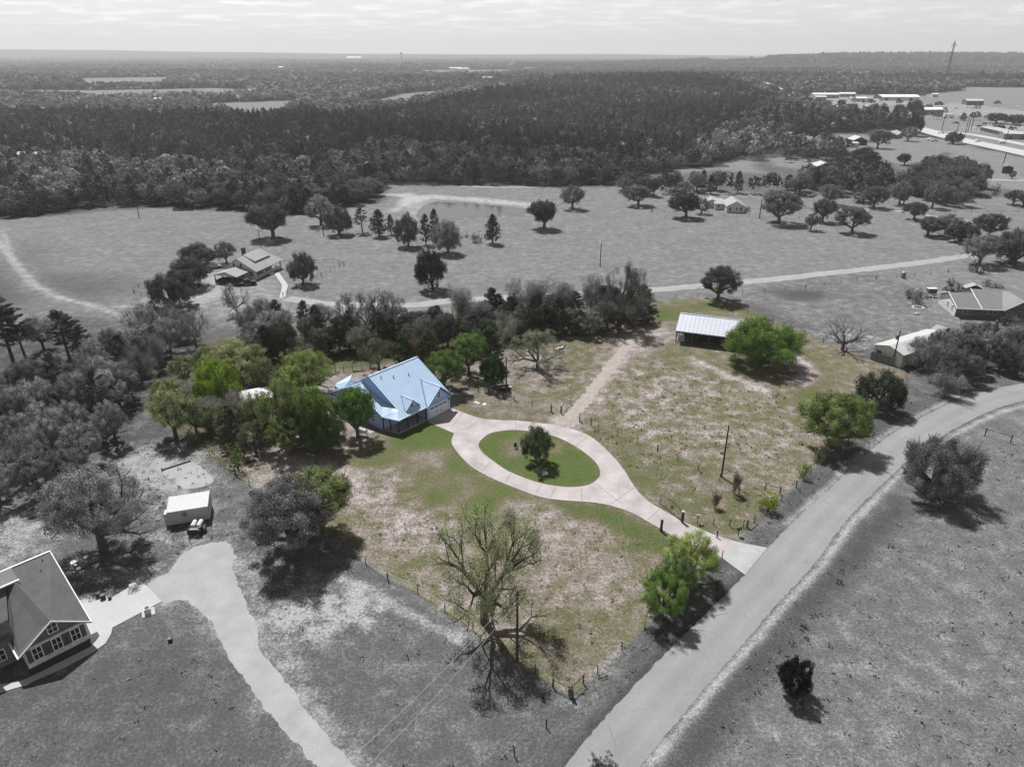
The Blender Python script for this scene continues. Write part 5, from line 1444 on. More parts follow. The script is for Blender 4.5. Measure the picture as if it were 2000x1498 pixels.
ptree('light', 404, 742, 672, 50, G3, "pale slim oak touching the property's top left corner", 2, seed=1)
ptree('light', 604, 770, 679, 108, (.17, .21, .07), "tall pale green oak behind the white canopy", True, seed=1)
ptree('light', 556, 866, 742, 96, (.13, .16, .06), "pale green oak in front of the white canopy", True, seed=2)
ptree('dome', 592, 850, 752, 70, (.14, .17, .07), "olive oak between the white canopy oak and the thicket", True, seed=0)
ptree('oak', 613, 880, 752, 82, (.11, .17, .04), "mid green tree rising from the thicket west of the lawn", True, seed=1)
ptree('dome', 628, 884, 805, 100, (.06, .09, .028), "low dark green thicket tree at the edge of the shaded lawn", True, seed=0)
ptree('cedar', 455, 870, 788, 62, (.075, .08, .055), "dark olive cedar left of the pale green oaks", True, seed=1)
ptree('shrub', 466, 918, 862, 34, (.13, .17, .06), "narrow light green bush beside fallen posts at the left fence corner", True, seed=0)
ptree('light', 344, 856, 757, 98, (.19, .22, .11), "pale olive oak nearest the left corner of the property", 2, seed=2)
ptree('shrub', 380, 868, 835, 30, (.10, .13, .06), "small green bush under the pale olive corner oak", True, seed=1)
ptree('brush', 402, 800, 742, 64, G5, "leafless grey thicket tree left of the vivid yellow-green tree", True, seed=0)
ptree('brush', 420, 842, 770, 66, G5, "leafless lilac-grey tree below the vivid yellow-green tree", True, seed=1)
ptree('brush', 372, 790, 740, 58, G5, "leafless grey tree between the two pale left oaks", True, seed=2)
ptree('brush', 470, 828, 760, 54, G5, "leafless grey tree below the white canopy", True, seed=0)
ptree('open', 946, 1214, 992, 246, (.23, .25, .14), "big sparse oak with dark limbs just breaking leaf near the bottom corner", 2, seed=2)
ptree('oak', 630, 1034, 912, 150, (.15, .185, .08), "green oak just inside the lower left boundary fence", 2, seed=1)
ptree('oak', 572, 1080, 938, 188, .125, "dark grey oak just outside the lower left boundary, touching the green one", seed=0)
for (a, b, c, w_, col, lab) in (
    (385, 850, 770, 66, (.17, .20, .095), "pale olive tree right of the corner oak in the crowded left corner"),
    (505, 850, 768, 72, (.13, .16, .06), "olive tree under the left edge of the pale green oaks"),
    (420, 770, 690, 70, (.16, .19, .08), "pale green tree pressed behind the vivid yellow-green tree"),
    (520, 770, 694, 72, (.13, .155, .07), "dull olive tree behind the white canopy's left side"),
    (572, 800, 712, 84, (.17, .21, .07), "pale green tree wedged between the two tallest left oaks"),
    (640, 846, 770, 62, (.11, .165, .045), "mid green tree at the right end of the left thicket"),
    (566, 888, 812, 84, (.085, .115, .04), "dark green tree at the front of the left thicket"),
    (500, 884, 818, 66, (.09, .10, .06), "dull green tree at the thicket's front left"),
    (440, 846, 786, 60, (.14, .17, .075), "small pale tree between the corner oak and dark cedar"),
    (330, 800, 738, 60, (.18, .21, .10), "pale tree hard against the left boundary"),
    (365, 748, 690, 58, (.15, .18, .09), "pale tree on the boundary above the left corner")):
    ptree('light' if w_ < 80 else 'oak', a, b, c, w_, col, lab, 2)
ptree('light', 1345, 1134, 1042, 116, (.20, .25, .08), "yellow-green sparse tree by the driveway mouth", 2, seed=0)
ptree('light', 1291, 1206, 1116, 106, (.11, .18, .045), "bright green bushy tree left of the driveway mouth", 2, seed=2)
ptree('light', 1322, 1168, 1080, 88, (.13, .175, .07), "dull olive tree between the yellow-green and bright green driveway trees", 2)
ptree('shrub', 1500, 997, 958, 38, (.18, .24, .02), "yellow-green round shrub beside the roadside fence", 2, seed=0)
ptree('shrub', 1567, 932, 900, 28, (.13, .18, .05), "small green shrub by the fence above the yellow-green round one", 2, seed=1)
ptree('shrub', 1596, 897, 872, 34, (.14, .19, .07), "light green shrub under the roadside oak", 2, seed=2)
ptree('oak', 1626, 874, 768, 146, (.115, .15, .05), "roadside oak overhanging the boundary with its shadow on the road", 2, seed=0)
ptree('dome', 1715, 798, 717, 92, (.05, .058, .045), "broad dark evergreen just inside the right corner of the boundary", 2, seed=1)
ptree('brush', 1394, 990, 957, 20, (.17, .12, .11), "small reddish bare bush right of the entrance gate", True, seed=1)
ptree('brush', 1433, 964, 921, 26, (.13, .13, .10), "spiky bush beside the foot of the tall utility pole", True, seed=2)
ptree('open', 740, 722, 662, 74, (.11, .12, .07), "thin olive tree behind the upper left end of the blue house roof", True, seed=0)
ptree('cedar', 790, 716, 652, 56, G4, "dark cedar directly behind the blue house ridge", True, seed=2)
ptree('cedar', 838, 702, 644, 54, (.05, .065, .035), "dull green evergreen right of the blue house ridge", True, seed=0)
ptree('brush', 815, 700, 655, 42, (.14, .10, .08), "brownish bare tree behind the top of the blue roof", True, seed=1)
ptree('light', 930, 690, 640, 60, (.07, .10, .045), "shadowy green oak in the back hedge left of the tall evergreen", True, seed=0)
# back hedge from left to right, along and over the rear boundary
hr = random.Random(5)
xh = 498
HK = [('cedar', .032), ('brush', .20), ('oak', .075), ('cedar', .042), ('light', .12), ('brush', .24), ('oak', .045)]
hi = 0
while xh < 1262:
    k, tn = HK[hr.randrange(len(HK))]
    yb = 712 - (xh - 498) * .098 + hr.uniform(-10, 8)
    if 640 < xh < 700: yb -= 4
    hh = hr.uniform(50, 74) if xh < 1100 else hr.uniform(42, 60)
    wd_ = hr.uniform(46, 70)
    tn *= hr.uniform(.85, 1.2)
    auto(ptree(k, xh, yb, yb - hh, wd_, (tn * .97, tn * 1.02, tn * .86), "", True, group="trees crowded along the back hedge"), xh, tn, k, "in the back hedge's front row")
    if hr.random() < .8:
        k, tn = HK[hr.randrange(len(HK))]; yb2 = yb - hr.uniform(22, 34)
        xr = xh + hr.uniform(-12, 12)
        auto(ptree(k, xr, yb2, yb2 - hr.uniform(44, 60), hr.uniform(44, 66), tn * 1.2, "", True, group="trees crowded along the back hedge"), xr, tn, k, "in the back hedge's rear row")
    xh += hr.uniform(17, 27)
ptree('open', 1207, 645, 514, 118, .10, "large twiggy oak at the right end of the back hedge", True, seed=1)
ptree('bare', 725, 660, 556, 84, .1, "tall leafless tree over the middle of the back hedge", seed=0)
ptree('open', 758, 652, 568, 84, .16, "thinly leaved tree beside the tall leafless one in the back hedge", seed=2)
ptree('open', 690, 654, 572, 80, .17, "thinly leaved tree left of the tall leafless one in the back hedge", seed=0)
ptree('brush', 892, 640, 552, 84, .13, "leafless spreading tree in the hedge right of the farm road bend", seed=1)
ptree('cedar', 960, 632, 562, 52, .05, "dark evergreen top standing out of the hedge centre", seed=2)
for i, (a, b, c, d_, e) in enumerate([(1010, 628, 545, 70, .12), (1060, 620, 538, 84, .15), (1105, 618, 548, 72, .13), (1150, 612, 536, 70, .12)]):
    auto(ptree('brush', a, b, c, d_, e, "", group="grey leafless trees in the right half of the back hedge", seed=i % 3), a, e, "brush", "standing above the back hedge's right half")
# ---- outside, each with its own place
ONE = [
 ('oak', 1402, 587, 517, 86, .055, "dark oak on the fence line behind the pole barn"),
 ('bare', 1645, 684, 618, 96, .1, "leafless gnarled tree at the right boundary beyond the barn oak"),
 ('dome', 1816, 962, 848, 140, .095, "round grey oak alone on the far side of the road"),
 ('dome', 1543, 1352, 1283, 70, .014, "small black-looking evergreen alone in the right field"),
 ('shrub', 1182, 1512, 1477, 56, .05, "bush cut off by the bottom edge on the road verge"),
 ('light', 203, 1076, 905, 176, .19, "twiggy pale oak left of the white storage container"),
 ('dome', 845, 566, 479, 72, .032, "dark lone evergreen oak in the pasture above the back hedge"),
 ('dome', 875, 494, 424, 66, .16, "pale round oak below the pond"),
 ('dome', 798, 482, 412, 60, .09, "dense grey oak left of the pale round one below the pond"),
 ('cedar', 832, 478, 418, 30, .06, "slim cedar squeezed between two oaks below the pond"),
 ('cedar', 849, 462, 408, 26, .045, "slim dark cedar top against the pond water"),
 ('cedar', 962, 476, 419, 38, .035, "narrow ragged cedar at the pond's near right bank"),
 ('shrub', 930, 474, 452, 24, .10, "low bush left of the ragged cedar"),
 ('shrub', 912, 464, 456, 12, .05, "tiny dark bush near the pond bank"),
 ('cedar', 741, 462, 410, 42, .04, "dark dense cedar, middle of three left of the pond oaks"),
 ('cedar', 764, 458, 419, 20, .05, "smallest cedar right of the dark dense one"),
 ('pine', 708, 455, 404, 34, .085, "small young pine in the pasture left of the cedars"),
 ('dome', 662, 458, 398, 58, .085, "grey oak standing by the pasture utility pole"),
 ('light', 628, 440, 380, 62, .17, "pale leafy oak at the edge of the dark wood"),
 ('oak', 534, 466, 394, 84, .07, "wide spreading oak with a shadow pool left of the pond pasture"),
 ('dome', 336, 600, 528, 96, .06, "dark domed tree by the farmyard's left fence corner"),
 ('dome', 378, 562, 500, 84, .055, "dark domed tree behind the fence corner one"),
 ('dome', 384, 520, 474, 78, .07, "domed tree farthest up the farmyard row"),
 ('light', 443, 515, 468, 46, .11, "small leafy tree behind the farmhouse chimney end"),
 ('dome', 592, 556, 487, 62, .075, "round tree on the lawn beside the farmhouse porch"),
 ('open', 464, 614, 554, 54, .22, "small pale tree below the farmhouse carport"),
 ('oak', 1062, 448, 390, 66, .05, "dark round oak right of the pond"),
 ('light', 1118, 408, 360, 58, .10, "layered oak beyond the pond's right end"),
 ('oak', 1247, 402, 360, 62, .09, "flat-topped oak at the top of the pasture"),
 ('oak', 1340, 425, 373, 66, .045, "dark oak hiding the small fenced plot left of the gabled house"),
 ('light', 1370, 418, 385, 34, .12, "small pale tree touching the dark oak by the gabled house"),
 ('oak', 1521, 437, 371, 84, .09, "large round oak right of the gabled house"),
 ('oak', 1583, 450, 416, 32, .09, "small crooked oak right of the large round one"),
 ('oak', 1606, 434, 386, 48, .09, "oak above the small crooked one"),
 ('light', 1618, 400, 358, 56, .11, "pale oak behind the crooked oak pair"),
 ('oak', 1664, 456, 401, 66, .085, "layered oak with a flat shadow by the pasture track"),
 ('oak', 1706, 406, 362, 50, .075, "rounded oak on the near side of the pasture track bend"),
 ('light', 1686, 396, 370, 44, .13, "pale oak left of the rounded track oak"),
 ('oak', 1785, 429, 394, 46, .06, "small leaning oak on the pasture track"),
 ('oak', 1812, 460, 421, 48, .075, "leftmost oak of the leaning group beyond the track"),
 ('light', 1846, 458, 415, 52, .12, "pale middle oak of the leaning group beyond the track"),
 ('dome', 1873, 472, 428, 62, .055, "dark rightmost oak of the leaning group beyond the track"),
 ('oak', 1930, 464, 416, 58, .055, "dark oak alone near the right edge of the pasture"),
 ('light', 1912, 517, 454, 66, .13, "pale open oak over the end of the dirt road"),
 ('shrub', 1911, 533, 507, 30, .05, "dark round bush below the pale open oak"),
 ('dome', 1980, 517, 444, 84, .07, "large oak cut off by the right edge above the ranch house"),
 ('shrub', 1860, 572, 544, 40, .06, "rounded bush behind the ranch house's left end"),
 ('shrub', 1776, 583, 562, 26, .09, "bare-looking bush at the ranch garden edge"),
 ('shrub', 1795, 594, 563, 28, .10, "feathery bush in the ranch garden ring bed"),
 ('shrub', 1925, 560, 545, 18, .12, "small pale bush beside the garden shed"),
 ('shrub', 1946, 562, 550, 20, .13, "second small pale bush right of the garden shed"),
 ('shrub', 1962, 633, 612, 30, .05, "low hedge bush before the ranch house wing"),
 ('shrub', 1984, 640, 616, 30, .10, "flowering bush before the ranch house wing"),
 ('shrub', 1459, 413, 402, 14, .05, "bush at the gabled house's right corner"),
 ('pine', 30, 718, 577, 82, .045, "tallest dark pine at the left edge"),
 ('pine', 52, 706, 600, 56, .045, "dark pine leaning against the tallest one"),
 ('pine', 136, 700, 606, 66, .05, "middle dark pine of the left trio"),
 ('pine', 158, 706, 614, 56, .05, "right dark pine of the left trio"),
 ('light', 86, 684, 614, 60, .20, "pale twisted tree between the dark pines"),
 ('dome', 1886, 350, 308, 44, .045, "dark oak on the open grass by the highway"),
 ('oak', 1862, 346, 306, 46, .08, "grey oak left of the dark highway oak"),
 ('oak', 1826, 348, 300, 50, .065, "broad oak above the big roadside thicket"),
 ('oak', 1766, 323, 299, 24, .04, "lone dark bush-like oak in the open field"),
 ('dome', 1683, 322, 285, 58, .055, "domed oak right of the hedge above the barn"),
 ('oak', 1713, 290, 254, 38, .05, "dark oak in front of the white-roofed house"),
 ('light', 1773, 276, 246, 30, .13, "pale round tree right of the white-roofed house"),
 ('dome', 1779, 266, 215, 36, .035, "tall dark tree in the middle of the far town"),
 ('dome', 1782, 226, 193, 34, .035, "highest dark crown in the far town"),
 ('dome', 1861, 282, 255, 30, .06, "oak leaning over the highway verge"),
 ('oak', 1587, 274, 250, 22, .05, "small round tree at the paddock's left end"),
 ('oak', 1612, 281, 256, 28, .07, "paler tree right of the paddock's small round one"),
 ('oak', 1640, 212, 194, 16, .05, "dark tree before the long warehouse"),
 ('oak', 1664, 215, 202, 26, .07, "spreading tree in the town verge"),
 ('light', 1705, 222, 201, 28, .12, "pale tree before the very long store"),
 ('oak', 1752, 226, 203, 20, .06, "tree in front of the bright-roofed store"),
 ('oak', 1946, 242, 220, 36, .045, "dark clump of a tree on the white yard's edge"),
 ('dome', 1980, 244, 222, 36, .05, "dark tree right of the clump by the white yard"),
 ('oak', 1951, 258, 244, 22, .04, "small dark tree near the storage units"),
 ('cedar', 1971, 261, 247, 12, .03, "small pointed tree near the storage units"),
 ('cedar', 1880, 237, 221, 14, .035, "pointed tree behind the highway poles"),
 ('cedar', 1584, 233, 200, 16, .03, "dark pine at the highway's left side before the town"),
 ('light', 1762, 362, 332, 36, .10, "small oak left of the big roadside thicket"),
 ('oak', 1764, 400, 372, 20, .03, "dark small evergreen under the big thicket"),
 ('light', 1756, 400, 352, 44, .12, "open oak at the left front of the big thicket"),
 ('shrub', 1942, 382, 356, 14, .09, "thin bush by the far right lane"),
 ('light', 1976, 350, 336, 12, .10, "thin young tree beside the white lane"),
 ('oak', 1978, 400, 370, 36, .06, "dark bush-like oak at the right edge below the lane"),
 ('oak', 1998, 404, 378, 30, .06, "last oak at the right edge below the lane"),
]
for r_ in ONE:
    ptree(*r_[:6], r_[6], seed=(r_[1] * 7 + r_[2]) % 3)

def in_poly(poly, X, Y): return sdf(poly, np.asarray(X, float), np.asarray(Y, float)) > 0
def scatter(poly, step, seed, jit=.42):
    Wp = W(poly) if not isinstance(poly, np.ndarray) else poly
    R = np.random.default_rng(seed)
    x0, y0 = Wp.min(0); x1, y1 = Wp.max(0)
    xs, ys = np.meshgrid(np.arange(x0, x1, step), np.arange(y0, y1, step))
    X = xs.ravel() + R.uniform(-jit, jit, xs.size) * step; Y = ys.ravel() + R.uniform(-jit, jit, xs.size) * step
    k = in_poly(Wp, X, Y)
    return X[k], Y[k], R
def frame_ok(X, Y, m=60):
    dz = -CAM_H; d = Y * cp_ - dz * sp_
    px = 1000 + FPX * X / d
    return (px > -m) & (px < 2000 + m)
# groves: (polygon, step m, kinds, tones, height range, width range, label, group)
GROVES = [
 ([(-60, 700), (40, 730), (60, 790), (130, 740), (240, 690), (330, 740), (270, 800), (220, 850), (90, 880), (-60, 880)], 5.6, ['light', 'light', 'brush', 'pine', 'oak', 'oak'], [.22, .17, .13, .055, .11, .16], (6.5, 9.5), (5.5, 8),
  "grey tree in the crowded wood at the left edge below the pines", "trees of the crowded left wood below the pines"),
 ([(230, 660), (300, 640), (440, 650), (395, 668), (330, 730), (250, 710)], 5.4, ['light', 'brush', 'open', 'light', 'cedar'], [.19, .14, .17, .22, .06], (6, 9), (5.5, 8),
  "grey tree outside the property's top left corner", "grey trees outside the property's top left corner"),
 ([(440, 650), (560, 620), (640, 640), (620, 664), (500, 675)], 5.6, ['oak', 'light', 'cedar', 'light'], [.10, .17, .05, .19], (6, 8.5), (6, 8),
  "tree in the left part of the hedge below the farmyard", "trees in the hedge below the farmyard"),
 ([(-80, 880), (90, 870), (230, 850), (275, 880), (200, 915), (180, 955), (60, 1000), (-80, 1010)], 5.0, ['light', 'oak', 'light', 'open'], [.16, .11, .18, .16], (6, 8.5), (5, 7),
  "oak of the shady grove above the shingled house", "oaks of the shady grove above the shingled house"),
 ([(1790, 760), (1742, 720), (1790, 702), (1860, 690), (2080, 650), (2080, 738), (1940, 748), (1850, 772)], 4.9, ['oak', 'light', 'light', 'oak', 'brush', 'open'], [.10, .15, .17, .08, .13, .15], (5.5, 8.5), (5.5, 8),
  "tree of the thick hedge between the road and the white workshop", "trees of the thick roadside hedge by the white workshop"),
 ([(1205, 384), (1215, 368), (1330, 370), (1480, 372), (1560, 365), (1620, 358), (1700, 355), (1705, 376), (1600, 384), (1480, 382), (1330, 384)], 7.5, ['oak', 'light', 'cedar', 'oak', 'oak', 'light'], [.075, .12, .04, .06, .09, .14], (7, 10.5), (7, 11),
  "tree of the long hedge beyond the gabled house", "trees of the long hedge beyond the gabled house"),
 ([(1570, 355), (1640, 335), (1740, 350), (1760, 380), (1700, 400), (1640, 390), (1600, 380)], 10, ['oak', 'light', 'oak'], [.075, .11, .06], (7, 10), (8, 11),
  "oak scattered between the long hedge and the big thicket", "oaks scattered left of the big thicket"),
 ([(1790, 412), (1770, 380), (1800, 355), (1870, 345), (1920, 365), (1900, 400), (1850, 412)], 8, ['oak', 'light', 'oak', 'brush'], [.06, .10, .075, .11], (9, 13), (9, 12),
  "tree inside the big thicket on the right near the lane", "trees inside the big thicket on the right"),
 ([(1520, 306), (1600, 296), (1660, 300), (1650, 320), (1560, 316), (1520, 312)], 9, ['oak', 'light', 'brush'], [.07, .11, .13], (6, 9), (8, 11),
  "tree of the low hedge below the paddock", "trees of the low hedge below the paddock"),
 ([(1490, 256), (1560, 236), (1700, 240), (1780, 252), (1760, 262), (1620, 262), (1500, 268)], 9, ['oak', 'light', 'pine', 'oak'], [.06, .11, .045, .08], (9, 13), (9, 12),
  "tree of the wood above the paddock", "trees of the wood above the paddock"),
]
PLACES = ["in the left wood below the pines", "outside the property's top left corner", "in the hedge below the farmyard", "in the grove above the shingled house", "in the hedge beside the white workshop", "in the hedge beyond the gabled house", "between far hedge and big thicket", "in the big thicket at right", "in the low hedge below the paddock", "in the wood above the paddock"]
CAND = []
n_ind = 0
for gi, (poly, step, kinds, tones, hr_, wr_, lab, grp) in enumerate(GROVES):
    X, Y, R = scatter(poly, step, 40 + gi)
    k = frame_ok(X, Y, 40)
    for x, y in zip(X[k], Y[k]):
        j = R.integers(len(kinds)); kind = kinds[j]
        h = R.uniform(*hr_) * (1.35 if kind == 'pine' else 1); w = R.uniform(*wr_) * (.75 if kind in ('pine', 'cedar') else 1)
        CAND.append((kind, float(x), float(y), w, h, tones[j] * R.uniform(.8, 1.2), PLACES[gi], grp, int(R.integers(3))))

# ---- woods: the nearest trees are individuals, the mass behind is one object per kind
def wood_points():
    X, Y, R = scatter(F_WOOD, 6.4, 7)
    k = frame_ok(X, Y, 80); X, Y = X[k], Y[k]
    far_thin = (Y > 800) & (R.random(len(X)) < .45)
    X, Y = X[~far_thin], Y[~far_thin]
    return X, Y, R
WX, WY, WR = wood_points()
d_edge = sdf(WOOD_W, WX, WY); dark = in_poly(DARK_W, WX, WY)
order = np.argsort(np.hypot(WX, WY) + WR.uniform(-4, 4, len(WX)) + np.minimum(d_edge, 40) * 1.2)
BUDGET = 108
first = order[:BUDGET]; rest = order[BUDGET:]
for i in first:
    x, y = float(WX[i]), float(WY[i])
    pine = dark[i] or WR.random() < .22
    kind = 'pine' if pine else ['oak', 'light', 'oak', 'cedar'][WR.integers(4)]
    tone = {'pine': .05, 'oak': .085, 'light': .15, 'cedar': .05}[kind] * WR.uniform(.75, 1.25)
    h = WR.uniform(10, 13) if pine else WR.uniform(7, 10.5); w = WR.uniform(5, 7) if pine else WR.uniform(8, 11)
    side = "left pasture" if x < -60 else "pond"
    CAND.append((kind, x, y, w, h, tone, "at the wood's edge behind the " + side, "trees at the front edge of the wood behind the " + side, int(WR.integers(3))))
n_oak = sum(1 for o in S.objects if o.name.startswith('oak_tree'))
CAND.sort(key=lambda c: -c[3] * c[4] / (c[1] ** 2 + c[2] ** 2))
EX, EY, EK = [], [], []
for c in CAND:
    kind, x, y, w, h, tone, place, grp, sd = c
    isoak = NAMES[kind][0] == 'oak_tree'
    if isoak and n_oak >= 298:
        EX.append(x); EY.append(y); EK.append((h, w, tone)); continue
    n_oak += isoak; n_ind += 1
    o = plant(kind, x, y, w, h, (tone,) * 3, "", group=grp, z=float(terr(x, y)), seed=sd)
    auto(o, proj(x, y, 0)[0], tone, kind, place)
finish_auto()
for poly, st in (([(1590, 206), (1800, 196), (1990, 205), (1990, 260), (1900, 258), (1790, 240), (1700, 222)], 42), ([(1500, 300), (1640, 292), (1640, 330), (1500, 330)], 22)):
    X, Y, R = scatter(poly, st, 77)
    for x, y in zip(X, Y):
        if R.random() < .55 and linedist(W(HIGHWAY), np.array([x]), np.array([y]))[0] > 16:
            EX.append(float(x)); EY.append(float(y)); EK.append((R.uniform(4, 8), R.uniform(5, 10), R.uniform(.06, .14)))
print("deferred oaks", len(EX))

def clump_mesh(name, X, Y, H, Wd, tone, nleaf, conical, R, mat, leaf=.30):
    """many trees in one mesh: leaf cards over each crown"""
    n = len(X); Z0 = terr(X, Y)
    k = np.repeat(np.arange(n), nleaf); m = len(k)
    th = R.uniform(0, 2 * math.pi, m); u = R.random(m)
    if conical:
        hh = .28 + .72 * u ** .8
        rad = .5 * (1 - ((hh - .28) / .72) ** 1.7) * R.uniform(.55, 1.05, m) + .05
    else:
        ph = np.arccos(1 - 1.35 * u)      # mostly the upper part
        hh = .55 + .45 * np.cos(ph); rad = .5 * np.sin(ph) * R.uniform(.75, 1.08, m)
        lob = 1 + .22 * np.sin(th * 3 + R.uniform(0, 6, n)[k]) * np.sin(ph * 3)
        rad *= lob; hh *= 1 + .07 * np.sin(th * 4 + 2)
    c = np.stack([X[k] + rad * np.cos(th) * Wd[k], Y[k] + rad * np.sin(th) * Wd[k], Z0[k] + hh * H[k]], 1)
    nr = np.stack([np.cos(th) * rad * 2, np.sin(th) * rad * 2, (hh - .4) * 1.2], 1) + R.normal(0, .45, (m, 3))
    nr /= np.linalg.norm(nr, axis=1)[:, None]
    a = np.cross(nr, R.normal(0, 1, (m, 3))); a /= np.linalg.norm(a, axis=1)[:, None]; b = np.cross(nr, a)
    sz = (leaf * Wd[k] * R.uniform(.55, 1.15, m) * .5)[:, None]
    a *= sz; b *= sz * .75
    V = np.stack([c - a, c - b, c + a, c + b], 1).reshape(-1, 3)
    F = np.arange(4 * m).reshape(m, 4)
    C = np.repeat(tone[k] * R.uniform(.7, 1.3, m), 4)
    me = np_mesh(name, V, F, C, mat)
    o = bpy.data.objects.new(name, me); S.collection.objects.link(o)
    return o
R2 = np.random.default_rng(99)
pine = (dark[rest] & (R2.random(len(rest)) < .8)) | (R2.random(len(rest)) < .22)
px_, py_ = WX[rest][pine], WY[rest][pine]
ox_, oy_ = WX[rest][~pine], WY[rest][~pine]
def split_build(base, X, Y, conical, tone0, hr1, wr1, label, extra=False):
    """near trees with many cards, farther ones with fewer, joined into one object"""
    obs = []
    for lo, hi, nl, lf in ((0, 520, 210, .165), (520, 900, 80, .25), (900, 9000, 24, .46)):
        s = (Y >= lo) & (Y < hi); n = int(s.sum())
        if not n: continue
        H = R2.uniform(*hr1, n); Wd = R2.uniform(*wr1, n) * (1 if lo < 900 else 1.35)
        tn = tone0 * R2.uniform(.6, 1.45, n) * (1 + .35 * np.sin(X[s] / 70 + 1.5 * np.sin(Y[s] / 90))) * np.where(R2.random(n) < (.12 if conical else .25), 1.6, 1.0)
        obs.append(clump_mesh(base, X[s], Y[s], H, Wd, tn, nl, conical, R2, M_WOODS, lf))
    if extra:
        e = np.array(EK); obs.append(clump_mesh(base, np.array(EX), np.array(EY), e[:, 0], e[:, 1], e[:, 2], 150, False, R2, M_WOODS, .2))
    bpy.ops.object.select_all(action='DESELECT')
    for o in obs: o.select_set(True)
    bpy.context.view_layer.objects.active = obs[0]
    if len(obs) > 1: bpy.ops.object.join()
    o = obs[0]; o.name = base
    return tag(o, label, base.replace('_', ' '), kind='stuff')
def woods_mat():
    m, n, l = new_mat("woods_foliage")
    out = n.new('ShaderNodeOutputMaterial'); at = n.new('ShaderNodeAttribute'); at.attribute_name = 'var'
    d = n.new('ShaderNodeBsdfDiffuse'); t = n.new('ShaderNodeBsdfTranslucent'); mx = n.new('ShaderNodeMixShader'); mx.inputs[0].default_value = .15
    cc = n.new('ShaderNodeCombineColor')
    for i in range(3): l.new(at.outputs['Fac'], cc.inputs[i])
    l.new(cc.outputs[0], d.inputs[0]); l.new(cc.outputs[0], t.inputs[0]); l.new(d.outputs[0], mx.inputs[1]); l.new(t.outputs[0], mx.inputs[2]); l.new(mx.outputs[0], out.inputs[0]); return m
M_WOODS = woods_mat()
split_build("pine_forest", px_, py_, True, .064, (9, 15), (5, 7.5), "dark pine forest stretching across behind the pastures")
split_build("mixed_wood", ox_, oy_, False, .14, (6, 11), (8, 11), "grey leafy wood at the front of the pine forest and in far hedges", extra=True)

# the wide valley beyond: woodland with gaps for the fields
def far_points():
    Xs, Ys = [], []
    for lo, hi, st in ((420, 900, 9.0), (900, 1500, 13.0), (1500, 3300, 21.0), (3300, 6500, 42.0)):
        ys = np.arange(lo, hi, st); Xm = hi * .86
        xs = np.arange(-Xm, Xm, st)
        gx, gy = np.meshgrid(xs, ys); gx = gx.ravel() + R2.uniform(-.45, .45, gx.size) * st; gy = gy.ravel() + R2.uniform(-.45, .45, gy.size) * st
        Xs.append(gx); Ys.append(gy)
    X = np.concatenate(Xs); Y = np.concatenate(Ys)
    k = frame_ok(X, Y, 60) & ~in_poly(WOOD_W, X, Y); X, Y = X[k], Y[k]
    k = np.ones(len(X), bool)
    for f in FIELDS_W: k &= ~(sdf(f, X, Y) > -3)
    hw = linedist(W(HIGHWAY), X, Y); k &= hw > 20
    k &= linedist(W(FARHWY), X, Y) > 45
    near_open = W([(1200, 372), (1480, 378), (1500, 300), (1620, 300), (1690, 300), (1720, 250), (2400, 350), (2400, 520), (1200, 520)])
    k &= ~in_poly(near_open, X, Y)
    # patchy clearings
    cl = np.sin(X / 95 + 1.3 * np.sin(Y / 170)) + np.sin(Y / 120 + 1.7 * np.sin(X / 210)) 
    k &= ~((cl > 1.45) & (Y > 1500))
    return X[k], Y[k]
FX, FY = far_points()
obs = []
for lo, hi, nl, lf in ((0, 900, 40, .36), (900, 1500, 22, .48), (1500, 3300, 12, .62), (3300, 9000, 8, .75)):
    s = (FY >= lo) & (FY < hi); n = int(s.sum())
    if not n: continue
    X, Y = FX[s], FY[s]
    st = {0: 9, 900: 13, 1500: 21, 3300: 42}[lo]
    Wd = R2.uniform(.95, 1.45, n) * st * .95; H = R2.uniform(7, 11, n) + (2 if lo > 900 else 0)
    low = .5 + .5 * np.sin(X / 260 + 2 * np.sin(Y / 330)) * np.sin(Y / 190 + X / 500)
    hill = np.exp(-((Y - 4300) / 900) ** 2 / 2) * (X > 0)
    tn = (.12 + .12 * low) * (R2.uniform(.6, 1.5, n) if lo < 1500 else R2.uniform(.8, 1.2, n)) * (1 - .72 * hill)
    tn = np.where((X > 300) & (Y > 950) & (Y < 1800), tn * .72, tn)
    obs.append(clump_mesh("valley_woodland", X, Y, H, Wd, tn, nl, False, R2, M_WOODS, lf))
bpy.ops.object.select_all(action='DESELECT')
for o in obs: o.select_set(True)
bpy.context.view_layer.objects.active = obs[0]
bpy.ops.object.join()
tag(obs[0], "endless grey woodland filling the valley to the horizon", "woodland", kind='stuff')
print("TREES individuals", n_ind, "one", len(TREE_LOG), "wood", len(WX), "far", len(FX))

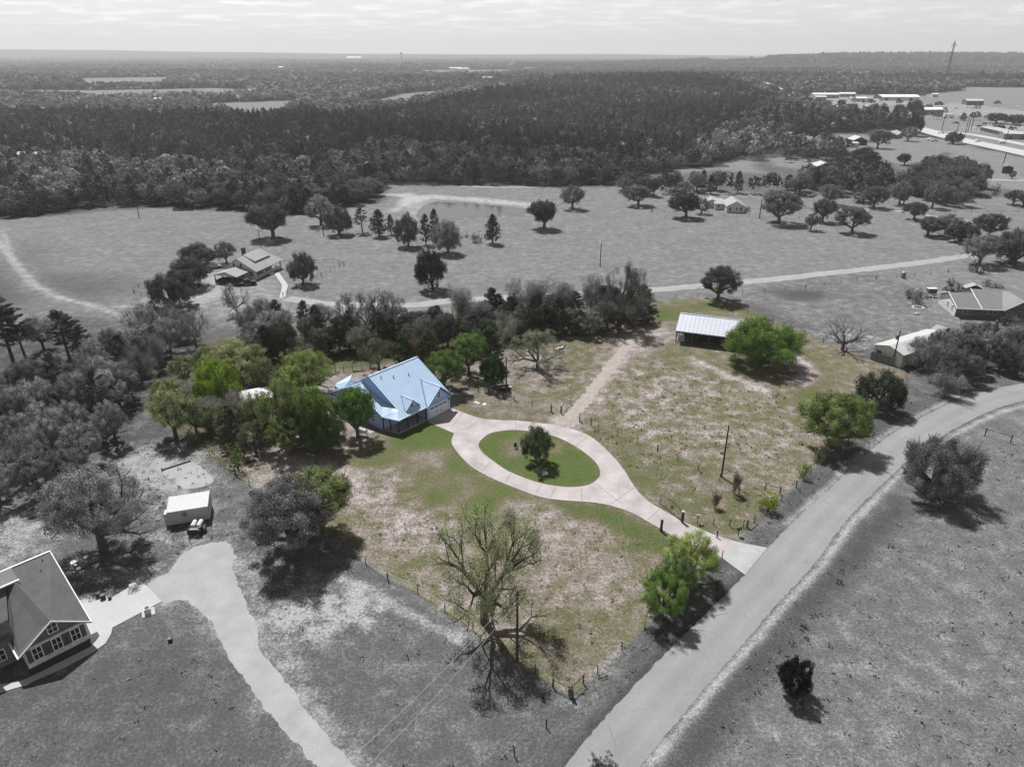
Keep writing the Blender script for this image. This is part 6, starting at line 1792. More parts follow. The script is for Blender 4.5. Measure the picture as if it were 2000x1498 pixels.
# ---- weeds and rough tufts standing in the grass
def weed_mat():
    m, n, l = new_mat("weeds")
    out = n.new('ShaderNodeOutputMaterial'); at = n.new('ShaderNodeAttribute'); at.attribute_name = 'var'
    rgb = n.new('ShaderNodeRGB'); rgb.outputs[0].default_value = (1.05, 1.05, .62, 1)
    c = masked(n, l, scalec(n, l, rgb.outputs[0], at.outputs['Fac']))
    d = n.new('ShaderNodeBsdfDiffuse'); l.new(c, d.inputs[0]); l.new(d.outputs[0], out.inputs[0]); return m
M_WEED = weed_mat()
wob = []
for poly, step, tn0, hh, ww in (
    ([(1330, 1498), (1500, 1240), (1640, 1060), (1760, 990), (1960, 860), (2060, 900), (2060, 1540), (1330, 1540)], 1.7, .18, (.06, .2), (.3, .8)),
    ([(1380, 1440), (1440, 1360), (1560, 1215), (1680, 1085), (1770, 1000), (1750, 1060), (1640, 1180), (1520, 1330), (1430, 1470)], 1.4, .10, (.15, .4), (.4, 1.0)),
    ([(-40, 1480), (300, 1240), (430, 1300), (560, 1480), (520, 1540), (-40, 1540)], 2.2, .14, (.06, .2), (.3, .8)),
    ([(500, 1080), (690, 1130), (1100, 1370), (960, 1540), (740, 1540), (540, 1280)], 2.2, .14, (.06, .2), (.3, .8)),
    ([(700, 1000), (900, 1020), (1060, 990), (1280, 1070), (1210, 1210), (1115, 1340), (760, 1110)], 1.5, .12, (.08, .28), (.25, .7)),
    ([(1140, 830), (1240, 700), (1560, 780), (1640, 790), (1540, 900), (1470, 990), (1260, 940)], 1.7, .11, (.1, .35), (.3, .9)),
    ([(1120, 1420), (1300, 1270), (1450, 1100), (1480, 1085), (1660, 905), (1860, 775), (1780, 760), (1600, 900), (1400, 1080), (1120, 1340)], 1.5, .10, (.15, .4), (.3, .8)),
    ([(200, 880), (300, 860), (450, 960), (480, 1060), (300, 1110), (200, 1080)], 1.6, .09, (.1, .3), (.3, .8)),
    ([(420, 850), (470, 850), (490, 900), (450, 930), (400, 890)], .6, .16, (.4, 1.0), (.4, .9)),
):
    X, Y, R = scatter(poly, step, int(step * 100))
    keep = (R.random(len(X)) < .35 + .5 * (np.sin(X / 5.3 + 1.7 * np.sin(Y / 4.1)) * np.sin(Y / 6.7 + np.sin(X / 7.)) > .1))
    for hard in (road_outline, [tuple(p) for p in W(APRON)], [tuple(p) for p in W(DRIVE_OUT)], [tuple(p) for p in W(GRAVEL_OUT)]):
        keep &= sdf(np.array(hard), X, Y) < -.4
    keep &= ~((X < -45) & (Y < 75) & (Y > 52) & (X > -70) & (Y - 55 < (X + 70) * .9))
    X, Y = X[keep], Y[keep]; n = len(X)
    wob.append(clump_mesh("weeds", X, Y, R.uniform(*hh, n), R.uniform(*ww, n), tn0 * R.uniform(.5, 1.5, n), 7, False, R, M_WEED, .42))
bpy.ops.object.select_all(action='DESELECT')
for o in wob: o.select_set(True)
bpy.context.view_layer.objects.active = wob[0]
bpy.ops.object.join()
tag(wob[0], "rough weeds and grass tufts scattered over the fields", "weeds", kind='stuff')
# ================================================================ SMALL THINGS
def pole(px, by, top, label, arm=None, mat=None, inside=False, r=.14, group=None):
    x, y, _ = P(px, by); h = height_at(px, by, top)
    t = thing("utility_pole", label, "pole", (x, y, 0), 0, group)
    D = math.hypot(x, y)
    m = MB(); m.tube((0, 0, -.2), (0, 0, h), r * 1.15, r * .8, 8); m.build("post", mat or M_WOOD, t)
    i = MB(); i.tube((0, 0, h), (0, 0, h + .22), .06, .05, 6); i.build("insulator", M_WIRE, t)
    if arm == 'box':
        q = MB(); q.tube((-.38, 0, h - 1.9), (-.38, 0, h - 1.0), .24, .24, 10); q.build("transformer", M_WIRE, t)
        q = MB(); q.box(-.38, 0, -.04, .04, h - 1.5, h - 1.42); q.build("bracket", M_BLACK, t)
    elif arm == 'cross':
        q = MB(); q.box(-1.2, 1.2, -.06, .06, h - .5, h - .36); q.build("crossarm", M_WOOD, t)
    return (x, y, h)
pA = pole(1010, 1290, 1155, "utility pole casting a long shadow over the bottom left boundary")
pB = pole(1409, 931, 832, "tall bare utility pole in the right field below the road oak")
pC = pole(989, 768, 698, "utility pole on the side lawn beside the broad dark cedar")
pD = pole(1742, 714, 646, "utility pole beside the white metal workshop", 'box')
pole(1938, 668, 618, "utility pole with a transformer before the ranch house", 'box')
pole(1172, 521, 475, "thin pole alone in the pasture above the hedge")
pole(632, 461, 425, "pole in front of the oaks left of the young pine")
pole(509, 481, 449, "pole behind the farmhouse under the wide oak")
pole(272, 425, 398, "pole at the front edge of the dark left wood")
pole(1483, 427, 390, "pole just right of the small gabled house", r=.2)
pole(1273, 415, 404, "short pole at the corner of the small fenced plot")
pole(1958, 326, 298, "leaning-looking pole by the lane at far right", r=.25)
pole(1839, 256, 222, "street light pole beside the far highway junction", r=.25)
for a, w_ in (((1885, 262, 226), "left"), ((1890, 258, 222), "middle"), ((1896, 256, 220), "right")):
    pole(*a, w_ + " pole of the close trio beyond the highway", 'cross', r=.28, group="trio of tall poles beyond the highway")
pole(1868, 262, 240, "shorter pole left of the highway trio", r=.25)
pole(1964, 277, 255, "pole at the end of the storage units", r=.25)
pole(1572, 264, 228, "pole with crossarm above the paddock's left end", 'cross', r=.3)
pole(1611, 322, 294, "thin pole behind the grey gabled barn", r=.2)

def wire(name, label, a, b, sag, r=.015, mat=None):
    m = MB(); n = 14; prev = None
    a, b = Vector(a), Vector(b); o = a.copy()
    for i in range(n + 1):
        t = i / n; p = a.lerp(b, t); p.z -= sag * 4 * t * (1 - t)
        p = p - o
        if prev is not None: m.tube(prev, p, r, n=4, cap=False)
        prev = p
    ob = m.build(name, mat or M_CABLE); ob.location = o
    tag(ob, label, "power line")
wire("power_line", "left strand of the pale cables dropping to the bottom edge", pA[:2] + (pA[2] + .2,), P(640, 1520, 8.5), .8)
wire("power_line", "right strand of the pale cables dropping to the bottom edge", (pA[0] + .5, pA[1] - .2, pA[2] - .3), P(672, 1540, 8.3), .8)
wire("power_line", "cable between the shadow-casting pole and the tall bare pole", pA[:2] + (pA[2] + .2,), pB[:2] + (pB[2] + .2,), .9, .008)
wire("power_line", "upper cable from the side lawn pole toward the tall bare pole", pC[:2] + (pC[2] + .2,), pB[:2] + (pB[2] + .2,), 1.0, .012)
wire("power_line", "lower cable from the side lawn pole toward the tall bare pole", (pC[0], pC[1], pC[2] - .7), (pB[0], pB[1], pB[2] - .7), 1.2, .012)

def fence(name, label, pts, step, h=1.25, wires=(.35, .7, 1.1), mat=None, postr=.055, rail=None, wr=.011, group=None):
    W_ = [Vector(P(*p)) for p in pts]
    o = W_[0]
    t = thing(name, label, "fence", o, 0, group)
    L = sum((W_[i + 1] - W_[i]).length for i in range(len(W_) - 1))
    n = max(1, min(95, int(round(L / step))))
    pos = []
    for k in range(n + 1):
        d = L * k / n; i = 0
        while i < len(W_) - 2 and d > (W_[i + 1] - W_[i]).length + 1e-6:
            d -= (W_[i + 1] - W_[i]).length; i += 1
        pos.append(W_[i].lerp(W_[i + 1], min(1, d / (W_[i + 1] - W_[i]).length)))
    rr = random.Random(len(pts) * 7 + n)
    pm = None
    for k, p in enumerate(pos):
        q = MB(); hh = h * rr.uniform(.92, 1.08); big = (k % 4 == 0)
        q.tube((0, 0, -.1), (rr.uniform(-.04, .04), rr.uniform(-.04, .04), hh), postr * (1.7 if big else 1), n=6)
        ob = q.build("post", mat or M_WOOD, t); ob.location = p - o
    for z in wires:
        q = MB()
        for a, b in zip(pos[:-1], pos[1:]): q.tube(a - o + Vector((0, 0, z)), b - o + Vector((0, 0, z)), wr, n=3, cap=False)
        q.build("wire", M_WIRE, t)
    if rail:
        for z in rail:
            q = MB()
            for a, b in zip(pos[:-1], pos[1:]): q.tube(a - o + Vector((0, 0, z)), b - o + Vector((0, 0, z)), .045, n=5)
            q.build("rail", mat or M_WOOD, t)
    return t
fence("wire_fence", "post and wire fence between the driveway and the right field", [(1132, 824), (1154, 831), (1300, 888), (1400, 935), (1440, 962), (1490, 985)], 4.2)
fence("wire_fence", "post and wire fence across the side lawn to the field gate", [(935, 765), (1010, 785), (1050, 798), (1077, 804)], 4.5)
fence("wire_fence", "fence along the lower left boundary down to the bottom corner", [(460, 925), (500, 958), (560, 998), (700, 1090), (760, 1135), (803, 1150), (880, 1200), (1080, 1339), (1113, 1362)], 4.6, mat=M_WOOD)
fence("wire_fence", "fence along the road from the bottom corner to the driveway", [(1113, 1362), (1140, 1340), (1240, 1248), (1330, 1160), (1410, 1090)], 4.4)
fence("wire_fence", "fence along the road from the driveway past the shrubs", [(1400, 1050), (1450, 1030), (1530, 975), (1590, 920), (1650, 870), (1770, 740)], 5)
fence("wire_fence", "fence running on toward the viewer past the bottom corner", [(1118, 1364), (1088, 1398), (1042, 1446), (1000, 1480), (940, 1540)], 4.0, postr=.07)
fence("wire_fence", "fence behind the pole barn along the dirt road", [(1230, 590), (1300, 585), (1380, 578), (1440, 575), (1515, 570), (1595, 562), (1680, 547), (1768, 542), (1840, 532), (1890, 530)], 6.5)
fence("wire_fence", "fence down the right boundary under the leafless tree", [(1400, 585), (1500, 628), (1577, 655), (1640, 685), (1700, 702)], 6)
fence("rail_fence", "dark rail fence round the farmhouse garden, near side", [(553, 580), (580, 564), (605, 552), (640, 534), (672, 519)], 2.6, rail=(.9,), wires=(.4,))
fence("rail_fence", "dark rail fence round the farmhouse garden, far side", [(672, 519), (652, 512), (620, 513), (596, 515)], 3, rail=(.9,), wires=(.4,))
fence("rail_fence", "fence corner left of the domed farmyard trees", [(289, 582), (256, 572), (275, 560), (300, 550)], 3.2, rail=(.9,), wires=(.4,))
fence("wire_fence", "fence round the small plot left of the gabled house", [(1274, 416), (1300, 416), (1340, 418), (1400, 423), (1460, 425), (1520, 428), (1560, 428)], 5)
fence("rail_fence", "rail fence behind the crooked oaks by the pasture track", [(1557, 396), (1575, 408), (1600, 418), (1620, 422)], 3, rail=(.9,), wires=())
fence("rail_fence", "rail fence where the pasture track meets the thicket", [(1800, 402), (1836, 414), (1890, 416), (1960, 416), (2020, 418)], 6, rail=(.9,), wires=(.4,))
fence("wire_fence", "dark fence at the foot of the hedge behind the blue house", [(655, 726), (672, 727), (700, 723), (740, 716)], 2.0, rail=(1.0,), h=1.5)

def brace(name, label, a, b, h=1.3, inside=True, c=None):
    A, B = Vector(P(*a)), Vector(P(*b)); t = thing(name, label, "fence", A)
    d = B - A
    for p in (Vector((0, 0, 0)), d):
        q = MB(); q.tube(p, p + Vector((0, 0, h)), .09, n=8); q.build("post", c or M_WOOD, t)
    q = MB(); q.tube(Vector((0, 0, h * .85)), d + Vector((0, 0, h * .85)), .05, n=6); q.build("rail", c or M_WOOD, t)
brace("fence_brace", "dark corner brace left of the bottom boundary corner", (1080, 1342), (1111, 1358))
brace("fence_brace", "dark corner brace right of the bottom boundary corner", (1116, 1357), (1139, 1335))
brace("fence_brace", "grey fence brace near the green mailbox", (1425, 1028), (1458, 1030), c=M_WOODG)
brace("fence_brace", "grey fence brace touching the boundary by the roadside", (1460, 1030), (1473, 1020), c=M_WOODG)
brace("fence_brace", "fence brace above the yellow-green round shrub", (1494, 957), (1523, 965))
brace("fence_brace", "post pair with a cable alone in the field across the road", (1923, 851), (1973, 865), h=1.5)
for a, lab in (((1076, 805), "left gate post of the sandy track field gate"), ((1132, 822), "right gate post at the mouth of the sandy track"), ((1154, 831), "second fence post right of the sandy track"), ((490, 883), "short leaning post at the edge of the bare soil")):
    x, y, _ = P(*a); q = MB(); q.tube((0, 0, -.1), (.03, 0, 1.5), .1, n=8); q.tube((.03, 0, 1.5), (.03, 0, 1.55), .11, .05, 8)
    tag(q.build("fence_post", M_WOOD), lab, "post").location = (x, y, 0)
# field gate
A, B = Vector(P(1097, 808)), Vector(P(1115, 789))
t = thing("field_gate", "open metal field gate beside the sandy track", "gate", A)
d = B - A
for p in (Vector(), d):
    q = MB(); q.tube(p, p + Vector((0, 0, 1.35)), .05, n=6); q.build("upright", M_WOODG, t)
for z in (.2, .45, .7, .95, 1.25):
    q = MB(); q.tube(Vector((0, 0, z)), d + Vector((0, 0, z)), .025, n=5); q.build("bar", M_WOODG, t)
q = MB(); q.tube(Vector((-.15, 0, -.1)), Vector((-.15, 0, 1.6)), .1, n=8); q.build("gate_post", M_WOOD, t)
# entrance gate, arched, with a round emblem
A, B = Vector(P(1330, 1018)), Vector(P(1289, 985))
t = thing("entrance_gate", "black arched iron entrance gate standing open beside the driveway", "gate", A)
d = B - A; L = d.length; dn = d.normalized(); Z = Vector((0, 0, 1))
prof = lambda s: 1.55 + .55 * math.sin(math.pi * min(1, s * .85 + .10)) if s > .02 else 1.6
q = MB()
q.tube(Z * .15, Z * 1.75, .04, n=6); q.tube(d + Z * .15, d + Z * 1.55, .04, n=6); q.tube(Z * .15, d + Z * .15, .04, n=6)
pr = None
for k in range(17):
    s = k / 16; p = d * s + Z * prof(s)
    if pr is not None: q.tube(pr, p, .04, n=6)
    pr = p
q.build("frame", M_BLACK, t)
for k in range(1, 24):
    s = k / 24; m = MB(); m.tube(d * s + Z * .15, d * s + Z * (prof(s) - .02), .014, n=4); m.build("picket", M_BLACK, t)
q = MB()
c = d * .45 + Z * 1.05
for k in range(12):
    a0, a1 = 2 * math.pi * k / 12, 2 * math.pi * (k + 1) / 12
    q.tube(c + dn * .28 * math.cos(a0) + Z * .28 * math.sin(a0), c + dn * .28 * math.cos(a1) + Z * .28 * math.sin(a1), .03, n=5)
for k in range(5):
    a0, a1 = math.pi / 2 + 4 * math.pi * k / 5, math.pi / 2 + 4 * math.pi * (k + 1) / 5
    q.tube(c + dn * .27 * math.cos(a0) + Z * .27 * math.sin(a0), c + dn * .27 * math.cos(a1) + Z * .27 * math.sin(a1), .025, n=4)
q.build("star_emblem", M_BLACK, t)
def simple(name, label, cat, px, parts, rz=0.0, z=0.0, group=None):
    x, y, _ = P(*px)
    t = thing(name, label, cat, (x, y, z), math.radians(rz), group)
    for nm, mat, fn in parts:
        m = MB(); fn(m); m.build(nm, mat, t)
    return t
M_STONEP = surf("gate_post_stone", (.40, .38, .36), .9, mask=True)
simple("gate_pillar", "dark gate post with cap where the iron gate hangs", "post", (1332, 1020), [("post", M_BLACK, lambda m: m.box(-.16, .16, -.16, .16, 0, 1.8)), ("cap", M_STONEP, lambda m: m.box(-.21, .21, -.21, .21, 1.8, 1.9))])
simple("gate_pillar", "dark gate post on the lawn side of the driveway", "post", (1291, 1037), [("post", M_BLACK, lambda m: m.box(-.15, .15, -.15, .15, 0, 1.75)), ("cap", M_BLACK, lambda m: m.box(-.19, .19, -.19, .19, 1.75, 1.82))])
simple("control_box", "small grey keypad box on a post right of the iron gate", "keypad", (1362, 1021), [("post", M_WOOD, lambda m: m.tube((0, 0, 0), (0, 0, 1.3), .06, n=6)), ("panel", M_WIRE, lambda m: m.box(-.35, .35, -.2, .2, 1.3, 1.38))])
simple("fence_post", "single thin post between the keypad and the grey fence brace", "post", (1393, 1025), [("post", M_WOODG, lambda m: m.tube((0, 0, 0), (0, 0, 1.3), .06, n=6)), ("foot", M_WOOD, lambda m: m.tube((0, 0, 0), (0, 0, .12), .1, .07, n=6))])
M_GREENP = surf("green_paint", (.03, .09, .07), .5, mask=True)
simple("mailbox", "green rounded mailbox on a pale post at the driveway mouth", "mailbox", (1442, 1046), [("post", M_WOODG, lambda m: m.box(-.06, .06, -.06, .06, 0, 1.0)), ("box", M_GREENP, lambda m: (m.tube((-.3, 0, 1.25), (.3, 0, 1.25), .2, n=10), m.box(-.3, .3, -.2, .2, 1.0, 1.25)))], 40)
simple("mailbox", "black mailbox in the shade beside the road below the driveway", "mailbox", (1400, 1152), [("post", M_BLACK, lambda m: m.box(-.06, .06, -.06, .06, 0, 1.0)), ("box", M_BLACK, lambda m: (m.tube((-.3, 0, 1.2), (.3, 0, 1.2), .17, n=10), m.box(-.3, .3, -.17, .17, 1.0, 1.2)))], 50)
# storage container with its star mark
x, y, _ = P(331.7, 1029)
t = thing("storage_container", "white ribbed metal container with a star mark on its side", "container", (x, y, 0), math.radians(17))
M_CONT = surf("white_container", g(.44), .6, na=.05, fa=.03)
m = MB(); m.box(0, 5.3, 0, 3.7, .25, 2.4)
for k in range(24):
    u = .06 + k * .225
    m.box(u, u + .1, -.04, -.001, .3, 2.35, .93)
m.build("shell", M_CONT, t)
m = MB(); m.slab([(-.06, -.08, 2.42), (5.36, -.08, 2.42), (5.36, 3.8, 2.55), (-.06, 3.8, 2.55)], .08)
for k in range(18):
    u = .05 + k * .305; m.hexa([(u, -.08, 2.43), (u + .07, -.08, 2.43), (u + .07, 3.8, 2.56), (u, 3.8, 2.56), (u, -.08, 2.47), (u + .07, -.08, 2.47), (u + .07, 3.8, 2.6), (u, 3.8, 2.6)], .9)
m.build("roof", M_WHITE_ROOF, t)
m = MB(); m.box(.1, 5.2, .1, .3, 0, .25); m.box(.1, 5.2, 3.4, 3.6, 0, .25); m.build("skid", M_WOOD, t)
m = MB(); m.box(5.3, 5.36, .2, 1.8, .35, 2.3, .8); m.box(5.3, 5.36, 1.85, 3.5, .35, 2.3, .8); m.build("door", M_CONT, t)
m = MB(); cx_, cz_ = 2.2, 1.7
st = [(cx_ + (.34 if k % 2 == 0 else .14) * math.sin(math.pi * k / 5), cz_ + (.34 if k % 2 == 0 else .14) * math.cos(math.pi * k / 5)) for k in range(10)]
m.slab([(a, -.05, b) for a, b in st], .02, vertical=True)
for k in range(16):
    a0, a1 = 2 * math.pi * k / 16, 2 * math.pi * (k + 1) / 16
    m.tube((cx_ + .38 * math.cos(a0), -.06, cz_ + .38 * math.sin(a0)), (cx_ + .38 * math.cos(a1), -.06, cz_ + .38 * math.sin(a1)), .025, n=4)
m.build("star_mark", M_SHUT, t)
m = MB(); m.box(-.5, -.05, .4, 1.6, 0, 1.9); m.build("side_cabinet", M_CONT, t)
# equipment trailer before the container
x, y, _ = P(385, 1040)
t = thing("equipment_trailer", "small black trailer carrying two pale tanks in front of the container", "trailer", (x, y, 0), math.radians(2))
m = MB(); m.box(-.95, .95, -.8, 1.0, .45, .58); m.tube((-.9, -.8, .5), (0, -2.3, .45), .05, n=6); m.tube((.9, -.8, .5), (0, -2.3, .45), .05, n=6); m.box(-.95, .95, -.85, -.75, .58, 1.0); m.build("frame", M_BLACK, t)
for sx in (-1.1, 1.1):
    m = MB(); m.tube((sx - .12, .1, .36), (sx + .12, .1, .36), .36, n=14); w_ = m.build("wheel", M_RUBBER, t)
    m = MB(); m.tube((sx - .13, .1, .36), (sx + .13, .1, .36), .17, n=10); m.build("rim", M_WIRE, w_)
for sx, ln in ((-.55, 1.25), (.25, 1.35)):
    m = MB(); m.tube((sx, .1, .95), (sx, .1 + ln, .95), .3, n=12); m.build("tank", M_SIDING, t)
m = MB(); m.box(-.7, .6, -.65, -.1, .58, 1.0); m.box(.3, .8, -.5, .3, .58, 1.15); m.build("engine", M_BLACK, t)
m = MB(); m.tube((-.6, -.72, 1.05), (.6, -.62, 1.05), .07, n=8); m.build("hose_reel", M_WHITE, t)
# sand pile plot outline
A, B = Vector(P(317, 919)), Vector(P(372, 901)); d = B - A
simple("timber_edging", "low timber along the far edge of the dug plot above the container", "timber", (317, 919), [("plank", M_WOODG, lambda m: m.tube(Vector((0, 0, .15)), d + Vector((0, 0, .15)), .15, n=4)), ("stake", M_WOODG, lambda m: m.box(-.1, .05, -.1, .05, 0, .5))])
simple("feed_trough", "small open metal trough outside the lower left boundary", "trough", (488, 968), [("base", M_WOODG, lambda m: m.box(0, 1.9, 0, .55, 0, .1)), ("side", M_WOODG, lambda m: (m.box(0, 1.9, -.05, 0, 0, .45), m.box(0, 1.9, .55, .6, 0, .45), m.box(-.05, 0, -.05, .6, 0, .45), m.box(1.9, 1.95, -.05, .6, 0, .45)))], 30)
# pots on the apron edge
for (a, b, s), lab in (((193, 1165, .34), "dark round planter, left of the pair on the concrete apron"), ((202, 1169, .34), "dark round planter, right of the pair on the concrete apron"), ((215, 1170, .22), "small dark pot by the apron's upper corner")):
    simple("planter", lab, "planter", (a, b), [("pot", M_BLACK, lambda m, s=s: m.tube((0, 0, .08), (0, 0, .08 + s * 1.6), s * .8, s, 12)), ("soil", M_WOODG, lambda m, s=s: m.tube((0, 0, .08 + s * 1.6), (0, 0, .12 + s * 1.6), s * .85, s * .8, 12))])
for (a, b, s), lab in (((143, 1099, .42), "largest white septic lid in the grass behind the shingled house"), ((154, 1111, .3), "smaller white septic lid below the largest one"), ((148, 1104, .16), "tiny white lid between the two septic lids"), ((168, 1088, .3), "thin white lid at the shade edge behind the shingled house")):
    simple("septic_lid", lab, "lid", (a, b), [("lid", M_WHITE, lambda m, s=s: m.tube((0, 0, 0), (0, 0, .12), s, s * .95, 14)), ("ring", M_WIRE, lambda m, s=s: m.tube((0, 0, 0), (0, 0, .05), s * 1.1, s * 1.1, 14))])
simple("ac_unit", "pale boxed unit on a pad beside the concrete apron", "air conditioner", (290, 1196), [("pad", M_CONC_G, lambda m: m.box(-.7, .7, -.7, .7, 0, .08)), ("housing", M_SIDING, lambda m: m.box(-.4, .3, -.35, .35, .08, .75)), ("fan", M_BLACK, lambda m: m.tube((-.05, 0, .75), (-.05, 0, .78), .28, n=12))], 30)
simple("sprinkler_box", "tiny black valve stand alone in the lawn right of the shingled house", "valve", (333, 1252), [("stand", M_BLACK, lambda m: m.box(-.2, .2, -.15, .15, 0, .4)), ("lid", M_WOODG, lambda m: m.box(-.25, .1, -.2, .2, .4, .45))])
# around the blue house
simple("grill", "white-lidded barrel grill under the lawn oak", "grill", (711, 851), [("barrel", M_WHITEB, lambda m: m.tube((-.6, 0, .9), (.6, 0, .9), .38, n=12)), ("stand", M_BLACK, lambda m: [m.tube((sx, sy, 0), (sx * .8, sy * .6, .7), .035, n=5) for sx in (-.55, .55) for sy in (-.3, .3)]), ("firebox", M_BLACK, lambda m: m.box(-1.0, -.6, -.25, .25, .55, 1.0))], -15)
x, y, _ = P(506, 792)
t = thing("canopy", "white fabric canopy half hidden among the pale green oaks", "canopy", (x, y, 0), math.radians(25))
m = MB()
c_ = [(-3.1, -2.6), (3.1, -2.6), (3.1, 2.6), (-3.1, 2.6)]
for k in range(4):
    a, b = c_[k], c_[(k + 1) % 4]; m.face([(*a, 2.4), (*b, 2.4), (0, 0, 3.6)]); m.face([(*a, 2.15), (*b, 2.15), (*b, 2.4), (*a, 2.4)], .9)
m.build("cover", surf("canopy_fabric", (.72, .68, .74), .8, na=.04), t)
for a in c_:
    m = MB(); m.tube((*a, 0), (*a, 2.3), .05, n=6); m.build("leg", M_BLACK, t)
x, y, _ = P(663, 800)
t = thing("pergola", "dark-posted pergola over a patio left of the lawn oak", "pergola", (x, y, 0), math.radians(50))
for u, v in ((-2, -1.5), (2, -1.5), (-2, 1.5), (2, 1.5)):
    m = MB(); m.box(u - .08, u + .08, v - .08, v + .08, 0, 2.5); m.build("post", M_BLACK, t)
for v in (-1.5, 1.5):
    m = MB(); m.box(-2.3, 2.3, v - .05, v + .05, 2.5, 2.65); m.build("beam", M_WOODG, t)
for k in range(7):
    m = MB(); m.box(-2.2 + k * .7, -2.12 + k * .7, -1.8, 1.8, 2.65, 2.75); m.build("rafter", M_WOODG, t)
m = MB(); m.box(-2.6, 2.6, -2.2, 2.2, 0, .06); m.build("patio", M_CONC, t)
simple("patio_table", "white-topped patio table under the dark-posted pergola", "table", (667, 803), [("tabletop", M_WHITE, lambda m: m.box(-.9, .9, -.5, .5, .76, .82)), ("leg", M_BLACK, lambda m: m.box(-.05, .05, -.05, .05, .06, .76))], 40)
tk_ = strip("garden_path", W([(640, 782), (668, 770), (690, 764)]), 1.1, .03, M_CONC, "pale path from the canopy to the patio", 20, .05)
tk_ = strip("garden_walk", W([(640, 790), (672, 812), (706, 834), (728, 845)]), 1.0, .035, M_CONC, "pale walk in front of the pergola", 21, .05)
M_RED = surf("red_paint", (.55, .02, .02), .5, na=.1)
simple("utility_cart", "red-roofed cart parked in the shade left of the broad dark cedar", "cart", (945, 722), [("canopy", M_RED, lambda m: m.slab([(-.9, -.6, 1.75), (.9, -.6, 1.75), (.9, .6, 1.8), (-.9, .6, 1.8)], .06)), ("body", M_BLACK, lambda m: (m.box(-1.0, 1.0, -.55, .55, .35, .8), m.box(-.2, .5, -.5, .5, .8, 1.1))), ("pillar", M_BLACK, lambda m: [m.tube((a, b, .8), (a, b, 1.75), .03, n=5) for a in (-.8, .8) for b in (-.5, .5)]), *[("wheel", M_RUBBER, lambda m, a=a, b=b: m.tube((a, b - .1, .28), (a, b + .1, .28), .28, n=10)) for a in (-.65, .65) for b in (-.55, .55)]], 20)
simple("flatbed_trailer", "low flatbed trailer in the shade of the broad dark cedar", "trailer", (984, 762), [("deck", M_WOODG, lambda m: m.box(-1.5, 1.2, -.7, .7, .45, .55)), ("rail", M_BLACK, lambda m: (m.box(-1.5, 1.2, -.75, -.7, .45, .8), m.box(-1.5, 1.2, .7, .75, .45, .8))), *[("wheel", M_RUBBER, lambda m, b=b: m.tube((0, b - .1, .3), (0, b + .1, .3), .3, n=10)) for b in (-.85, .85)], ("tongue", M_BLACK, lambda m: m.tube((1.2, 0, .45), (2.4, 0, .4), .05, n=6))], 15)
simple("white_tub", "small white tub right of the flatbed trailer", "tub", (995, 759), [("tub", M_WHITE, lambda m: m.tube((0, 0, 0), (0, 0, .35), .3, .38, 10)), ("rim", M_SIDING, lambda m: m.tube((0, 0, .33), (0, 0, .38), .42, .42, 10))])
M_TEN = surf("pink_white_sheet", (.75, .70, .72), .7)
simple("brush_pile", "small pile of white sheeting and ash in the far field by the hedge", "debris pile", (1098, 681), [("sheet", M_TEN, lambda m: (m.slab([(-1.6, -.6, .12), (.2, -.3, .5), (.1, .5, .35), (-1.3, .2, .1)], .05), m.slab([(-1.9, -1.1, .08), (-.9, -1.0, .2), (-.8, -.6, .2)], .05))), ("ash", M_WOODG, lambda m: m.tube((1.0, .3, 0), (1.0, .3, .4), .9, .35, 9)), ("stick", M_BLACK, lambda m: m.tube((.1, -.2, .1), (.9, .5, .7), .08, n=5))])
for (a, b), lab in (((929, 786), "pale stepping stone, left of the three beside the driveway top"), ((934, 788), "pale stepping stone, middle of the three beside the driveway top"), ((946, 790), "largest pale stepping stone beside the driveway top")):
    s = .3 if a != 946 else .42
    simple("stepping_stone", lab, "stone", (a, b), [("slab", M_WHITE, lambda m, s=s: m.tube((0, 0, 0), (0, 0, .12), s, s * .85, 7))])
simple("chair", "dark garden chair on the oval lawn", "chair", (1008, 876), [("seat", M_BRICKD, lambda m: m.box(-.25, .25, -.25, .25, .38, .44)), ("backrest", M_BRICKD, lambda m: m.box(-.25, .25, .22, .28, .44, .95)), ("leg", M_BRICKD, lambda m: [m.box(a - .03, a + .03, b - .03, b + .03, 0, .38) for a in (-.2, .2) for b in (-.2, .2)])], 30)
rr = random.Random(3)
for k, (a, b, w_) in enumerate([(1062, 922, "topmost"), (1066, 925, "right"), (1059, 927, "left")]):
    m = MB()
    s = rr.uniform(.35, .5)
    m.tube((0, 0, -.05), (0, 0, s * .6), s, s * .7, 7); m.tube((0, 0, s * .6), (.05, .02, s * .9), s * .7, s * .25, 7)
    x, y, _ = P(a, b)
    tag(m.build("boulder", M_WHITE), w_ + " white boulder of the little rock group on the oval lawn", "rock", "white boulders on the oval lawn").location = (x, y, 0)
ptree('brush', 1054, 934, 915, 22, (.10, .10, .09), "spiky dark plant beside the white boulders on the oval lawn", True, seed=0)
